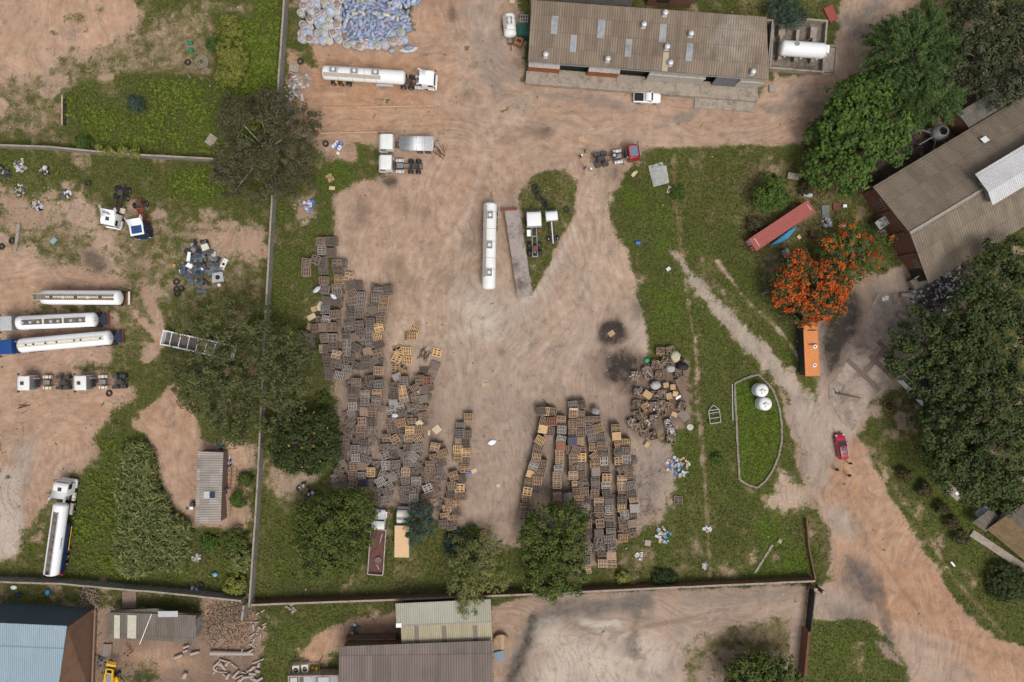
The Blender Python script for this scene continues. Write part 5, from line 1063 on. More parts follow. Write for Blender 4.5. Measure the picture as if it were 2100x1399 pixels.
def lids(tk,L_):
 for x,y,z,h,r,m in L_:b=MB();b.cyl((x,y,z),(x,y,z+h),r,m,n=14);b.build('manhole_lid',tk)
def tank_trailer(label,front,rear,z,style,name='tank_trailer',L=None,root=None,x0=None,x1=None):
 if root is None:c,a,L=span(front,rear,z);t=thing(name,label,'tank trailer',c,a);x0,x1=-L/2,L/2
 else:t=root;L=x1-x0
 if style=='hatches':
  tk=tank_body(t,x0,x1,2.3,2.15,2.45,white,[x0+1.7,x0+4.6,x0+6.7,x0+9.6,x0+11.5]);[hatchbox(tk,x,.05,3.5)for x in(x0+2.3,x0+7.4,x0+12.1)]
  b=MB();b.box((x0+L*.45,-.74,3.34),(L*.82,.55,.05),palewalk,rx=R(34));b.build('walkway',tk)
  b=MB();[b.bar((x0+1.4,1.2+s,.9),(x0+.1,1.2+s,3.1),.06,.06,palegrey)for s in(0,.35)];b.build('ladder',tk)
  trailer_gear(t,x0+.2,x1-.3,[x0+1.4,x0+2.75,x0+4.1],legs=x0+L*.72)
 if style=='grating':
  tk=tank_body(t,x0,x1-.9,2.5,2.2,2.5,cleanwhite,slope=(.4,1.4));b=MB();b.box((x0+L/2+.3,0,3.56),(L-.9,1.0,.06),walkway);
  for k in range(44):b.box((x0+1.0+k*(L-1.5)/44,0,3.62),(.09,1.0,.06),mat('pale_grating_bar',(.34,.30,.25),.8))
  for s in(-1,1):b.box((x0+L/2+.3,s*.52,3.6),(L-.9,.07,.2),cream)
  b.build('walkway',tk);lids(tk,[(x0+3+k*2.1,.05,3.6,.15,.27,cream if k%2 else rust)for k in range(5)])
  trailer_gear(t,x0-.2,x1-.6,[x0+1.4,x0+2.75,x0+4.1],legs=x0+L*.75);b=MB();b.box((x0-.55,0,1.2),(.35,2.3,.1),cream);b.box((x0-.2,0,1.1),(.5,1.6,.2),rust);b.build('rear_bumper',t)
 if style in('coaming','cream'):
  tk=tank_body(t,x0,x1,2.45,2.2,2.5,cleanwhite,slope=(.4,.7));b=MB()
  if style=='coaming':
   b.box((x0+L/2-.1,0,3.58),(L*.8,.95,.05),walkway)
   for s in(-1,1):b.box((x0+L/2-.1,s*.5,3.62),(L*.8,.07,.2),cleanwhite)
   for k in(.37,.62):b.box((x0+L*k,0,3.63),(.3,.95,.1),cream)
   b.build('walkway',tk);lids(tk,[(x0+L*k,.05,3.6,.14,.24,palegrey)for k in(.15,.27,.43,.52,.68,.78,.88)])
  else:
   b.box((x0+L/2+.2,0,3.57),(L*.93,.8,.05),mat('cream_walkway',(.60,.55,.45),.7,dirt=(.2,.16,.11),dirt_amt=.3));b.build('walkway',tk)
   lids(tk,[(x0+L*k,.02,3.58,.12,.16,darkmetal)for k in(.08,.29,.36,.55,.67,.8,.88)])
  trailer_gear(t,x0-.8,x1-.3,[x0+.8,x0+2.1,x0+3.4],frm=navy,legs=None);b=MB();b.box((x0-.5,0,1.1),(1.0,1.9,.3),mat('dark_blue_chassis',(.02,.03,.07),.6));b.box((x0-1.1,0,.95),(.1,2.2,.25),mat('dull_orange_bar',(.30,.07,.03),.7));b.build('rear_bumper',t)
  b=MB();[b.bar((x0-.02,s,1.2),(x0-.02,s,3.3),.05,.05,palegrey)for s in(-.25,.25)];b.build('ladder',tk)
 return tk
tank_trailer('white tank trailer standing alone in the middle of the yard',(1002,593),(1005,414),3.2,'hatches')
tank_trailer('white tank trailer with grimy slatted walkway, uppermost of the left three',(69,609),(244,610),3.3,'grating')
for lab,f,r,sty,cabm,rp in(('white tanker with grey white cab, middle of the left three tankers',(-8,664),(192,655),'coaming',palegrey,None),('white tanker with royal blue cab, lowest of the left three tankers',(-8,713),(223,692),'cream',bluepaint,None)):
 c,a,L=span(f,r,3.3);t=thing('tanker_truck',lab,'tanker truck',c,a);tl=13.6 if sty=='coaming' else 15.9
 tank_trailer(None,None,None,0,sty,root=t,x0=-L/2,x1=-L/2+tl);tractor(t,6.4,cabm,rear=cabm if cabm is bluepaint else midgrey,x_off=L/2-3.2,hatch=False,z1=3.3,cabl=2.6)
for lab,f,r in(('white tractor unit with roof hatch, left of the two parked in line',(42,785),(140,785)),('white tractor unit with roof hatch, right of the two parked in line',(157,785),(256,783))):
 c,a,L=span(f,r,1.9);t=thing('tractor_unit',lab,'tractor unit',c,a,'tractor units parked in line on the sand');tractor(t,L,white,rear=midgrey,z1=3.3,axles=2,cabl=2.5,tanks=cream,mud=True)
c,a,L=span((128,990),(101,1182),3.0);t=thing('tanker_truck','white tanker with navy skirt and dark lettering beside the maize','tanker truck',c,a)
x0=-L/2;tl=12.6;tk=tank_body(t,x0,x0+tl,2.5,2.2,2.5,cleanwhite,slope=(.4,.5))
b=MB();b.box((x0+tl*.46,.0,3.58),(tl*.86,.95,.05),mat('brown_walkway',(.16,.13,.115),.85,var=.2));[b.box((x0+tl*.46,s*.5,3.61),(tl*.86,.07,.18),cleanwhite)for s in(-1,1)];b.build('walkway',tk)
lids(tk,[(x0+tl*k,.03,3.6,.12,.24,walkway if k>.1 else black)for k in(.06,.16,.26,.37,.48,.55,.73,.82)])
b=MB();b.box((x0+tl*.36,-1.2,1.55),(tl*.7,.16,.9),navy);b.build('side_skirt',t);b=MB();b.box((x0+tl*.5,-1.5,1.1),(4.2,.08,.1),yellow);b.build('hose_rail',t)
b=MB();b.box((x0-.1,-.3,1.2),(.3,2.0,.5),redpaint);b.build('rear_bumper',t);trailer_gear(t,x0+.2,x0+tl-.3,[x0+1.4,x0+2.7,x0+4.0])
lettering('//EmL',.85,navy,tk,(x0+tl*.46,-1.03,3.06),(R(42),0,0))
b=MB();b.box((x0+tl-1.2,-1.15,1.3),(2.0,.5,.3),palewalk);b.build('tool_tray',t)
xo=L/2-3.1;tractor(t,6.6,cleanwhite,x_off=xo,z1=3.5,deflector=.55,axles=2,cabl=2.3,tanks=cream)
c,a,L=span((234,468),(251,379),.9);t=thing('wrecked_tractor_unit','stripped white tractor unit with lettering on its wind deflector','tractor unit',c,a);tractor(t,L,cleanwhite,deflector=.75,z1=3.3,axles=2,cabl=2.35,bits=False)
b=MB();b.box((L/2-3.2,.95,.9),(.9,.8,.5),cream);b.build('battery_box',t);cb=[o for o in t.children if o.name.startswith('cab')][0];lettering('//EmL',.62,navy,cb,(L/2-2.15,0,3.85),(0,R(-26),R(-90)))
c,a,L=span((298,488),(284,409),.9);t=thing('wrecked_tractor_unit','stripped tractor unit with blue and white cab on bare red chassis','tractor unit',c,a);tractor(t,L,navy,frm=redchassis,roof=cleanwhite,roofpanel=bluepaint,deflector=.75,z1=3.3,axles=1,cabl=2.4,bits=False)
cb=[o for o in t.children if o.name.startswith('cab')][0];b=MB();b.box((L/2-1.2,0,3.315),(2.2,2.35,.05),cleanwhite);b.build('roof_rim',cb);b=MB();b.box((L/2-3.0,0,1.1),(.2,3.2,.18),redchassis);b.build('cross_beam',t)
[setattr(o,'location',(o.location.x,o.location.y,o.location.z+.05))for o in cb.children if o.name.startswith('roof_panel')or o.name.startswith('roof_hatch')]
c,a,L=span((1094,434),(1098,527),1.6);t=thing('tractor_unit','white cab tractor unit with pale blue chassis on the grass island','tractor unit',c,a);tractor(t,L,cleanwhite,frm=bluegrey,rear=palegrey,hatch=False,axles=2,cabl=2.7,z1=2.9,bits=False)
b=MB();b.box((L/2-3.6,.95,.85),(1.1,.65,.6),cleanwhite);b.build('tool_box',t);b=MB();b.box((L/2-3.2,-.95,.85),(.5,.6,.4),rust);b.build('battery_box',t)
c,a,L=span((1130,432),(1136,499),1.4);t=thing('cab_chassis_truck','small white cab truck with bare black chassis on the grass island','truck',c,a);frame_part(t,-L/2,L/2-.4,darkmetal,w=.7);cab_part(t,L/2,L/2-1.75,2.05,.8,2.3,cleanwhite,hatch=False)
for s in(-1,1):wheel(t,L/2-.9,s*.85,.4,.24);wheel(t,-L/2+1.0,s*.8,.4,.24,dual=True)
b=MB();b.bar((-L/2,.1,1.08),(L/2-1.9,.05,1.1),.14,.08,silver);b.build('prop_shaft',t)
c,a,L=span((1077,609),(1050,431),1.3);t=thing('flatbed_trailer','weathered grey flatbed trailer beside the lone white tank trailer','trailer',c,a)
deck=mat('weathered_deck_boards',(.36,.305,.275),.95,var=.22,scale=2.5,dirt=(.10,.075,.065),dirt_amt=.5,dscale=.35);b=MB();n=58
for k in range(n):b.box((-L/2+L*(k+.5)/n,rng.uniform(-.03,.03),1.34+rng.uniform(0,.012)),(L/n*.93,2.62,.06),deck)
b.build('deck',t);b=MB();[b.box((0,s*1.3,1.22),(L,.1,.2),rust)for s in(-1,1)];b.build('side_rail',t)
b=MB();b.box((-L/2-.1,-.55,1.3),(.3,2.9,.3),mat('red_rusty_bar',(.25,.06,.05),.8,dirt=(.08,.05,.04),dirt_amt=.4),rz=R(-4));b.build('rear_bar',t)
trailer_gear(t,-L/2+.2,L/2-.3,[-L/2+1.6,-L/2+2.9,-L/2+4.2],legs=L/2-3)
c,a,L=span((332,692),(476,724),2.6);t=thing('frame_trailer','white framed stake trailer half hidden under the wide olive tree','trailer',c,a);b=MB();b.box((0,0,1.3),(L,2.4,.12),walkway);b.build('deck',t);b=MB()
for s in(-1,1):
 for z in(1.6,2.1,2.6):b.box((0,s*1.2,z),(L,.12,.16),cleanwhite)
 for k in range(9):b.box((-L/2+L*k/8,s*1.2,1.95),(.12,.125,1.5),cleanwhite)
for x in(-L/2,L/2):b.box((x,0,2.0),(.12,2.3,1.3),cleanwhite)
for k in range(7):b.box((-L/2+L*(k+1)/8,0,2.6),(.1,2.3,.1),cleanwhite)
b.build('stake_sides',t);trailer_gear(t,-L/2,L/2,[-L/2+1.5,-L/2+2.8])
c,a,L=span((779,1046),(770,1178),1.6);t=thing('dropside_truck','white bonneted truck with long rust brown load bed','truck',c,a);xf=L/2;frame_part(t,-L/2,xf-.4,darkmetal)
b=MB();b.loft([[(x,p[0],z0+h/2+p[1])for p in rrect(w,h,.18)]for x,w,z0,h in((xf-3.0,2.3,.9,1.75),(xf-1.75,2.3,.9,1.7),(xf-1.6,2.25,.9,1.2),(xf-.35,2.0,.85,1.05),(xf,1.8,.8,.8))],white);cb=b.build('cab',t)
b=MB();b.add([(xf-1.78,-1.0,2.58),(xf-1.52,-1.05,2.1),(xf-1.52,1.05,2.1),(xf-1.78,1.0,2.58)],[(0,1,2,3)],glass);b.build('windscreen',cb)
for s in(-1,1):b=MB();b.box((xf-2.3,s*1.155,2.2),(.95,.03,.5),glass);b.build('side_window',cb)
for s in(-1,1):b=MB();b.loft([[(x,s*1.02+p[0],1.0+p[1])for p in rrect(.4,.6,.12)]for x in(xf-1.5,xf-.35)],white);b.build('mudguard',cb);wheel(t,xf-.95,s*1.0);wheel(t,-L/2+2.6,s*.95,dual=True)
bl_=L-3.25;xb=-L/2+bl_/2;b=MB();b.box((xb,0,1.3),(bl_,2.6,.1),bedrust);b.build('load_bed',t);b=MB()
for c_,d_ in(((xb,1.32,1.6),(bl_,.1,.65)),((xb,-1.32,1.6),(bl_,.1,.65)),((xb-bl_/2,0,1.6),(.1,2.54,.65)),((xb+bl_/2,0,1.75),(.1,2.54,.95))):b.box(c_,d_,mat('pinkish_white_rail',(.52,.46,.43),.6,dirt=(.15,.07,.05),dirt_amt=.3))
b.build('dropside',t)
tp=thing('truck_tyre','pale dusty tyre lying in the rust brown load bed','tyre',(*W(776,1148,1.4),1.5));b=MB();b.lathe(tyre_profile(.55,.32),mat('dusty_rubber',(.20,.165,.135),.95),'Z',n=18);b.build('tyre',tp);b=MB();b.lathe([(.05,0),(.32,.04),(.32,-.06)],mat('dusty_rubber',(.2,.165,.135)),'Z',n=14);b.build('rim',tp)
for p,q,lab in(((784,1095),(779,1113),'pale rod lying at the front of the rust brown load bed'),((772,1158),(778,1168),'pale rod lying at the back of the rust brown load bed'),((760,1136),(774,1122),'dark rod lying across the rust brown load bed')):
 b=MB();b.bar(Vector((*W(*p,1.4),1.42)),Vector((*W(*q,1.4),1.42)),.09,.09,darkmetal if 'dark' in lab else palegrey);tag(b.build('metal_rod'),lab,'rod')
c,a,L=span((826,1045),(825,1141),2.4);t=thing('box_truck','cream roofed box truck with green sides beside the small dark tree','truck',c,a);xf=L/2;frame_part(t,-L/2,xf-.4,darkmetal);cb=cab_part(t,xf,xf-2.3,2.15,.9,2.5,ivory,hatch=False)
b=MB();b.box((xf-1.55,0,2.515),(.5,2.0,.04),mat('tan_roof_patch',(.30,.24,.19),.8));b.build('roof_patch',cb)
bx=L-2.6;xb=-L/2+bx/2;b=MB();b.box((xb,0,1.95),(bx,2.45,2.1),mat('mint_green_side',(.20,.33,.24),.6,var=.08));bd=b.build('box_body',t);b=MB();b.box((xb,0,3.03),(bx-.02,2.42,.07),mat('cream_orange_roof',(.66,.43,.24),.7,var=.04));b.build('box_roof',bd)
b=MB();[b.box((xb,s*1.215,3.05),(bx,.06,.09),mat('pale_green_trim',(.42,.47,.30),.6))for s in(-1,1)];b.build('roof_trim',bd)
for s in(-1,1):wheel(t,xf-1.1,s*.95,.45);wheel(t,-L/2+1.6,s*.9,.45,dual=True)
def car_body(stations,nseg=1):
 return None
def pickup():
 c,a,L=span((1356,201),(1299,199),.9);L=min(L,4.75);t=thing('pickup_truck','white pickup with black load bed parked below the long shed','pickup',c,a);b=MB();xf=L/2
 def ring(x,w,z0,z1,r=.16):return[(x,p[0],(z0+z1)/2+p[1])for p in rrect(w,z1-z0,min(r,(z1-z0)*.4))]
 b.loft([ring(-xf,1.6,.45,.95),ring(-xf+.08,1.72,.35,1.02),ring(-.15,1.76,.32,1.03),ring(.9,1.76,.32,1.02),ring(xf-.5,1.7,.32,.92),ring(xf-.1,1.5,.35,.78),ring(xf,1.3,.4,.66)],cleanwhite);bd=b.build('body',t)
 b=MB();b.loft([ring(-.35,1.55,.95,1.3,.1),ring(-.22,1.5,.95,1.52,.14),ring(.45,1.45,.95,1.53,.14),ring(.62,1.46,.95,1.46,.12),ring(1.15,1.55,.93,1.04,.04)],cleanwhite);cb=b.build('cab',t)
 b=MB();b.add([(.62,-.66,1.475),(1.12,-.72,1.055),(1.12,.72,1.055),(.62,.66,1.475)],[(0,1,2,3)],glass);b.build('windscreen',cb)
 for s in(-1,1):b=MB();b.add([(-.2,s*.765,1.08),(.85,s*.775,1.08),(.55,s*.745,1.42),(-.15,s*.745,1.42)],[(0,1,2,3)if s<0 else(3,2,1,0)],glass);b.build('side_window',cb)
 b=MB();b.box((-xf/2-.28,0,1.035),(xf-.75,1.42,.03),mat('black_bedliner',(.015,.015,.016),.7));[b.box((-xf+.4+k*.3,0,1.055),(.04,1.4,.03),mat('black_bedliner',(.015,.015,.016)))for k in range(6)];b.build('load_bed',t)
 for x in(-xf+.95,xf-.95):
  for s in(-1,1):wheel(t,x,s*.80,.31,.2)
 for s in(-1,1):b=MB();b.box((xf-.2,s*.55,.68),(.25,.35,.14),palegrey);b.build('headlight',bd);b=MB();b.box((.75,s*.92,1.05),(.12,.2,.14),cleanwhite);b.build('wing_mirror',cb)
pickup()
def red_car():
 c,a,L=span((1721,886),(1731,945),.8);L=4.5;t=thing('red_car','crimson hatchback car with glass roof on the dirt road','car',c,a);b=MB();xf=L/2
 def ring(x,w,z0,z1,r=.2):return[(x,p[0],(z0+z1)/2+p[1])for p in rrect(w,z1-z0,min(r,(z1-z0)*.45),5)]
 b.loft([ring(-xf,1.35,.5,.95),ring(-xf+.15,1.68,.35,1.08),ring(-1.2,1.82,.3,1.08),ring(.6,1.82,.3,1.05),ring(xf-.8,1.76,.3,.96),ring(xf-.2,1.58,.32,.8),ring(xf,1.25,.4,.62)],carred);bd=b.build('body',t)
 b=MB();b.loft([ring(-xf+.1,1.3,1.0,1.2,.1),ring(-xf+.45,1.34,1.0,1.5,.16),ring(-.9,1.4,1.0,1.6,.18),ring(.1,1.38,1.0,1.56,.18),ring(1.05,1.5,.98,1.08,.04)],carred);cb=b.build('cabin',t)
 b=MB();b.add([(.15,-.6,1.57),(1.0,-.68,1.1),(1.0,.68,1.1),(.15,.6,1.57)],[(0,1,2,3)],tealglass);b.build('windscreen',cb)
 b=MB();b.add([(-1.35,-.5,1.595),(-.15,-.52,1.585),(-.15,.52,1.585),(-1.35,.5,1.595)],[(0,1,2,3)],tealglass);b.build('glass_roof',cb)
 b=MB();b.add([(-xf+.42,-.55,1.46),(-xf+.42,.55,1.46),(-xf+.06,.58,1.1),(-xf+.06,-.58,1.1)],[(0,1,2,3)],glass);b.build('rear_window',cb)
 for s in(-1,1):
  b=MB();b.add([(-1.7,s*.745,1.12),(.8,s*.765,1.12),(.1,s*.705,1.46),(-1.5,s*.69,1.46)],[(0,1,2,3)if s<0 else(3,2,1,0)],glass);b.build('side_window',cb)
  b=MB();b.tube([(-1.7,s*.6,1.6),(.05,s*.62,1.61)],[.025,.025],steel,5);b.build('roof_rail',cb)
  b=MB();b.box((.75,s*.98,1.08),(.14,.22,.14),carred);b.build('wing_mirror',bd);b=MB();b.box((xf-.3,s*.6,.8),(.3,.3,.1),palegrey);b.build('headlight',bd);b=MB();b.box((-xf+.1,s*.68,.95),(.18,.25,.16),redpaint);b.build('tail_light',bd)
  for x in(-xf+.9,xf-.92):wheel(t,x,s*.82,.34,.22)
red_car()
c,a,L=span((1047,74),(1043,27),2.1);t=thing('tank_bowser','short white tank bowser beside the dark green tank','bowser',c,a);tk=tank_body(t,-L/2,L/2,2.2,1.75,1.75,white,[-.9,.3,1.1]);hatchbox(tk,-.5,0,2.58)
b=MB();b.box((-.4,-.72,2.46),(2.6,.5,.05),palewalk,rx=R(32));b.build('walkway',tk);frame_part(t,-L/2,L/2+.9,darkmetal,.75,.8,4);b=MB();b.bar((L/2+.6,0,.7),(L/2+1.9,0,.5),.14,.12,rust);b.build('drawbar',t)
for s in(-1,1):wheel(t,-.3,s*1.12,.45,.3)
t=thing('green_tank','dark green box tank with grey cage beside the long shed','tank',(*W(1074,61,2),0),R(-3));b=MB();b.box((0,0,1.1),(2.1,2.0,2.1),greentank);b.box((.45,.1,2.2),(1.0,.8,.1),greentank);b.build('tank_shell',t)
b=MB();[b.box((x,1.7,1.6),(.07,.07,1.9),palegrey)for x in(-.7,.6)];[b.box((-.05,y,2.5),(1.35,.06,.06),palegrey)for y in(1.2,1.7,2.3)];[b.box((x,1.7,2.5),(.06,1.4,.06),palegrey)for x in(-.7,-.25,.2,.6)];b.build('cage',t)
t=thing('brick_pillar','square orange brick pillar with hollow top below the bowser','pillar',(*W(1064,85,1),0),R(-18));b=MB()
for c_,d_ in(((0,.5,.6),(1.4,.3,1.3)),((0,-.5,.6),(1.4,.3,1.3)),((.55,0,.6),(.3,.7,1.3)),((-.55,0,.6),(.3,.7,1.3))):b.box(c_,d_,brickmat('orange_brick',(.38,.17,.09),(.32,.13,.07)))
b.build('wall',t)
def container(label,c,a,L,roofm,sidem,doorm,vents=()):
 t=thing('shipping_container',label,'container',c,a);Wd,H=2.44,2.6;n=int(L/.28);b=MB()
 for s in(-1,1):
  pts=[]
  for k in range(n):x0=-L/2+.1+(L-.2)*k/n;d=(L-.2)/n;pts+=[(x0,0),(x0+d*.3,-.036),(x0+d*.5,-.036),(x0+d*.8,0)]
  pts.append((L/2-.1,0));V=[(x,s*(Wd/2+o),z)for z in(.2,H-.12)for x,o in pts];k=len(pts);b.add(V,[(i,i+1,k+i+1,k+i)if s<0 else(i+1,i,k+i,k+i+1)for i in range(k-1)],sidem)
 b.build('side_wall',t);b=MB()
 pts=[]
 for k in range(n):x0=-L/2+.1+(L-.2)*k/n;d=(L-.2)/n;pts+=[(x0,0),(x0+d*.3,-.02),(x0+d*.5,-.02),(x0+d*.8,0)]
 pts.append((L/2-.1,0));k=len(pts);V=[(x,y,H-.02+o)for y in(-Wd/2+.05,Wd/2-.05)for x,o in pts];b.add(V,[(i,i+1,k+i+1,k+i)for i in range(k-1)],roofm);b.build('roof',t)
 b=MB()
 for s in(-1,1):b.box((0,s*(Wd/2-.04),H-.06),(L,.1,.12),roofm);b.box((0,s*(Wd/2-.04),.14),(L,.1,.16),sidem);[b.box((x,s*(Wd/2-.05),H/2),(.14,.12,H-.01),roofm)for x in(-L/2+.07,L/2-.07)]
 for x in(-L/2+.06,L/2-.06):b.box((x,0,H-.06),(.12,Wd-.2,.12),roofm);b.box((x,0,.14),(.12,Wd-.2,.16),sidem)
 b.build('frame',t);b=MB();b.box((L/2-.08,0,H/2),(.06,Wd-.3,H-.3),roofm);b.build('end_wall',t)
 for s in(-1,1):
  b=MB();b.box((-L/2+.03,s*.58,H/2),(.07,1.12,H-.32),doorm);dr=b.build('door',t);b=MB();[b.cyl((-L/2-.03,s*.58+o,.2),(-L/2-.03,s*.58+o,H-.2),.025,steel,n=6)for o in(-.25,.25)];b.build('lock_rod',dr)
 b=MB();b.box((0,0,.06),(L-.3,Wd-.3,.12),darkmetal);b.build('floor',t);return t
c,a,L=span((1671,418),(1537,507),2.6);cont_red=mat('red_container_paint',(.33,.085,.07),.55,var=.08,dirt=(.22,.10,.08),dirt_amt=.3);t=container('brick red shipping container lying in the lawn',c,a,12.2,cont_red,mat('dark_red_container_side',(.18,.045,.04),.6,var=.1),cont_red)
b=MB();b.box((-6.17,.58,2.2),(.012,.95,.22),cleanwhite);b.box((-6.17,.9,1.95),(.012,.25,.2),cleanwhite)
for k in range(4):b.box((-6.17,.55,1.55-.2*k),(.012,.9-.15*(k%2),.07),palegrey);b.box((-6.17,-.58,1.9-.25*k),(.012,.85-.2*(k%2),.07),palegrey)
b.build('door_marking',t)
b=MB();b.box((-6.1+.9,.0,2.605),(.12,1.6,.012),mat('white_marking',(.6,.45,.42),.7));b.build('roof_mark',t)
b=MB();b.box((5.6,.0,2.605),(.12,1.2,.012),mat('white_marking',(.6,.45,.42),.7));b.build('roof_mark',t)
c,a,L=span((1661,655),(1666,768),3.15);t=container('orange container with round roof vents below the blossoming tree',(c.x,c.y+1.0,.55),a+math.pi,12.0,mat('orange_container_paint',(.62,.225,.065),.6,var=.06,dirt=(.35,.16,.07),dirt_amt=.2),mat('charcoal_container_side',(.035,.037,.045),.6,var=.15),mat('orange_container_door',(.62,.225,.065),.6))
b=MB();[b.box((x,y,-.27),(.4,.4,.6),concrete)for x in(-5.6,0,5.6)for y in(-1,1)];b.build('footing',t)
for px,py in((1671,711),(1670,749)):
 p=t.matrix_basis.inverted()@Vector((*W(px,py,3.15),3.15));b=MB();b.cyl((0,0,-.02),(0,0,.12),.34,cleanwhite,n=18);b.cyl((0,0,.12),(0,0,.2),.16,rust,n=12);b.build('roof_vent',t,p)
for px,py in((1665,677),(1666,706)):p=t.matrix_basis.inverted()@Vector((*W(px,py,3.15),3.15));b=MB();[b.box((0,k*.0+o,.008),(.07 if k else.1,1.7-.3*k,.012),darkmetal)for k,o in((0,0),(1,.1),(2,-.1))];[b.box((d,0,.007),(.05,1.9-abs(d)*5,.01),darkmetal)for d in(-.14,.14)];b.build('roof_stain',t,p)
p0,p1=Vector((*W(1580,506),0)),Vector((*W(1633,466),0));t=thing('blue_trough','long bright blue curved plastic sheet tucked beside the red container','sheet',(p0+p1)/2,math.atan2((p1-p0).y,(p1-p0).x));b=MB();Lb=(p1-p0).length;N=16
V=[]
for k in range(N+1):s=k/N;wv_=.95*math.sin(math.pi*s)**.8+.02;V+=[(-Lb/2+Lb*s,.35-.0,.75),(-Lb/2+Lb*s,.35-wv_*.5,.95),(-Lb/2+Lb*s,.35-wv_,.55)]
b.add(V,[(3*k+j,3*k+j+3,3*k+j+4,3*k+j+1)[::-1]for k in range(N)for j in range(2)],bluetarp,True);b.add([(v[0],v[1],v[2]-.06)for v in V],[(3*k+j,3*k+j+3,3*k+j+4,3*k+j+1)for k in range(N)for j in range(2)],bluetarp,True);b.build('shell',t)
b=MB();[b.box((x,.1,.32),(.15,.8,.64),dwood)for x in(-1.2,1.2)];b.build('support',t)
for px,py,lab in((1564,801,'white round water tank on the grass island, upper of two'),(1571,829,'white round water tank on the grass island, lower of two')):
 t=thing('water_tank',lab,'water tank',(*W(px,py,2.4),0),0,'round water tanks on the grass island');b=MB();b.lathe([(1.12,0),(1.15,.1),(1.15,.75),(1.12,.8),(1.15,.85),(1.15,1.55),(1.12,1.6),(1.15,1.65),(1.13,2.1),(.75,2.38),(.3,2.46),(.02,2.46)],cleanwhite,n=30);b.build('tank_shell',t);b=MB();b.lathe([(.34,2.4),(.34,2.56),(.28,2.6),(.02,2.6)],cream,n=16);b.build('lid',t)
 b=MB();[b.box((.45*math.cos(k),.35*math.sin(k*2.1)-.2,2.40+.0),(.25,.2,.1),mat('lid_grime',(.25,.15,.12),.9))for k in(.3,1.9,3.4)];b.build('grime_patch',t)
t=thing('yellow_digger','yellow digger with raised bucket at the lower left edge','digger',(*W(226,1392,1.2),0),R(80));b=MB();b.box((-1.2,0,1.2),(3.2,1.6,.8),yellow);b.box((-1.9,0,2.1),(1.2,1.4,1.1),yellow);b.build('body',t)
b=MB();[b.bar((-.6,s*.72,1.6),(2.0,s*.55,1.9),.22,.3,yellow)for s in(-1,1)];b.bar((2.0,-.6,1.9),(2.0,.6,1.9),.2,.2,yellow);b.bar((1.3,-.6,1.95),(1.3,.6,1.95),.12,.12,yellow);b.build('loader_arm',t)
b=MB();b.box((2.6,0,1.7),(.4,1.7,.12),yellow);[b.box((2.95+.1*(k%2),-.7+.28*k,1.68),(.55,.09,.1),yellow)for k in range(6)];b.build('bucket',t);b=MB();b.box((.2,0,1.7),(1.8,.85,.1),midgrey);b.build('bonnet',t)
for x,s,r in((-2.0,1,.75),(-2.0,-1,.75),(.6,1,.5),(.6,-1,.5)):wheel(t,x,s*.98,r,.42)
t=thing('yellow_bucket','loose yellow digger bucket on the ground beside the digger','bucket',(*W(243,1391),0),R(20));b=MB();b.loft([[(x,p[0],.45+p[1])for p in rrect(1.1,.8,.2)]for x in(-.4,.4)],yellow);b.build('shell',t);b=MB();[b.box((.45,-.4+.27*k,.1),(.3,.1,.1),darkmetal)for k in range(4)];b.build('teeth',t)
# ------------------------------------------------------------------ pallets
TONE=dict(g=('grey',(0.235,0.195,0.168)),d=('dark grey',(0.165,0.128,0.105)),b=('brown',(0.255,0.178,0.130)),t=('tan',(0.43,0.30,0.20)),y=('fresh yellow',(0.62,0.40,0.20)),o=('yellow brown',(0.37,0.24,0.14)),w=('whitish grey',(0.345,0.305,0.275)),r=('reddish',(0.27,0.115,0.072)),n=('navy',(0.085,0.082,0.115)),s=('blue grey',(0.20,0.192,0.19)))
def inside(p,poly):
 c=False;n=len(poly)
 for i in range(n):
  (x0,y0),(x1,y1)=poly[i],poly[(i+1)%n]
  if(y0>p[1])!=(y1>p[1])and p[0]<(x1-x0)*(p[1]-y0)/(y1-y0)+x0:c=not c
 return c
SHADE=mat('pallet_gap_shade',(.035,.028,.024),.95)  # near-black sheet under the deck boards, shade painted into the pallet gaps
PM={k:mat('pallet_wood_'+v[0].replace(' ','_'),v[1],.9,var=.22,scale=3,dirt=(.055,.045,.04),dirt_amt=.28,objvar=.16)for k,v in TONE.items()}
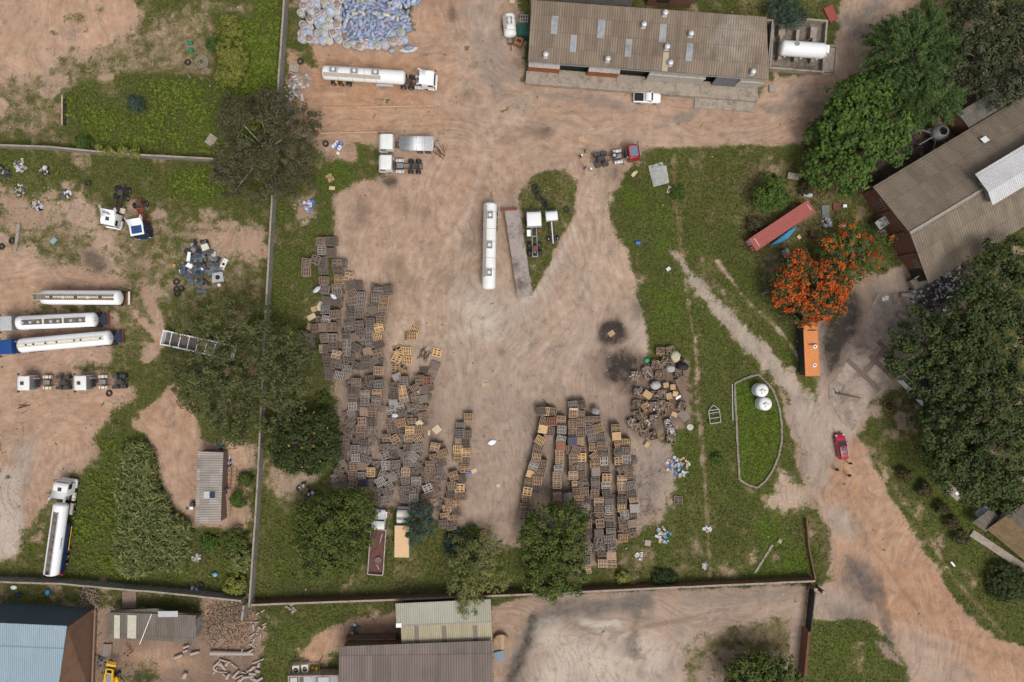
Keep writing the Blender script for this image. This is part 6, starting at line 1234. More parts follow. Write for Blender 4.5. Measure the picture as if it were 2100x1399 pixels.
def pallet_shape(b,kind,m,z=0.0,rz=0.0,ox=0.0,oy=0.0,lx=1.58,ly=1.42,detail=True,r=random):
 c,s=math.cos(rz),math.sin(rz)
 def bx(x,y,zz,dx,dy,dz):b.box((ox+x*c-y*s,oy+x*s+y*c,z+zz),(dx,dy,dz),m,rz=rz)
 for y in((-.5,0,.5)if detail else(-.5,.5)):bx(0,y*(ly-.1),.065,lx-.04,.09,.09)
 if detail:
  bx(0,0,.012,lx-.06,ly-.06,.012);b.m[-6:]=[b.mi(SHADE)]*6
 if kind=='a':
  n=6
  for k in range(n):
   if detail and r.random()<.06:continue
   bx((k/(n-1)-.5)*(lx-.13),r.uniform(-.03,.03),.13,.13,ly,.022)
 elif kind=='4':
  for k in(-.5,0,.5):bx(k*(lx-.2),0,.13,.2,ly,.024)
  for k in(-.5,-.17,.17,.5):bx(0,k*(ly-.17),.152,lx,.17,.02)
 elif kind=='c':
  for k in range(6):bx(0,(k/5-.5)*(ly-.12),.13,lx,.12,.022)
  for k in(-.5,0,.5):bx(k*(lx-.1),0,.152,.1,ly,.02)
 elif kind=='s':[bx(0,(k-2)*ly/5,.13,lx,ly/5-.025,.024)for k in range(5)]
 elif kind=='x':
  for k in range(9):b.box((ox+r.uniform(-.4,.4)*lx,oy+r.uniform(-.35,.35)*ly,z+.13+.03*k),(.1,r.uniform(.7,1.25),.022),m,rz=rz+r.choice((0,0,1.57))+r.gauss(0,.35),ry=r.gauss(0,.1))
PME={}
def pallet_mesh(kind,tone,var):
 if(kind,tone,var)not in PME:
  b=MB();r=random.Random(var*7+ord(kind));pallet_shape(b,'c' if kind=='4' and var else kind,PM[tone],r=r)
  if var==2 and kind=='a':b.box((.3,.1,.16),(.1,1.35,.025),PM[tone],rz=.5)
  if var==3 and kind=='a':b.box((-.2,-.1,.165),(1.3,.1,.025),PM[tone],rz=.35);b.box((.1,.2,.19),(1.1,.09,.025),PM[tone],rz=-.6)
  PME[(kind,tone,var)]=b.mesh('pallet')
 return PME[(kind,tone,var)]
RAW=[(600,470,8.745,'the loose far left group',.75,'500,220,0,d,a 605,215,5,d,a 720,220,-3,d,a 517,378,90,w,a 685,415,90,d,a 235,600,82,b,a 415,545,-20,d,4 545,580,95,d,a 240,765,0,b,a 540,730,0,d,x 790,610,0,b,4 880,620,0,d,4 815,745,0,d,4 560,925,0,b,a 825,905,-3,o,4 1010,850,-12,t,4 1030,995,5,d,a 1170,1010,5,d,a 570,1075,-8,g,a 790,1050,0,b,4 790,1150,-10,g,a 615,1280,0,d,a 800,1300,-18,d,a 1070,1150,28,b,a 1215,1200,0,g,a 1070,1290,5,g,a 1190,1340,5,g,a'),(600,620,8.745,'the leftmost row against the grass',.8,'580,130,5,s,a 745,215,5,b,a 600,310,-10,w,a 395,460,5,b,a 535,450,90,b,s 700,440,90,b,4 165,590,0,d,4 265,640,90,g,4 560,640,95,d,a 715,640,90,g,4 720,800,5,d,4 545,830,0,d,a 780,935,-12,t,4 610,990,3,d,4 920,1035,5,d,4 780,1090,-15,d,4 635,1150,10,d,x 970,1200,-5,g,a 1125,1140,-5,d,x 830,1310,-14,w,a 645,1310,0,d,a 1020,980,0,d,a 240,740,5,d,x'),(600,470,8.745,'the third row from left, upper part',.9,'1535,1110,-5,g,4 1700,1090,8,d,a 1490,1230,-3,g,a 1640,1250,-5,o,a 1460,1340,0,d,a'),(600,620,8.745,'the second row from left',.85,'1170,60,93,g,a 1040,130,100,d,a 1175,210,0,g,a 1040,270,5,d,4 1000,430,8,g,4 1185,405,5,d,4 960,570,5,d,4 1110,620,22,d,s 1215,530,0,d,a 970,740,90,g,4 1135,820,-28,d,a 965,880,90,g,4'),(600,620,8.745,'the third row from left',.9,'1440,130,8,d,s 1620,95,0,o,4 1600,180,90,g,a 1575,300,90,b,a 1390,370,95,d,a 1385,465,90,g,a 1545,450,12,y,4 1365,600,3,g,a 1520,615,12,y,a 1385,740,5,g,4 1530,770,25,d,a 1345,890,14,b,s 1515,920,12,b,4 1305,1020,3,d,a 1460,1045,32,d,s 1300,1140,2,d,a 1530,1225,-2,t,a'),(680,760,8.742,'the long lower left double row',.95,'435,210,-2,b,a 360,355,90,d,a 370,490,0,d,4 375,640,3,w,a 350,790,95,d,s 320,930,60,d,x 300,1080,70,d,x 230,1240,5,d,a 680,160,10,d,x 625,270,20,d,x 600,430,0,w,4 590,560,90,g,a 575,740,90,b,s 545,920,93,b,4 525,1040,90,b,a 835,240,5,s,a 810,410,3,o,4 795,540,-5,g,4 720,660,-8,o,x 715,780,92,b,a 705,930,92,d,a 700,1060,90,g,4 510,1170,5,d,a 640,1180,10,d,x 455,1290,0,d,a 580,1310,3,d,a'),(680,760,8.742,'the double row headed by fresh pallets',1.0,'1175,120,22,w,s 1290,190,92,g,a 1130,290,0,d,x 1265,340,100,y,4 1125,440,92,d,a 1290,490,12,t,4 1105,580,5,w,s 1215,640,15,w,4 1065,710,10,w,4 1260,780,5,d,x 1090,900,10,g,x 1240,940,15,o,a 1070,1040,95,b,a 1200,1060,8,d,x 985,1210,5,b,4 1130,1230,32,o,4'),(680,760,8.742,'the double row with the orange pallet',1.0,'1585,170,2,b,4 1705,195,4,r,4 1500,320,32,b,a 1650,350,5,d,s 1505,480,10,b,4 1645,510,12,g,s 1500,650,20,g,x 1640,680,-20,o,x 1630,820,10,b,x 1440,930,5,b,4 1400,1070,2,y,4 1535,1070,10,o,a 1380,1220,3,t,a 1545,1210,32,t,a'),(670,900,8.742,'the lower left double row, south end',.95,'270,185,95,d,a 255,300,95,d,a 260,440,28,d,s 210,610,-15,b,x 280,740,20,d,x 160,700,25,d,x 290,830,10,d,x 500,195,90,g,a 685,220,95,g,4 510,340,2,w,a 690,380,-18,g,a 480,490,92,b,a 645,480,5,b,s 455,650,92,b,a 612,670,0,w,a 660,810,2,n,a 470,810,-14,b,4 645,930,0,b,a 790,600,90,y,a'),(670,900,8.742,'the fourth double row, south end',1.05,'1050,170,10,w,x 1210,160,5,g,x 1040,290,25,g,4 1190,290,10,d,x 1055,480,93,w,a 1225,460,5,g,a 1010,650,-22,g,4 1220,580,28,g,x 960,770,30,w,a 1170,690,20,g,s 1110,840,118,w,a 930,920,20,d,4 1080,960,108,g,a 900,1080,20,d,x 1060,1100,5,g,a'),(670,900,8.742,'the fifth double row, south end',1.05,'1460,170,3,g,x 1610,160,5,g,a 1430,280,3,g,x 1550,320,-38,w,a 1450,430,2,g,a 1580,420,10,g,x 1415,600,3,t,a 1560,590,10,g,x 1410,740,95,g,a 1600,750,0,w,4 1390,920,5,g,a 1570,900,2,g,x 1405,1080,-8,g,a 1555,1060,0,w,a 1540,1180,10,d,x'),(860,830,4.372,'the tumbled brown sixth row',1.0,'140,378,-12,t,4 205,440,18,o,a 130,480,10,b,x 190,525,20,r,x 95,540,5,b,4 80,600,3,t,x 170,605,5,g,a 85,670,10,b,x 155,690,3,t,x 75,750,22,w,4 155,745,0,b,x 60,830,20,b,4 145,810,15,b,x 115,870,5,t,x 60,880,15,b,x'),(860,830,4.372,'the narrow centre left row',1.0,'440,113,2,o,a 370,195,2,g,a 360,262,92,g,a 425,268,0,b,a 357,325,0,b,s 415,347,90,d,a 348,402,0,y,a 417,430,2,y,4 348,478,0,o,4 410,515,92,b,a 405,575,2,o,4 308,640,18,o,4 378,665,100,d,a 295,730,5,b,a 363,748,0,y,4 282,808,2,d,a 340,825,3,r,a 380,820,3,b,a 263,870,95,o,x 325,897,93,t,4 245,930,10,t,x 330,965,2,b,x 230,1005,8,o,a 310,1030,2,o,4 215,1070,5,d,a 285,1090,10,b,x'),(860,830,4.372,'the few below the yard centre',.5,'560,1165,18,o,4 540,1240,8,d,a 610,1268,8,b,a 715,1280,20,b,x'),(1050,810,4.994,'the first slanting centre right row',1.6,'335,167,-8,y,a 410,175,-8,b,a 300,165,3,d,a 330,268,-18,b,a 410,273,0,r,a 315,352,-12,y,s 390,365,-8,b,a 285,465,-30,y,a 370,450,-5,b,s 265,560,-15,b,a 250,640,-8,t,a 310,708,-8,b,a 220,730,-18,w,4 290,800,-12,b,a 195,815,-20,y,s 258,878,-5,o,a 175,900,-8,b,4 240,965,-8,d,a 158,988,-8,y,4 148,1062,93,o,a 135,1150,2,b,4 120,1235,87,t,a'),(1050,810,4.994,'the straight tan centre right row',1.8,'502,264,-3,t,4 510,355,-3,w,a 503,458,-14,w,a 500,525,0,r,s 488,605,92,t,a 486,690,92,t,a 475,765,3,w,4 462,840,90,t,a 460,917,90,t,a 465,1040,3,b,s 545,1075,90,o,4 460,1100,0,r,a 570,1050,12,g,s'),(1050,810,4.994,'the tall row with the navy pallet',1.9,'625,105,8,g,a 710,100,5,d,x 630,195,0,o,a 703,205,0,b,a 623,298,90,b,a 703,287,0,b,a 622,388,90,b,a 705,383,0,b,a 620,478,0,n,s 693,474,0,o,s 605,560,5,b,a 655,570,-14,b,a 710,565,92,b,a 630,645,3,b,4 712,640,0,y,4 635,735,3,b,x 710,725,92,g,a 627,825,2,t,4 708,825,2,b,a 660,925,3,t,4 735,910,15,b,x 665,1005,93,b,a 740,990,5,b,a 685,1075,2,o,4 755,1075,3,b,x 745,1155,75,w,a 665,1140,2,b,a'),(1170,980,6.994,'the navy row tail by the dense tree',.9,'240,660,3,b,a 240,790,5,b,x 225,930,25,w,x 240,1045,8,g,4 225,1190,2,g,a 230,1320,8,t,4'),(1170,810,7.36,'the tall row under the grey bale',1.9,'280,390,2,b,4 395,385,0,b,4 300,530,12,g,a 415,505,14,o,a 335,650,8,g,a 450,640,5,g,a 350,790,0,o,a 470,770,3,b,4 375,930,35,o,a 505,880,5,r,x 365,1045,2,o,4 505,995,93,w,4 385,1165,93,g,s 530,1120,92,b,a 550,1250,0,o,4 380,1310,93,d,a'),(1170,980,6.994,'the grey bale row, south part',1.8,'510,120,3,w,4 355,110,93,d,a 350,235,90,b,a 520,245,98,d,a 405,345,0,t,4 555,355,3,d,s 410,435,90,b,a 555,460,92,w,a 425,540,8,b,x 555,560,0,b,4 425,655,95,b,4 570,665,90,d,a 410,800,2,d,s 580,785,3,g,4 405,920,5,d,x 555,885,5,g,a 590,990,5,d,x 430,1000,20,g,x 455,1125,8,d,4 590,1125,2,t,s 460,1230,0,t,a 590,1235,2,t,4'),(1170,810,7.36,'the rightmost row',1.8,'685,505,3,o,4 695,625,5,y,s 735,750,12,o,4 850,725,2,o,a 730,870,10,b,x 840,850,0,g,a 730,1000,3,o,4 845,975,0,w,a 780,1120,20,b,x 885,1110,12,b,x 890,1220,10,b,x 780,1280,0,t,4'),(1170,980,6.994,'the rightmost row, south part',1.6,'735,120,92,t,4 855,110,8,g,a 745,215,90,b,a 880,235,5,d,a 740,325,2,d,4 740,435,2,y,a 915,340,12,t,4 920,440,3,w,s 775,530,95,w,4 890,540,3,g,a 755,620,5,g,x 885,660,10,b,s 765,740,3,b,x 755,865,3,o,a 890,800,8,b,x'),]
ALL=[]
for ox,oy,sc,row,hh,txt in RAW:
 for k,tok in enumerate(txt.split()):
  x,y,a,tn,kd=tok.split(',');ALL.append([ox+float(x)/sc,oy+float(y)/sc,float(a),tn,kd,row,hh])
xs_=[i for i,p in enumerate(ALL)if p[4]=='x' and p[3]in 'dbg'];extra=set(xs_[:max(0,len(ALL)-290)]);drop_more=len(ALL)-len(extra)-290
for i,p in enumerate(ALL):
 if drop_more<=0:break
 if i not in extra and p[4]=='x':extra.add(i);drop_more-=1
for i,p in enumerate(ALL):
 if drop_more<=0:break
 if i not in extra and p[3]=='d' and p[4]=='a':extra.add(i);drop_more-=1
KINDW={'a':'slatted','4':'open window','s':'boarded','x':'broken'}
stk=MB();pr=random.Random(5);rowcount={};ordr=sorted(range(len(ALL)),key=lambda i:(ALL[i][5],ALL[i][1],ALL[i][0]));rank={}
for i in ordr:
 if i in extra:continue
 r_=ALL[i][5];rowcount[r_]=rowcount.get(r_,0)+1;rank[i]=rowcount[r_]
for i,(px,py,a,tn,kd,row,hh)in enumerate(ALL):
 nl=max(1,round((hh*1.25 if hh<1.2 else hh)*pr.uniform(.75,1.15)/.155));
 if hh<.6:nl=2
 top=nl*.155;x,y=W(px,py,top+.15);rz=R(-a if False else a)
 for k in range(nl+(1 if i in extra else 0)):
  tone=tn if tn in 'gdbto' and pr.random()<.5 else pr.choice('dddbg');z=k*.155
  tumb=kd=='x' and k>2
  pallet_shape(stk,'a' if not(k==nl and kd=='x')else 'x',PM[tone],z,rz+R(pr.uniform(-5,5))+(R(90)if pr.random()<.3 else 0),x+pr.uniform(-.06,.06),y+pr.uniform(-.06,.06),1.58,1.42,detail=False,r=pr)
 if i in extra:continue
 var=pr.choice((0,1,1,2,3))
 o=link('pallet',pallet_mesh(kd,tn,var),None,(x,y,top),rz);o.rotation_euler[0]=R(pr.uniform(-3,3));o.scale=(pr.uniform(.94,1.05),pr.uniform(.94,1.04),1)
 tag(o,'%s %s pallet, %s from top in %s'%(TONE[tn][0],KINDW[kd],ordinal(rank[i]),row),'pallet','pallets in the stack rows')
FP=[([(655,590),(740,570),(800,590),(790,760),(672,780),(650,700)],16,.5),([(702,780),(786,772),(785,900),(768,1005),(684,1005),(705,880)],40,.6),([(805,770),(846,770),(838,870),(818,1030),(772,1040),(788,930)],22,.75),([(850,775),(890,770),(872,900),(865,1030),(818,1035),(834,900)],24,.75),([(870,905),(915,915),(908,1030),(895,1070),(865,1060)],18,.6),([(612,680),(645,680),(640,800),(612,790)],10,.5),([(1185,930),(1300,930),(1305,1090),(1250,1150),(1195,1140)],14,1.0)]
for poly,n,hz in FP:
 k=0;q=[]
 while k<n:
  p=(pr.uniform(600,1320),pr.uniform(560,1160))
  if not inside(p,poly):continue
  k+=1;z=hz*pr.uniform(.2,1.0);x,y=W(p[0],p[1],z);near=False
  if any(abs(p[0]-a_[0])<9 and abs(p[1]-a_[1])<8 for a_ in ALL)or not any(abs(p[0]-a_[0])<9 and abs(p[1]-a_[1])<19 for a_ in ALL):k-=.93;continue
  for j in range(3 if near else int(z/.155)+1):pallet_shape(stk,'a' if j<z/.155-1 or pr.random()<.5 else 'x',PM[pr.choice('ddggb')],(0 if near else j*.155),R(pr.uniform(-11,11)),x,y,pr.uniform(1.25,1.45),pr.uniform(1.05,1.25),detail=False,r=pr)
tag(stk.build('stacked_pallets'),kind='stuff')
for px,py,a,tn,kd,lab in((850,675,-22,'y','a','fresh pale yellow pallet lying alone at the top of the yard'),(845,689,0,'y','a','fresh yellow slatted pallet just below the lone pale one'),(836,689,90,'o','a','yellow brown slatted pallet left of the two lone fresh ones'),(815,719,20,'y','x','broken fresh pallet at upper left of the four fresh stacks'),(833,720,0,'y','a','fresh boarded pallet at upper right of the four fresh stacks'),(813,735,-26,'y','4','tilted fresh pallet at lower left of the four fresh stacks'),(835,739,-5,'y','a','fresh pallet at lower right of the four fresh stacks'),(896,723,-12,'y','4','lone fresh pallet on sand right of the dark timber'),(811,754,0,'o','4','yellow brown window pallet below the four fresh stacks'),(824,756,30,'o','x','broken yellow brown pallet below the four fresh stacks'),(892,750,-22,'d','s','dark boarded pallet upper of two above the orange one'),(887,764,-22,'b','s','brown boarded pallet lower of two above the orange one'),(870,762,5,'d','a','dark slatted pallet left of the two boarded ones'),(1392,1027,0,'d','4','dark pallet alone on the lawn near the old fence line')):
 x,y=W(px,py,.5);z0=0.0 if 'alone' in lab or 'lone fresh' in lab else.31
 o=link('pallet',pallet_mesh(kd,tn,0),None,(x,y,z0+.02),R(a));tag(o,lab,'pallet','pallets scattered at the head of the yard')
 if z0:
  b=MB();pallet_shape(b,'a',PM[tn],0,R(a+4));pallet_shape(b,'a',PM[tn],.155,R(a-3));o2=b.build('pallet_pair',None,(x,y,.0));tag(o2,'pair of pallets carrying the '+lab.split(' at ')[0].split(' just ')[0].split(' below ')[0].split(' left ')[0].split(' upper ')[0].split(' lower ')[0]+' near pixel row %d'%0 if False else 'two pallets stacked under the '+' '.join(lab.split()[:9]),'pallets','pallet pairs at the head of the yard')
def planks(name,label,cat,cx,cy,n,spread,L,m,seed,z=.05,w=.1,group=None,ang=None,stuff=False):
 r=random.Random(seed);b=MB()
 for k in range(n):
  a=r.uniform(0,math.pi)if ang is None else R(ang)+r.gauss(0,.22);l=L*r.uniform(.5,1.1);x,y=r.gauss(0,spread*.45),r.gauss(0,spread*.45);zz=z+r.uniform(0,.05)+.012*k;d=Vector((math.cos(a),math.sin(a),r.uniform(-.05,.05)))*l/2
  b.bar(Vector((x,y,zz))-d,Vector((x,y,zz))+d,w*r.uniform(.6,1.2),.05,m)
 o=b.build(name,None,(*W(cx,cy),0));tag(o,label,cat,group,'stuff' if stuff else None);return o
planks('timber_heap','heap of dark broken timber beside the lone fresh pallet','timber heap',870,725,22,1.2,1.4,dwood,1,ang=70)
planks('pole_heap','heap of brown poles behind the silver tank lorry','poles',900,312,16,.9,2.0,rust,2,ang=-55);planks('pole_heap','heap of rusty frames and poles in the lawn by the bright tree','poles',1690,385,20,2.2,3.0,rust,3,w=.08,ang=60)
planks('stick_heap','pile of pale branches against the grey slab wall','branches',185,1222,60,2.6,1.8,mat('grey_branches',(.25,.185,.15),.95,var=.3),4,w=.09)
planks('board_heap','heap of dark reddish boards near the yellow flowering tree','boards',660,817,12,.6,1.3,mat('dark_red_boards',(.15,.09,.075),.9),6,ang=80);planks('stick_heap','crossed dark sticks at the head of the slanting pallet row','sticks',1120,828,3,.3,2.0,dwood,7,ang=-45)
planks('stick_heap','crossed pale sticks on the lawn left of the blossoming tree','sticks',1573,600,6,.8,1.7,palebark,8,w=.06);planks('stick_heap','a few pale sticks below the red container doors','sticks',1572,530,4,.8,1.8,palebark,9,w=.05)
planks('cut_timber','dark cut timber lying below the white tractor units','timber',50,833,5,.8,2.2,dwood,10,w=.14,ang=10);planks('stick_heap','broken sticks near the pallets at the yard bottom','sticks',922,1108,8,.7,1.3,palebark,12)
planks('wood_splinters',None,None,1335,985,150,4.2,.8,mat('splinter_wood',(.27,.21,.165),.9,var=.3),13,w=.06,stuff=True)
planks('wood_splinters',None,None,1330,1050,90,2.6,.8,mat('splinter_wood',(.27,.21,.165),.9,var=.3),14,w=.06,stuff=True)
# ------------------------------------------------------------------ crates of scrap
def crate(px,py,a,label,fill,seed,s=1.35,h=.95,wood='b',group='scrap crates at the yard edge'):
 t=thing('scrap_crate',label,'crate',(*W(px,py,h),0),R(a),group);r=random.Random(seed);b=MB();m=PM[wood]
 for c_,d_ in(((0,s/2,h/2),(s,.07,h)),((0,-s/2,h/2),(s,.07,h)),((s/2,0,h/2),(.07,s-.08,h)),((-s/2,0,h/2),(.07,s-.08,h))):b.box(c_,d_,m)
 b.box((0,0,.08),(s-.1,s-.1,.08),m);b.build('box',t);b=MB()
 for k in range(34):
  mm=r.choice(fill);x,y=r.uniform(-.5,.5)*s,r.uniform(-.5,.5)*s;z=h-.25+r.uniform(0,.42)*(1-(abs(x)+abs(y))/(s*1.3))
  if r.random()<.7:b.box((x,y,z),(r.uniform(.3,1.0),r.uniform(.05,.1),.04),mm,rz=r.uniform(0,3.14),ry=r.uniform(-.35,.35))
  else:b.box((x,y,z),(r.uniform(.15,.35),r.uniform(.12,.3),r.uniform(.04,.15)),mm,rz=r.uniform(0,3.14),ry=r.uniform(-.5,.5),rx=r.uniform(-.5,.5))
 b.build('scrap',t);return t
FW=[PM['b'],PM['d'],PM['t'],PM['o'],PM['g'],dwood];FP=FW+[plasticwhite,palegrey];FWp=[plasticwhite,plasticwhite,palegrey,PM['w']]
CR=[(515,185,-3,FW,'rust topped'),(640,175,15,FW,'tilted'),(575,315,-25,FW,'twisted'),(460,350,-15,FW,'spilling'),(345,430,20,FP,'overflowing'),(205,490,-5,FP,'leftmost'),(750,460,-5,FW,'flat topped'),(235,700,0,FP,'splintered'),(440,735,-5,FW,'dark'),(535,720,0,FP,'grey'),(220,845,0,FW,'low'),(330,880,25,[PM['t'],PM['o'],PM['y']],'tan filled'),(440,870,5,FP,'glinting'),(530,850,3,FW,'narrow'),(525,940,2,FP,'square'),(230,975,20,FW,'brown'),(290,1010,25,FW,'slanting'),(440,1030,15,FP,'mixed'),(160,1085,22,FP,'white corner'),(370,1085,22,FP,'board filled'),(240,1130,20,FW,'reddish'),(320,1215,10,FP,'blackened'),(430,1240,18,FW,'last'),(650,1290,0,FP,'lawn'),(645,1175,0,FWp,'white plastic filled'),(615,1085,10,FWp,'cardboard and plastic filled'),(370,480,12,FP,'sunken'),(500,480,-8,FW,'stick filled'),(610,870,5,[PM['o'],PM['t'],PM['b']],'yellow slatted'),(790,880,-20,FW,'collapsed')]
for k,(x,y,a,f,w_)in enumerate(sorted(CR,key=lambda q:q[1])):
 crate(1270+x/6.083,690+y/6.083,a,'%s crate of scrap, %s from the top of the crate heap'%(w_,ordinal(k+1)),f,100+k)
def lump(name,label,cat,px,py,z,d,m,seed,a=0,group=None,n=18,rough=.22,parent=None):
 """crumpled irregular bag / tarp / stone"""
 r=np.random.default_rng(seed);b=MB();rings=[];K=7
 for j in range(K):
  ph=math.pi*(j+.5)/K-math.pi/2;rings.append([(d[0]/2*math.cos(ph)**.7*math.cos(t)*(1+r.normal(0,rough*.5)),d[1]/2*math.cos(ph)**.7*math.sin(t)*(1+r.normal(0,rough*.5)),d[2]/2*(1+math.sin(ph))*(1+r.normal(0,rough*.3)))for t in[2*math.pi*i/n for i in range(n)]])
 b.loft(rings,m,True);o=b.build(name,parent,(*W(px,py,z),z),R(a));return tag(o,label,cat,group)
blacktarp=mat('black_tarpaulin',(.022,.021,.023),.5,var=.3);palesack=mat('pale_sack',(.46,.42,.30),.8,var=.18,scale=2);greybag=mat('grey_plastic_bag',(.38,.37,.37),.35,var=.25,scale=2)
lump('tarpaulin','black crumpled tarpaulin at the upper right of the crate heap','tarpaulin',1399,752,.3,(2.1,1.4,.9),blacktarp,1);lump('tarpaulin','smaller black plastic lump above the crumpled tarpaulin','tarpaulin',1396,737,.0,(1.1,.8,.5),blacktarp,2)
lump('pale_sack','pale cream sack at the top of the crate heap','sack',1384,731,.4,(1.7,2.0,.8),palesack,3);lump('grey_bag','shiny grey plastic bag in the middle of the crate heap','bag',1343,790,.5,(1.8,1.5,.9),greybag,4);lump('grey_bag','grey plastic lined bale near the pale sack','bag',1374,756,.5,(1.6,1.3,.8),greybag,5)
lump('grey_bale','grey wrapped bale at the head of the tall double row','bale',1221,842,.9,(1.5,1.4,.9),mat('grey_bale_wrap',(.24,.24,.24),.4,var=.2),6);lump('white_sheet','crumpled white plastic sheet on the yard sand','plastic sheet',1009,907,.02,(1.5,.9,.25),cleanwhite,7,20)
lump('white_sheet','grey white plastic draped on the far left pallet stacks','plastic sheet',650,594,.8,(1.6,.8,.3),plasticwhite,8,40);lump('white_sheet','white plastic draped between far left stacks','plastic sheet',684,608,.9,(1.3,.7,.3),plasticwhite,9,-40);lump('white_sheet','white lump on the row headed by fresh pallets','plastic sheet',810,852,1.2,(1.2,.8,.3),plasticwhite,10);lump('blue_cloth','bright blue bag beside the narrow row','bag',962,970,.1,(.9,.6,.35),brightblue,11)
lump('green_basin','green plastic basin at the edge of the burnt patch','basin',1326,739,0,(.95,.8,.4),mat('green_plastic',(.01,.33,.14),.4),12,rough=.08);lump('teal_cover','teal plastic cover on the wall under the brown tree','cover',579,226,2.0,(1.9,1.4,.8),tealplastic,13);lump('teal_cover','second teal plastic cover half hidden beside the first','cover',592,234,1.2,(1.6,1.2,.7),tealplastic,14)
lump('blue_drum','pale blue round drum on grass below the tin shed','drum',443,1177,0,(.85,.85,.7),mat('pale_blue_plastic',(.16,.42,.62),.4),15,rough=.04);lump('blue_drum','blue drum beyond the grey slab wall','drum',101,1213,0,(.8,1.1,.8),mat('mid_blue_plastic',(.06,.27,.55),.4),16,rough=.04);lump('white_basin','white basin beyond the grey slab wall','basin',30,1204,0,(1.1,.8,.4),cleanwhite,17,rough=.05);lump('tarpaulin','dark blue crumpled tarpaulin beyond the grey slab wall','tarpaulin',39,1220,0,(1.2,.8,.4),navy,18)
lump('pale_mat','pale grey square mat on the lawn right of the crates','mat',1415,876,0,(1.2,1.15,.12),mat('pale_mat',(.48,.45,.38),.8),19,rough=.05)
def slabs(lst):
 for name,label,cat,px,py,z,dx,dy,dz,a,m,grp in lst:b=MB();b.box((0,0,dz/2),(dx,dy,dz),m);tag(b.build(name,None,(*W(px,py,z),z),R(a)),label,cat,grp)
sheetm=mat('corrugated_loose_sheet',(.44,.44,.42),.55,var=.15,stripes=('X',.22,1.0),dirt=DUST,dirt_amt=.3);boardm=mat('pale_plywood',(.58,.45,.31),.8,var=.08);brown_slab=mat('brown_carpet',(.19,.13,.10),.95,var=.2)
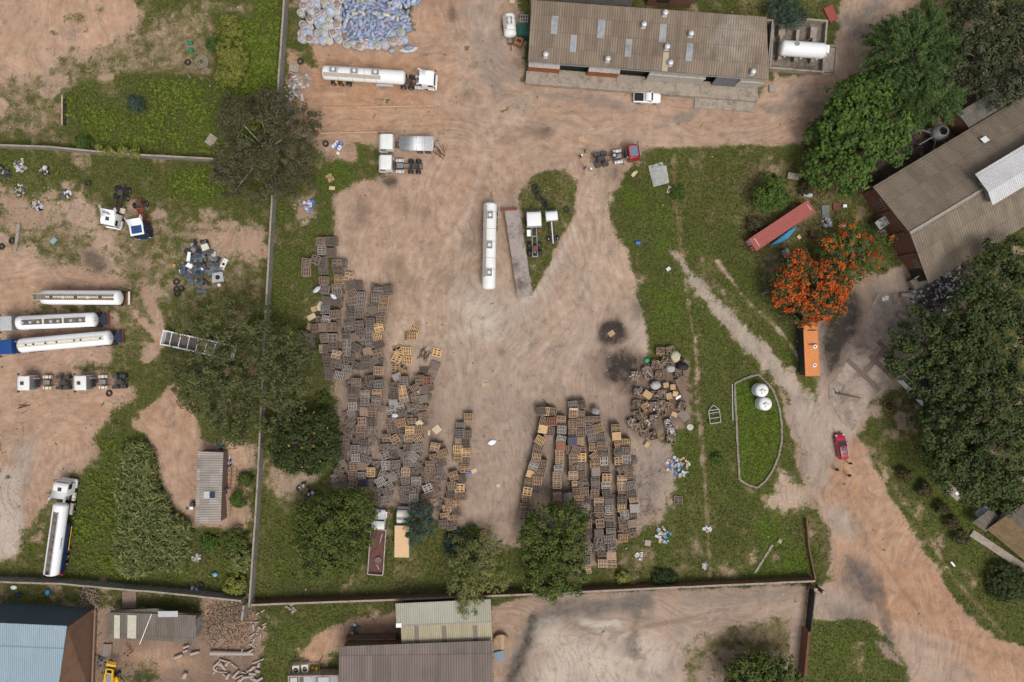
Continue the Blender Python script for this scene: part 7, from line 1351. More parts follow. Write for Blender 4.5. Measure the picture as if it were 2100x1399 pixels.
slabs([('cardboard_box','tan cardboard box tilted in the crate heap, largest of its kind','box',1327,809,.7,1.5,1.2,.5,-35,cardboard,None),('cardboard_box','small cardboard box upper left of three in the crate heap','box',1364.5,789.5,.5,.95,.85,.6,8,cardboard,None),('cardboard_box','small cardboard box upper right of three in the crate heap','box',1378.5,793.5,.5,.9,.95,.6,0,cardboard,None),('cardboard_box','cardboard box with pale flap in the crate heap','box',1383.5,807.5,.5,.9,.9,.6,-10,cardboard,None),('cardboard_box','dark tan cardboard box beside the flapped one','box',1371,812,.4,1.0,1.1,.5,12,cardboard,None),('cardboard_sheet','folded cardboard at the bottom of the crate heap','cardboard',1327,912,.6,1.0,.7,.08,60,cardboard,None),('cardboard_sheet','pale cardboard piece beside the yellow slatted crate','cardboard',1383,850,.2,1.1,.8,.06,-20,cardboard,None),('carpet_roll','long reddish brown slab slumped along the crate heap','carpet',1397,796,.3,1.1,3.6,.35,25,brown_slab,None),('plank_stack','grey slatted rack lying at the right of the crate heap','rack',1402,852,.15,1.5,1.9,.15,40,PM['g'],None),('white_tray','white tray among the cardboard boxes','tray',1391,815,.6,1.0,.35,.12,35,cleanwhite,None),('cardboard_sheet','square tan board on the burnt black circle','board',1254,684,.02,1.1,.9,.05,35,cardboard,None),('cardboard_sheet','square tan board lying left of the narrow row','board',896,881,.02,1.35,1.25,.05,40,boardm,None),('cardboard_sheet','small pale strip left of the square tan board','board',880,888,.02,.4,.85,.04,-5,boardm,None),('cardboard_sheet','tan board lying on the sand above the red tractor unit','board',1193,285,.02,.95,.85,.05,15,cardboard,None),('cardboard_sheet','faint tan board lying on the sand by the grass island','board',1236,487,.02,1.0,1.2,.05,-4,mat('dusty_board',(.33,.24,.17),.95),None),('cardboard_sheet','tan strip of board in the middle of the yard','board',996,789,.02,1.3,.7,.05,0,mat('dusty_tan_board',(.46,.33,.2),.95),None),('cardboard_sheet','pale board beside the bright blue bag','board',972,966,.02,1.0,.7,.05,25,boardm,None),('cardboard_sheet','small pale square board below the blue bag','board',1022,996,.02,.65,.6,.05,5,boardm,None),('cardboard_sheet','tan board on grass near the brown tree, larger','board',677,365,.02,1.1,1.4,.05,30,cardboard,None),('cardboard_sheet','small tan board on grass near the brown tree','board',681,386,.02,1.0,.6,.05,-3,boardm,None),('plywood_sheet','pale plywood strip on the grass below the red tractor unit','board',1301,356,.02,.6,1.3,.06,-40,boardm,None),('plywood_sheet','pale plywood strip at the corner of the corrugated sheets','board',1372,389,.02,.6,1.3,.06,-15,boardm,None),('rusty_plate','reddish plate in grass by the red tractor unit','plate',1310,362,.02,.6,.35,.04,10,rust,None),('cardboard_sheet','pale plank left of the leftmost stacks, upper','board',656,628,.1,.9,1.6,.06,-30,boardm,None),('cardboard_sheet','pale tan plank left of the leftmost stacks, lower','board',639,650,.1,1.5,.9,.06,30,boardm,None),('cardboard_sheet','brown cardboard left of the leftmost stacks','board',644,634,.1,1.0,.9,.06,15,cardboard,None),('cardboard_sheet','brown cardboard above the dark leftmost pallets','board',635,670,.1,.9,1.3,.06,-15,cardboard,None),('plywood_sheet','orange pale board on the lower left of the leftmost stacks','board',658,716,.9,.5,1.4,.06,5,boardm,None),('plywood_sheet','pale square sheet on the double row with the orange pallet','board',861,802,1.2,.8,.9,.05,-40,boardm,None),('cardboard_sheet','pale star shaped card on the orange pallet row','board',860,868,1.2,1.1,1.0,.05,40,boardm,None),('plywood_strip','pale strip between the first two pallets of the navy row','board',1177,839,2.05,1.5,.3,.05,-3,boardm,None),('rusty_hatch','rusty red steel plate on the ground at the upper right','plate',1703,29,.02,1.6,2.7,.25,25,mat('rust_red_plate',(.30,.07,.055),.7,dirt=DUST,dirt_amt=.2),None),('concrete_block','pale cement block against the bright field corner','block',434,288,.02,1.5,1.9,.3,-35,concrete,None),('rubble_slab','pale stone slab beside the cement wall','slab',604,141,.3,1.7,1.3,.35,-8,concrete,None),('rusty_hatch','rusty plate below the pale stone slab','plate',595,157,.1,.9,1.0,.1,0,rust,None),('beam','long grey concrete beam lying on the worn grass','beam',38,484,.02,.55,4.0,.35,-7,concrete,None),('narrow_pit','narrow dark pit with wooden edge in the field','pit',132,230,.0,.75,4.6,.06,0,mat('pit_dark',(.02,.016,.013),.95),None),('pit_board','thin board edge along the narrow dark pit','board',128,226,.0,.25,5.2,.14,0,PM['t'],None),('metal_case','pale rusted metal case left of the blossoming tree','case',1613,524,.5,1.2,2.2,.5,25,mat('rusty_white_case',(.42,.40,.40),.6,dirt=(.14,.07,.05),dirt_amt=.6,dscale=1.5),None),('concrete_slab_stack','grey stone slab on the lawn under the bright tree','slab',1626,362,.1,2.0,1.1,.35,-8,concrete,None),('glass_sheet','grey green glass sheet leaning right of the red container','sheet',1693,434,.1,1.3,2.2,.1,5,mat('grey_green_sheet',(.19,.215,.19),.3),None),('white_box','pale broken appliance right of the red container end','appliance',1655,401,.1,1.5,.6,.5,-10,plasticwhite,None),('rusty_box','dark rusty box below the red container','box',1665,481,.1,1.2,1.0,.7,-10,rust,None),('rusty_plate','brown steel plate right of the glass sheet','plate',1716,424,.1,1.4,1.3,.12,3,rust,None),('white_stone','small white bucket right of the brown steel plate','bucket',1731,423,.1,.6,.5,.4,5,cleanwhite,None),('tan_block','small tan block beside the dark rusty box','block',1637,487,.1,.6,.7,.4,30,boardm,None),('window_grid','pale window frame lying by the smaller flowering tree','frame',1727,460,.1,1.1,1.0,.1,0,palegrey,None),('blue_barrel','blue crate lying on the bright grass right of the yard','crate',1308,499,.02,.85,.5,.4,-8,brightblue,None),('white_sack','white sack on grass beside the gravel drive','sack',1370,552,.0,.75,.6,.35,35,plasticwhite,None),('white_rail','white pipe lying left of the stone kerb','pipe',1502,825,.02,.12,6.4,.12,1,palegrey,None),('sluice','pale concrete channel crossing the lower lawn','channel',1566,1146,.0,.35,5.8,.12,-32,concrete,None),('channel_box','small stone box at the head of the lawn channel','box',1598,1109,.0,.7,.7,.3,-30,concrete,None),('white_marker','white marker board lying on the road lawn','board',1954,1157,.02,.3,1.0,.08,40,cleanwhite,None),('yellow_can','yellow can on the worn grass left of the scrap heap','can',359,545,0,.5,.5,.4,0,mat('yellow_can',(.55,.28,.05),.5),None),('white_can','white can below the grey panel with black hole','can',451,585,0,.5,.5,.4,20,cleanwhite,None),('blue_bag','pale blue plastic lying on worn grass','plastic',111,494,0,1.1,.8,.15,50,mat('pale_blue_sheet_plastic',(.22,.36,.40),.5),None),('grey_lid_box','pink grey stone on lawn below the litter heap','stone',1328,1113,0,1.05,1.0,.25,-10,mat('pinkish_stone',(.36,.29,.26),.9),None),('flat_rack','grey flat rack near the digger','rack',220,1333,.1,1.4,2.2,.2,-3,PM['g'],None),('timber_beam','brown beam beside the grey flat rack','beam',228,1332,.1,.35,2.1,.25,-4,PM['b'],None),('blue_solar_plates','stack of blue grey metal sheets beside the cable drum','sheets',1025,1344,.1,1.8,1.6,.25,15,mat('blue_grey_sheets',(.16,.22,.29),.45),None),('compost_frame','wooden framed pit of brown sticks beyond the slab wall','frame',268,1228,.0,2.4,3.0,.5,0,PM['b'],None),('tan_stones','tan stones at the hut corner below the shed','stones',1583,183,.0,1.1,1.2,.4,0,concrete,None),('gate_block','sandy concrete block by the drain pillar','block',1050,5,.0,.9,.6,.4,-10,boardm,None)])
t=thing('loose_sheets','pile of pale corrugated sheets lying on the grass','sheets',(*W(1352,360),0),R(12));
for k in range(3):b=MB();b.box((rng.uniform(-.2,.2),rng.uniform(-.3,.3),.05+.05*k),(2.6,3.7-.3*k,.03),sheetm,rz=R(rng.uniform(-5,5)));b.build('sheet',t)
t=thing('cart_frame','old grey steel cart frame standing on the lawn','cart',(*W(1464,853),0),R(8));b=MB()
for x in(-.95,.95):b.bar((x,-1.2,.5),(x,1.1,.5),.09,.09,palegrey)
for y in(-1.2,-.3,.6,1.1):b.bar((-.95,y,.5),(.95,y,.5),.09,.09,palegrey)
for s in(-1,1):b.bar((s*.9,1.1,.5),(0,2.0,.6),.08,.08,palegrey)
b.build('frame',t);[wheel(t,s*1.15,-.8,.32,.18)for s in(-1,1)];[setattr(o,'rotation_euler',(0,0,R(90)))for o in t.children if o.name.startswith('wheel')]
# ------------------------------------------------------------------ tyres
b=MB();b.lathe(tyre_profile(.55,.34),black,'Z',n=20);TY=b.mesh('tyre')
def tyre(px,py,z,label,group=None,sc=1.0,tilt=0.0):
 o=link('tyre',TY,None,(*W(px,py,z+.17),z+.2*sc));o.scale=(sc,)*3;o.rotation_euler=(R(tilt),0,0);return tag(o,label,'tyre',group)
gi='tyres on the grass island';gs='tyres beside the scrap heap'
for px,py,z,lab in((1098,385,.34,'black tyre topping the upper end of the tyre line'),(1098,388,0,'black tyre under the topmost one of the tyre line'),(1100,394,0,'black tyre third in the tyre line on the island'),(1105,405,0,'black tyre fourth in the tyre line on the island'),(1117,415,.34,'black tyre on top at the lower end of the tyre line'),(1118,419,0,'lowest black tyre of the line on the island')):tyre(px,py,z,lab,gi)
tyre(1162,430,-.12,'half sunk tyre at the right of the grass island')
for px,py,z,lab in((362,579,.34,'tyre at the top of the four beside the scrap heap'),(362,594,.0,'tyre middle left of the four beside the scrap heap'),(371,593,.34,'tyre middle right of the four beside the scrap heap'),(363,603,.34,'tyre at the bottom of the four beside the scrap heap')):tyre(px,py,z,lab,gs)
for px,py,lab,tl in((180,376,'tyre lying alone on the grass above the stripped trucks',0),(25,494,'tyre beside the long concrete beam',0),(3,506,'tyre at the left edge below the concrete beam',0),(224,807,'tyre lying below the right parked tractor unit',0),(260,910,'tyre at the top of the maize plot',0),(616,126,'tyre near the stone slab by the sack heap',0),(723,1113,'upper tyre under the broad olive tree',0),(726,1137,'lower tyre under the broad olive tree',0),(412,1201,'tyre lying by the slab wall',0),(385,128,'black torn tyre strip near the green drums',0),(668,295,'round clay ring at the foot of the brown tree',0)):tyre(px,py,0,lab)
t=thing('cable_drum','wooden cable drum lying beside the brown roofed shed','cable drum',(*W(1028,1312),0),0);b=MB();m=mat('cable_drum_wood',(.36,.24,.145),.9,var=.2)
for z in(.05,.95):
 for k in range(9):y=-1.15+.29*k;hw_=math.sqrt(max(0,1.32**2-y*y));b.box((y,0,z),(.27,2*hw_,.08),m)
b.cyl((0,0,.09),(0,0,.92),.6,m,n=20);b.build('drum',t);b=MB();[b.box((x,0,1.02),(.12,2.5,.06),boardm)for x in(.1,.35)];b.build('board',t)
# ------------------------------------------------------------------ heaps: sacks, scrap, rubble, logs
bagw=mat('white_bulk_bag',(.62,.62,.64),.6,var=.1,objvar=.12,scale=2,dirt=(.36,.33,.31),dirt_amt=.2);FILL=[mat('bottles_'+n,c,.45,var=.35,scale=5,objvar=.15)for n,c in(('pinkish',(.45,.36,.38)),('bluish',(.36,.41,.55)),('greenish',(.36,.38,.30)),('greyish',(.40,.39,.41)),('brownish',(.30,.22,.18)))]
def bag_mesh(seed,fill):
 r=np.random.default_rng(seed);n=14;b=MB();rings=[]
 for z,k in((0,.42),(.12,.56),(.6,.62),(1.0,.58),(1.12,.55),(1.2,.56),(1.15,.47),(.98,.44)):rings.append([(k*math.cos(t)*(1+r.normal(0,.045)),k*math.sin(t)*(1+r.normal(0,.045)),z+r.normal(0,.02))for t in[2*math.pi*i/n for i in range(n)]])
 b.loft(rings,bagw,True);c=MB();rr=[]
 for z,k in((1.0,.44),(1.2,.47),(1.34,.36),(1.42,.2),(1.45,.04)):rr.append([(k*math.cos(t)*(1+r.normal(0,.1)),k*math.sin(t)*(1+r.normal(0,.13)),z+r.normal(0,.06))for t in[2*math.pi*i/n for i in range(n)]])
 c.loft(rr,fill,True);return b.mesh('bulk_bag'),c.mesh('bottles')
BAGS=[bag_mesh(k,FILL[k%5])for k in range(10)]
def sack_mesh(seed,m):
 r=np.random.default_rng(seed);n=12;b=MB();rings=[]
 for x,k in((-.62,.12),(-.55,.26),(-.3,.33),(0,.35),(.3,.33),(.52,.25),(.62,.08)):rings.append([(x+r.normal(0,.02),k*math.cos(t)*(1+r.normal(0,.12)),k*.85*math.sin(t)*(1+r.normal(0,.12)))for t in[2*math.pi*i/n for i in range(n)]])
 b.loft(rings,m,True);return b.mesh('bottle_sack')
SKC=[mat('mesh_sack_'+n,c,.5,var=.3,scale=4,objvar=.22)for n,c in(('blue',(.24,.285,.42)),('pale_blue',(.36,.40,.50)),('violet',(.32,.30,.43)),('grey_blue',(.27,.31,.38)),('cream',(.48,.45,.36)),('pink',(.43,.31,.35)))]
SACKS={k:[sack_mesh(50+k*3+j,SKC[k])for j in range(2)]for k in range(6)}
sr=random.Random(9);placed=[]
left_poly=[(618,-20),(700,-20),(705,60),(690,96),(660,90),(616,82)]
bags=[];yy=-14
while yy<98:
 xx=618+sr.uniform(0,6)
 while xx<700:
  p=(xx+sr.uniform(-3,3),yy+sr.uniform(-3,3));xx+=14.5
  if inside(p,left_poly):bags.append(p)
 yy+=13.5
for k in range(10):bags.append((712+k*12.5+sr.uniform(-2,2),93-abs(k-4)*.3+sr.uniform(-2,2))if k<7 else(806+(k-7)*12,84-(k-7)))
bags+=[(806,70),(823,66),(743,2),(760,6),(812,8),(800,24),(778,10)]
bags.sort(key=lambda p:(round(p[1]/13),p[0]));rowi={}
for k,p in enumerate(bags):
 hid=p[0]<700;z=(1.05 if hid and 635<p[0]<690 and 15<p[1]<78 and(k%3)else 0);a,c=BAGS[k%10];rk=round(p[1]/13);rowi[rk]=rowi.get(rk,0)+1
 o=link('bulk_bag',a,None,(*W(p[0],p[1],z+1),z),sr.uniform(0,6.28));o.rotation_euler[0]=R(sr.uniform(-6,6));s=sr.uniform(1.08,1.36);o.scale=(s,s,s);link('bottles',c,o)
 tag(o,'open white bulk bag, %s from left in the %s tier of the sack heap'%(ordinal(rowi[rk]),ordinal(rk+2)),'bulk bag','bulk bags of bottles')
heap_poly=[(700,-15),(862,-18),(860,8),(838,14),(836,34),(846,48),(842,66),(832,75),(815,86),(780,94),(720,92),(702,60)];ns=0;tries=0;pts=[]
while ns<190 and tries<9000:
 tries+=1;p=(sr.uniform(698,862),sr.uniform(-16,95))
 if not inside(p,heap_poly)or any((p[0]-q[0])**2+(p[1]-q[1])**2<42 for q in pts):continue
 pts.append(p);ns+=1
cxp,cyp=768,38
KN=['blue','pale blue','violet','grey blue','cream','pink']
for k,p in enumerate(pts):
 d=min(1,math.hypot((p[0]-cxp)/78,(p[1]-cyp)/58));z=.3+1.9*(1-d**1.6)+sr.uniform(-.12,.12);ci=sr.choices(range(6),(40,18,14,22,6,4))[0]
 o=link('bottle_sack',sr.choice(SACKS[ci]),None,(*W(p[0],p[1],z),max(.28,z)),sr.uniform(0,3.14));s=sr.uniform(.75,1.1);o.scale=(s,s,s*.95);o.rotation_euler[1]=R(sr.uniform(-25,25))
 tag(o,'%s mesh sack of bottles piled in the right half of the sack heap'%KN[ci],'sack',KN[ci]+' mesh sacks in the sack heap')
b=MB();rings=[]
for d,z in((1.0,-.1),(.85,.5),(.6,1.1),(.3,1.55),(.02,1.7)):rings.append([((cxp+70*d*math.cos(t)-1050)*S0*.985,(699.5-cyp-52*d*math.sin(-t))*S0*.985 if False else(699.5-(cyp-52*d*math.sin(t)))*S0*.985,z)for t in[2*math.pi*i/24 for i in range(24)]])
b.loft(rings,SKC[3],True);tag(b.build('loose_bottles'),kind='stuff')
lump('bottle_sack','single blue grey sack lying below the sack heap','sack',804,106,0,(1.1,.8,.6),SKC[3],31,rough=.12);lump('bottle_sack','burst white sack of blue bottles below the heap','sack',838,103,0,(3.0,1.1,.4),plasticwhite,32,8,rough=.3);lump('bottle_sack','blue sack on top of the burst white sack','sack',839,99,.3,(1.6,.9,.5),SKC[0],33,10)
for k,(x,y,c_)in enumerate(((688,298,0),(694,296,1),(690,303,1),(698,302,0),(701,296,1),(684,301,0),(696,306,0),(692,293,0),(694,315,0))):
 b=MB();b.cyl((0,0,0),(0,0,.45),.26,cleanwhite if c_==0 else brightblue,n=14);b.cyl((0,0,.45),(0,0,.5),.1,palegrey,n=8);tag(b.build('plastic_drum',None,(*W(x,y),0)),'small white plastic drum beside the silver tank lorry grass' if c_==0 else 'small blue plastic drum beside the silver tank lorry grass','drum','white drums on the grass' if c_==0 else 'blue drums on the grass')
for x,y,a,lab in((391,90,10,'green drum lying in the field, upper of two'),(394,104,-20,'green drum lying in the field, lower of two')):b=MB();b.cyl((-.45,0,.3),(.45,0,.3),.3,mat('green_drum',(.02,.20,.10),.4),n=16);[b.lathe([(.3,-.02),(.33,-.02),(.33,.02),(.3,.02)],mat('green_drum',(.02,.2,.1)),'X',(o,0,.3),16)for o in(-.15,.15)];tag(b.build('green_drum',None,(*W(x,y),0),R(a)),lab,'drum')
t=thing('stone_fire_ring','ring of stones round a fire pit in the field','fire ring',(*W(415,127),0));b=MB()
for r_,n in((1.0,16),(.6,10)):
 for k in range(n):a=6.283*k/n;b.box((r_*math.cos(a),r_*math.sin(a),.1),(.34,.3,.28),stonemat,rz=a+.2)
b.build('stones',t)
def scrapheap(items,cx,cy,group,prefix):pass
hr_=random.Random(12);SC=[mat('scrap_'+n,c,.5,var=.25,dirt=DUST,dirt_amt=.2)for n,c in(('charcoal_plastic',(.035,.037,.042)),('slate_plastic',(.075,.085,.105)),('grey_foam',(.22,.205,.18)),('blue_grey_plastic',(.10,.125,.16)))]
for k in range(84):
 a=hr_.uniform(0,6.28);d=hr_.uniform(0,1)**.75;px,py=412+38*d*math.cos(a),540+45*d*math.sin(a);z=.1+1.1*(1-d);b=MB();ci=hr_.choices(range(4),(40,26,14,20))[0];lx,ly=hr_.uniform(.7,1.8),hr_.uniform(.45,1.1)
 b.prism([(-lx/2,-ly/2),(lx/2*hr_.uniform(.5,1),-ly/2*hr_.uniform(.6,1.2)),(lx/2,ly/2*hr_.uniform(.3,1)),(-lx/2*hr_.uniform(.4,1),ly/2)],0,hr_.uniform(.08,.35),SC[ci]);o=b.build('trim_scrap',None,(*W(px,py,z),z),hr_.uniform(0,6.28));o.rotation_euler[0]=R(hr_.uniform(-20,20));o.rotation_euler[1]=R(hr_.uniform(-20,20))
 tag(o,'%s vehicle trim piece in the scrap heap on worn grass'%('charcoal','slate','grey foam','blue grey')[ci],'scrap',('charcoal','slate','grey foam','blue grey')[ci]+' pieces in the scrap heap')
for px,py,lx,ly,a,m,lab in((387.5,527,.6,1.7,-8,cleanwhite,'long white door skin in the scrap heap, upper left'),(389,545,1.1,.8,-30,cleanwhite,'white corner panel below the long door skin'),(415,548,.9,1.1,10,cleanwhite,'white square panel in the middle of the scrap heap'),(373,560,.5,1.3,25,cleanwhite,'curved white bumper end at the left of the scrap heap'),(421,507,1.3,1.1,20,cream,'cream panel at the top of the scrap heap'),(459,542,.9,2.1,-28,ivory,'cream panel with dark openings right of the scrap heap'),(447,569,2.1,1.8,5,palegrey,'grey door panel with black hole right of the scrap heap'),(439,522,.8,1.1,-10,palegrey,'pale grey wedge at the right of the scrap heap'),(379,562,.5,1.5,-50,SC[3],'blue grey bumper lying lower left of the scrap heap'),(389,566,.5,1.5,8,SC[3],'upright blue grey bumper in the lower scrap heap'),(414,598,2.1,.55,-4,SC[3],'dark blue bumper lying alone below the scrap heap')):
 z=.9 if 'middle' in lab or 'top' in lab or 'door skin' in lab else.15
 t=thing('trim_scrap',lab,'scrap',(*W(px,py,z),z),R(a));b=MB();b.prism([(-lx/2,-ly/2),(lx/2,-ly/2*.9),(lx/2*.85,ly/2),(-lx/2*.9,ly/2)],0,.14,m);b.build('panel',t)
 if 'hole' in lab or 'openings' in lab:b=MB();b.cyl((0,0,.141),(0,0,.16),.42 if 'hole' in lab else.25,glass,n=14);b.build('opening',t)
def litter(label,cat,cx,cy,n,rad,ms,seed,smin=.2,smax=.62,stuff=False,name='litter',z=.06):
 r=random.Random(seed);b=MB()
 for k in range(n):
  a=r.uniform(0,6.28);d=rad*r.uniform(0,1)**.6;s1,s2=r.uniform(smin,smax),r.uniform(smin,smax);b.box((d*math.cos(a),d*math.sin(a),z+r.uniform(0,.12)+.2*(1-d/rad)*(n>20)),(s1,s2,r.uniform(.02,.12)),r.choice(ms),rz=r.uniform(0,3.14),rx=r.uniform(-.4,.4),ry=r.uniform(-.4,.4))
 o=b.build(name,None,(*W(cx,cy),0));tag(o,label,cat,None,'stuff' if stuff else None);return o
LW=[plasticwhite,plasticwhite,palegrey,cardboard,PM['w']];LB=[blacktarp,blacktarp,SC[1],plasticwhite];LM=LW+[brightblue,PM['t'],concrete]
for px,py,n,rd,ms,sd_,lab in((1390,955,60,2.0,LW+[brightblue],1,'large heap of white plastic litter on the lawn edge'),(1359,1098,34,1.5,LW+[bluetarp],2,'smaller heap of white and blue litter on the lawn'),(5,355,30,1.5,LB,3,'black litter heap at the far left edge, upper'),(43,340,26,1.1,LB+LW,4,'white and black litter pile below the thin wall'),(94,352,20,.9,LB+LW,5,'small litter pile right of the white and black one'),(43,391,22,1.1,LB+LW,6,'litter pile second row, left'),(137,396,20,.9,LB,7,'dark litter pile second row, right'),(76,423,32,1.2,LB+LW,8,'litter pile lowest of the rubbish piles on grass'),(610,185,60,2.2,LM,9,'rubble and litter heap beside the cement wall'),(617,160,50,1.8,[concrete,concrete,PM['g'],plasticwhite],10,'grey rubble heap below the stone slab'),(635,422,22,1.2,[plasticwhite,SKC[2],brightblue],11,'blue and white litter under the brown tree'),(628,1008,26,1.7,[blacktarp,blacktarp,blacktarp,plasticwhite],12,'black plastic strips with white bits on grass'),(404,1143,16,.8,[concrete,palegrey],13,'ash and stones in the round clay patch'),(398,1205,14,1.2,LB,14,'dark rubbish by the slab wall'),(728,1290,26,1.0,[SC[1],SC[0],SC[3],palegrey],15,'heap of grey scrap beside the wash bay'),(597,1245,16,1.0,[concrete,PM['g']],16,'stones at the foot of the bottom wall'),(1450,1085,10,.6,LW,17,'small litter patch near the old fence line'),(1310,1140,10,.8,LW,18,'few white scraps near the pallet row ends'),(1445,1160,12,.6,LW,19,'white scraps at the foot of the old fence line'),(1735,510,24,1.3,[plasticwhite,SC[2],palegrey],20,'grey rubbish under the smaller flowering tree'),(1695,457,22,1.0,[plasticwhite,SC[2],palegrey],21,'pile of grey scrap right of the container'),(1810,470,16,.8,[plasticwhite,palegrey,redpaint],22,'rubbish at the foot of the brick gable'),(1775,385,26,1.0,[palegrey,SC[0],concrete],23,'white and black rubble by the coal yard'),(456,919,12,.6,[bluepaint,bluetarp,navy],24,'blue basins and cloths beside the tin shed'),(470,945,14,.9,[palegrey,navy,PM['t']],25,'household clutter right of the tin shed'),(1915,602,190,4.6,[SC[0],SC[0],palegrey,SC[2],blacktarp,plasticwhite],26,'sooty rubbish heap below the brick works roof'),(1950,580,130,3.6,[SC[0],SC[0],palegrey,SC[2],blacktarp,plasticwhite],27,'sooty rubbish heap nearest the huge tree'),(1815,612,5,.4,[bluetarp,cleanwhite],28,'blue and white scraps on the works yard'),(305,480,8,.5,[redpaint,SC[0],SC[1]],29,'red and black parts beside the blue cab'),(220,1370,18,1.6,[blacktarp,SC[1]],30,'black plastic sheeting behind the digger'),(205,1352,14,1.2,[blacktarp,SC[1]],36,'slate plastic sheeting beside the brick wall foot')):
 litter(lab,'litter heap',px,py,n,rd,ms,200+sd_,name='litter_heap')
r=random.Random(44);b=MB()
for k in range(900):
 px,py=r.uniform(5,2095),r.uniform(5,1395);left=px<560 and 320<py<900
 if left or r.random()<.35:s=r.uniform(.05,.2);x,y=W(px,py);b.box((x,y,.05),(s,s*r.uniform(.5,1),.05),r.choice([plasticwhite,plasticwhite,palegrey,cream,boardm,SC[2]]),rz=r.uniform(0,3),rx=r.uniform(-.3,.3))
tag(b.build('litter'),kind='stuff')
b=MB()
for k in range(800):
 px,py=(r.uniform(600,1330),r.uniform(30,1100))if k<600 else(r.uniform(0,300),r.uniform(520,1100))
 s=r.uniform(.06,.22);x,y=W(px,py);b.box((x,y,.03),(s,s*r.uniform(.5,1),s*.6),r.choice([dwood,stonemat,concrete,PM['b'],SC[0]]),rz=r.uniform(0,3),rx=r.uniform(-.3,.3))
tag(b.build('pebbles'),kind='stuff')
b=MB()
for k in range(2000):
 px,py=r.gauss(470,28),r.gauss(1275,24);x,y=W(px,py,.4);b.box((x,y,max(.05,.6*math.exp(-((px-470)**2+(py-1275)**2)/1100))+r.uniform(0,.1)),(r.uniform(.12,.38),r.uniform(.06,.16),.03),r.choice([PM['b'],PM['d'],dwood,dwood,PM['o']]),rz=r.uniform(0,3),rx=r.uniform(-.5,.5),ry=r.uniform(-.5,.5))
tag(b.build('mulch'),kind='stuff')
logm=mat('barkless_log',(.40,.335,.295),.9,var=.2,scale=2);endm=mat('log_end',(.42,.17,.06),.9,var=.2)
def log(px,py,L,r_,a,label,fork=False,group=None,z=0):
 t=thing('log',label,'log',(*W(px,py),z),R(a),group);b=MB();b.cyl((-L/2,0,r_),(L/2,.1,r_*.9),r_,logm,r_*.75,12);
 if fork:b.cyl((L*.3,0,r_),(L*.5,.9,r_*1.2),r_*.6,logm,r_*.4,9);b.cyl((L*.2,0,r_),(L*.24,.9,r_),r_*.35,logm,r_*.25,8)
 b.build('trunk',t);b=MB();b.cyl((-L/2-.012,0,r_),(-L/2+.02,0,r_),r_*.93,endm,n=12);b.build('cut_end',t)
log(478,1338,7.6,.42,-2,'long pale debarked log with forked end on the bare soil',True);log(402,1338,1.6,.3,10,'short pale log left of the long one');log(384,1325,1.1,.28,15,'short pale log end upper left of the long one');log(382,1334,.8,.26,10,'stubby log piece under the upper left one');log(368,1345,1.5,.32,20,'short log lowest left of the long one');log(382,1383,.9,.45,60,'orange ended round log standing alone')
gl='split logs on the bare soil'
for k in range(26):
 px,py=430+r.uniform(0,105),1352+r.uniform(0,44);log(px,py,r.uniform(.7,2.2),r.uniform(.14,.3),r.uniform(-60,60),'pale split log piece in the loose pile by the grass edge',group=gl,z=r.uniform(0,.15))
gl2='split log scraps below the wall corner'
for k in range(16):px,py=520+r.uniform(-8,25),1250+r.uniform(0,85);log(px,py,r.uniform(.5,1.3),r.uniform(.1,.2),r.uniform(-90,90),'small split log piece scattered below the wall corner',group=gl2)
for k,(px,py,lab,m)in enumerate(((611,1368,'cream pump engine, left of the pair by the bottom shed',cream),(629,1366,'cream pump engine, right of the pair by the bottom shed',cream))):
 t=thing('pump_engine',lab,'engine',(*W(px,py),0),R(5));b=MB();b.box((0,0,.6),(1.3,1.7,1.1),m,taper=.9);b.build('housing',t);b=MB();b.lathe([(.1,1.16),(.4,1.16),(.4,1.2),(.1,1.2)],glass,n=14,closed=True);b.build('fan',t)
for px,py,lab in((651,1369,'yellow round can right of the cream engines'),(643,1367,'dull yellow can between engine and yellow can')):b=MB();b.cyl((0,0,0),(0,0,.7),.32 if 'round' in lab else.25,yellow if 'round' in lab else mat('dull_yellow',(.35,.25,.06),.6),n=14);tag(b.build('can',None,(*W(px,py),0)),lab,'can')
t=thing('pole_shelter','open frame of black poles around the cream engines','frame',(*W(632,1362),0));b=MB()
for x,y in((-2.6,-1),(2.6,-1),(-2.2,1.4),(2.6,1.4)):b.bar((x,y,0),(x,y,2.2),.1,.1,darkmetal)
b.bar((-2.6,-1,2.2),(-2.2,1.4,2.2),.1,.1,darkmetal);b.bar((2.6,-1,2.2),(2.6,1.4,2.2),.1,.1,darkmetal);b.bar((-2.2,1.4,2.2),(2.6,1.4,2.2),.1,.1,darkmetal);b.build('pole',t)
t=thing('rusty_bed_frame','rusty red bed frame leaning beside the tin shed','frame',(*W(476,980),0),R(-4));b=MB()
for x in(-.9,0,.9):b.bar((x,-1.9,.35),(x,1.9,.6),.08,.08,rust)
for k in range(6):b.bar((-.9,-1.9+k*.76,.4),(.9,-1.9+k*.76,.4),.07,.07,rust)
b.build('frame',t);t=thing('ladder','pale wooden ladder standing against the tin shed','ladder',(*W(466,1030),0),R(-2));b=MB();[b.bar((x,-1.9,.1),(x,1.7,.9),.07,.07,boardm)for x in(-.22,.22)];[b.bar((-.22,-1.7+k*.45,.15+k*.1),(.22,-1.7+k*.45,.15+k*.1),.05,.05,boardm)for k in range(8)];b.build('rails',t)
t=thing('outdoor_bin','dark box with white lid at the left side of the tin shed','bin',(*W(398,1037),0),0);b=MB();b.box((0,.3,.5),(.7,.8,1.0),darkmetal);b.build('box',t);b=MB();b.box((0,-.2,1.0),(.6,.5,.1),cleanwhite);b.build('lid',t)
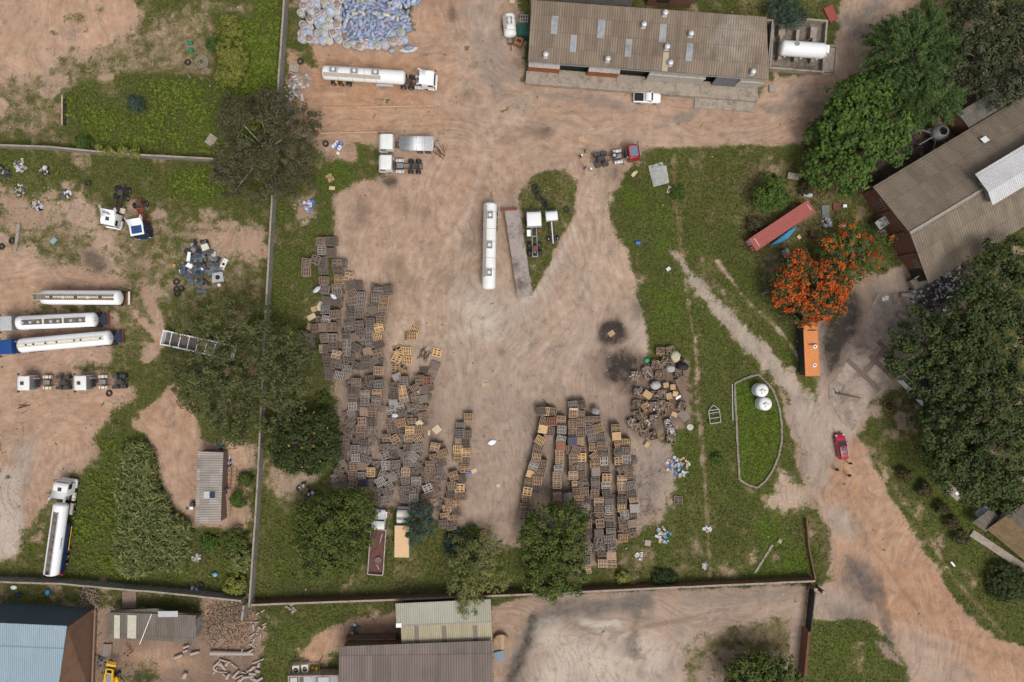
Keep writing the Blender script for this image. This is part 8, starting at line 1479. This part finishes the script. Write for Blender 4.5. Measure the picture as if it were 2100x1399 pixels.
for px,py,L_,lab in((1848,650,2.2,'pale cement pipe section, upper of two on the works yard'),(1859,655,2.4,'pale cement pipe section, lower of two on the works yard'),(1855,605,2.0,'grey concrete pipe lying below the kiln platform')):b=MB();b.lathe([(.42,-L_/2),(.42,L_/2),(.32,L_/2),(.32,-L_/2)],concrete,'X',(0,0,.42),18,closed=True);tag(b.build('concrete_pipe',None,(*W(px,py),0),R(-40 if px!=1855 else 0)),lab,'pipe')
b=MB();b.tube([(0,0,.15),(1.8,-.35,.2),(4.4,-.9,.12)],[.16,.13,.07],dwood,8);b.tube([(.2,0,.15),(-.4,.9,.5)],[.09,.03],dwood,6);b.tube([(1.0,-.2,.15),(.5,.6,.5)],[.07,.02],dwood,6);tag(b.build('fallen_pole',None,(*W(1712,806),0)),'fallen dark branch lying across the works driveway','branch')
# ------------------------------------------------------------------ people
def person(px,py,label,face,top,legs,pose='stand',hat=None,z0=0.0,hold=None):
 """one skinned body (skeleton with a radius per joint), hair as a child"""
 V,E,Rr=[],[],[]
 def j(p,r,parent=None):V.append(p);Rr.append(r);(E.append((parent,len(V)-1))if parent is not None else None);return len(V)-1
 walk=.16 if pose=='walk' else.05
 pel=j((0,0,.95),.135);sp=j((.01,0,1.15),.125,pel);ch=j((.0,0,1.36),.145,sp);nk=j((.0,0,1.50),.062,ch);hd=j((.02,0,1.60),.088,nk);tp=j((.015,0,1.72),.075,hd);ns_=j((.105,0,1.60),.022,hd)
 for s in(-1,1):
  hp=j((0,s*.10,.90),.095,pel);kn=j((.03+walk*s*.6,s*.115,.50),.062,hp);an=j((walk*s,s*.12,.09),.043,kn);j((walk*s+.15,s*.14,.045),.038,an)
  sh=j((0,s*.19,1.40),.068,ch);el=j((-.03+.03*s,s*.25,1.13),.046,sh);wr=j((.10,s*.24,.91),.032,el)if pose!='reach' else j((.30,s*.17,1.18),.032,el)
  x,y,z=V[wr];dn=(0.02,0,-.08)if pose!='reach' else(.08,0,-.01);pm=j((x+dn[0],y,z+dn[2]),.030,wr);x,y,z=V[pm]
  for k,ln in enumerate((.068,.078,.073,.058)):o=(k-1.5)*.021;a1=j((x+o if pose!='reach' else x+ln*.5,y if pose!='reach' else y+o,z-ln*.55 if pose!='reach' else z),.010,pm);j((x+o+.018 if pose!='reach' else x+ln*.95,y if pose!='reach' else y+o,z-ln if pose!='reach' else z-.02),.008,a1)
  j((x+.055,y-s*.02,z-.02),.010,pm)
 me=bpy.data.meshes.new('person');me.from_pydata(V,E,[]);tmp=bpy.data.objects.new('person',me);COL.objects.link(tmp);md=tmp.modifiers.new('skin','SKIN')
 for i,sv in enumerate(me.skin_vertices[0].data):sv.radius=(Rr[i],Rr[i]*(.85 if i in(pel,sp,ch)else 1));sv.use_root=(i==0)
 sb=tmp.modifiers.new('sub','SUBSURF');sb.levels=1;sb.render_levels=1;bpy.context.view_layer.update();dg=bpy.context.evaluated_depsgraph_get();m2=bpy.data.meshes.new_from_object(tmp.evaluated_get(dg));bpy.data.objects.remove(tmp)
 m2.materials.clear();[m2.materials.append(m)for m in(skin,top,legs,black)]
 for p in m2.polygons:
  c=p.center;p.use_smooth=True
  if c.z>1.50:p.material_index=0
  elif c.z>.96:p.material_index=0 if(abs(c.y)>.20 and c.z<1.12)or c.x>.2 else 1
  elif c.z>.10:p.material_index=0 if abs(c.y)>.185 and c.z>.72 else 2
  else:p.material_index=3
 t=link('person',m2,None,(*W(px,py,1.0),z0),face);tag(t,label,'person')
 b=MB();b.lathe([(.105,1.61),(.113,1.66),(.105,1.73),(.07,1.785),(.01,1.80)]if not hat else[(.19,1.70),(.12,1.71),(.115,1.79),(.06,1.82),(.01,1.825)],hat or hairm,c=(.0,0,0),n=14);b.build('hat' if hat else 'hair',t)
 for s in(-1,1):b=MB();b.box((.098,s*.034,1.635),(.012,.02,.012),cleanwhite);b.build('eye',t)
 if hold:b=MB();b.box((.35,0,1.1),(.25,.3,.06),hold);b.build('carried_sheet',t)
 return t
def cloth(n,c):return mat('cloth_'+n,c,.9,var=.12)
person(1200,309,'person in teal shirt standing behind the red tractor unit',R(215),cloth('teal',(.10,.38,.32)),cloth('black',(.015,.015,.018)));person(1190,321,'person in navy and white shirt facing the teal shirt',R(40),cloth('navy',(.03,.035,.09)),cloth('slate',(.05,.055,.09)),'walk',hold=cleanwhite)
person(1199.5,344,'person in maroon standing alone below the red tractor unit',R(300),cloth('maroon',(.14,.02,.035)),cloth('maroon',(.14,.02,.035)));person(1211,348,'person in pale grey with white cap near the tractor rear',R(80),cloth('pale_grey',(.40,.38,.36)),cloth('stone',(.26,.24,.22)),hat=cleanwhite);person(1235.5,333,'person in dark red working at the tractor rear wheels',R(70),cloth('wine',(.16,.008,.02)),cloth('black',(.015,.015,.018)),'reach')
person(1716,963,'person in black walking behind the red car',R(150),cloth('black',(.015,.015,.018)),cloth('black',(.015,.015,.018)),'walk');person(1741,975,'person in black top and red trousers on the dirt road',R(140),cloth('black',(.015,.015,.018)),cloth('scarlet',(.42,.02,.02)),'walk');person(1743,950,'person in black and grey right behind the red car',R(120),cloth('black',(.015,.015,.018)),cloth('mid_grey',(.24,.22,.21)),'walk')
person(260,1336,'person in orange overalls at left of the pair by the digger',R(-40),cloth('orange',(.62,.16,.03)),cloth('orange',(.62,.16,.03)),'reach');person(266,1341,'person in orange vest and navy trousers by the digger',R(160),cloth('orange',(.62,.16,.03)),cloth('navy',(.03,.035,.09)),'walk');person(465,1003,'person in pale blue shirt standing beside the tin shed',R(90),cloth('pale_blue',(.22,.25,.40)),cloth('blue',(.07,.09,.22)))
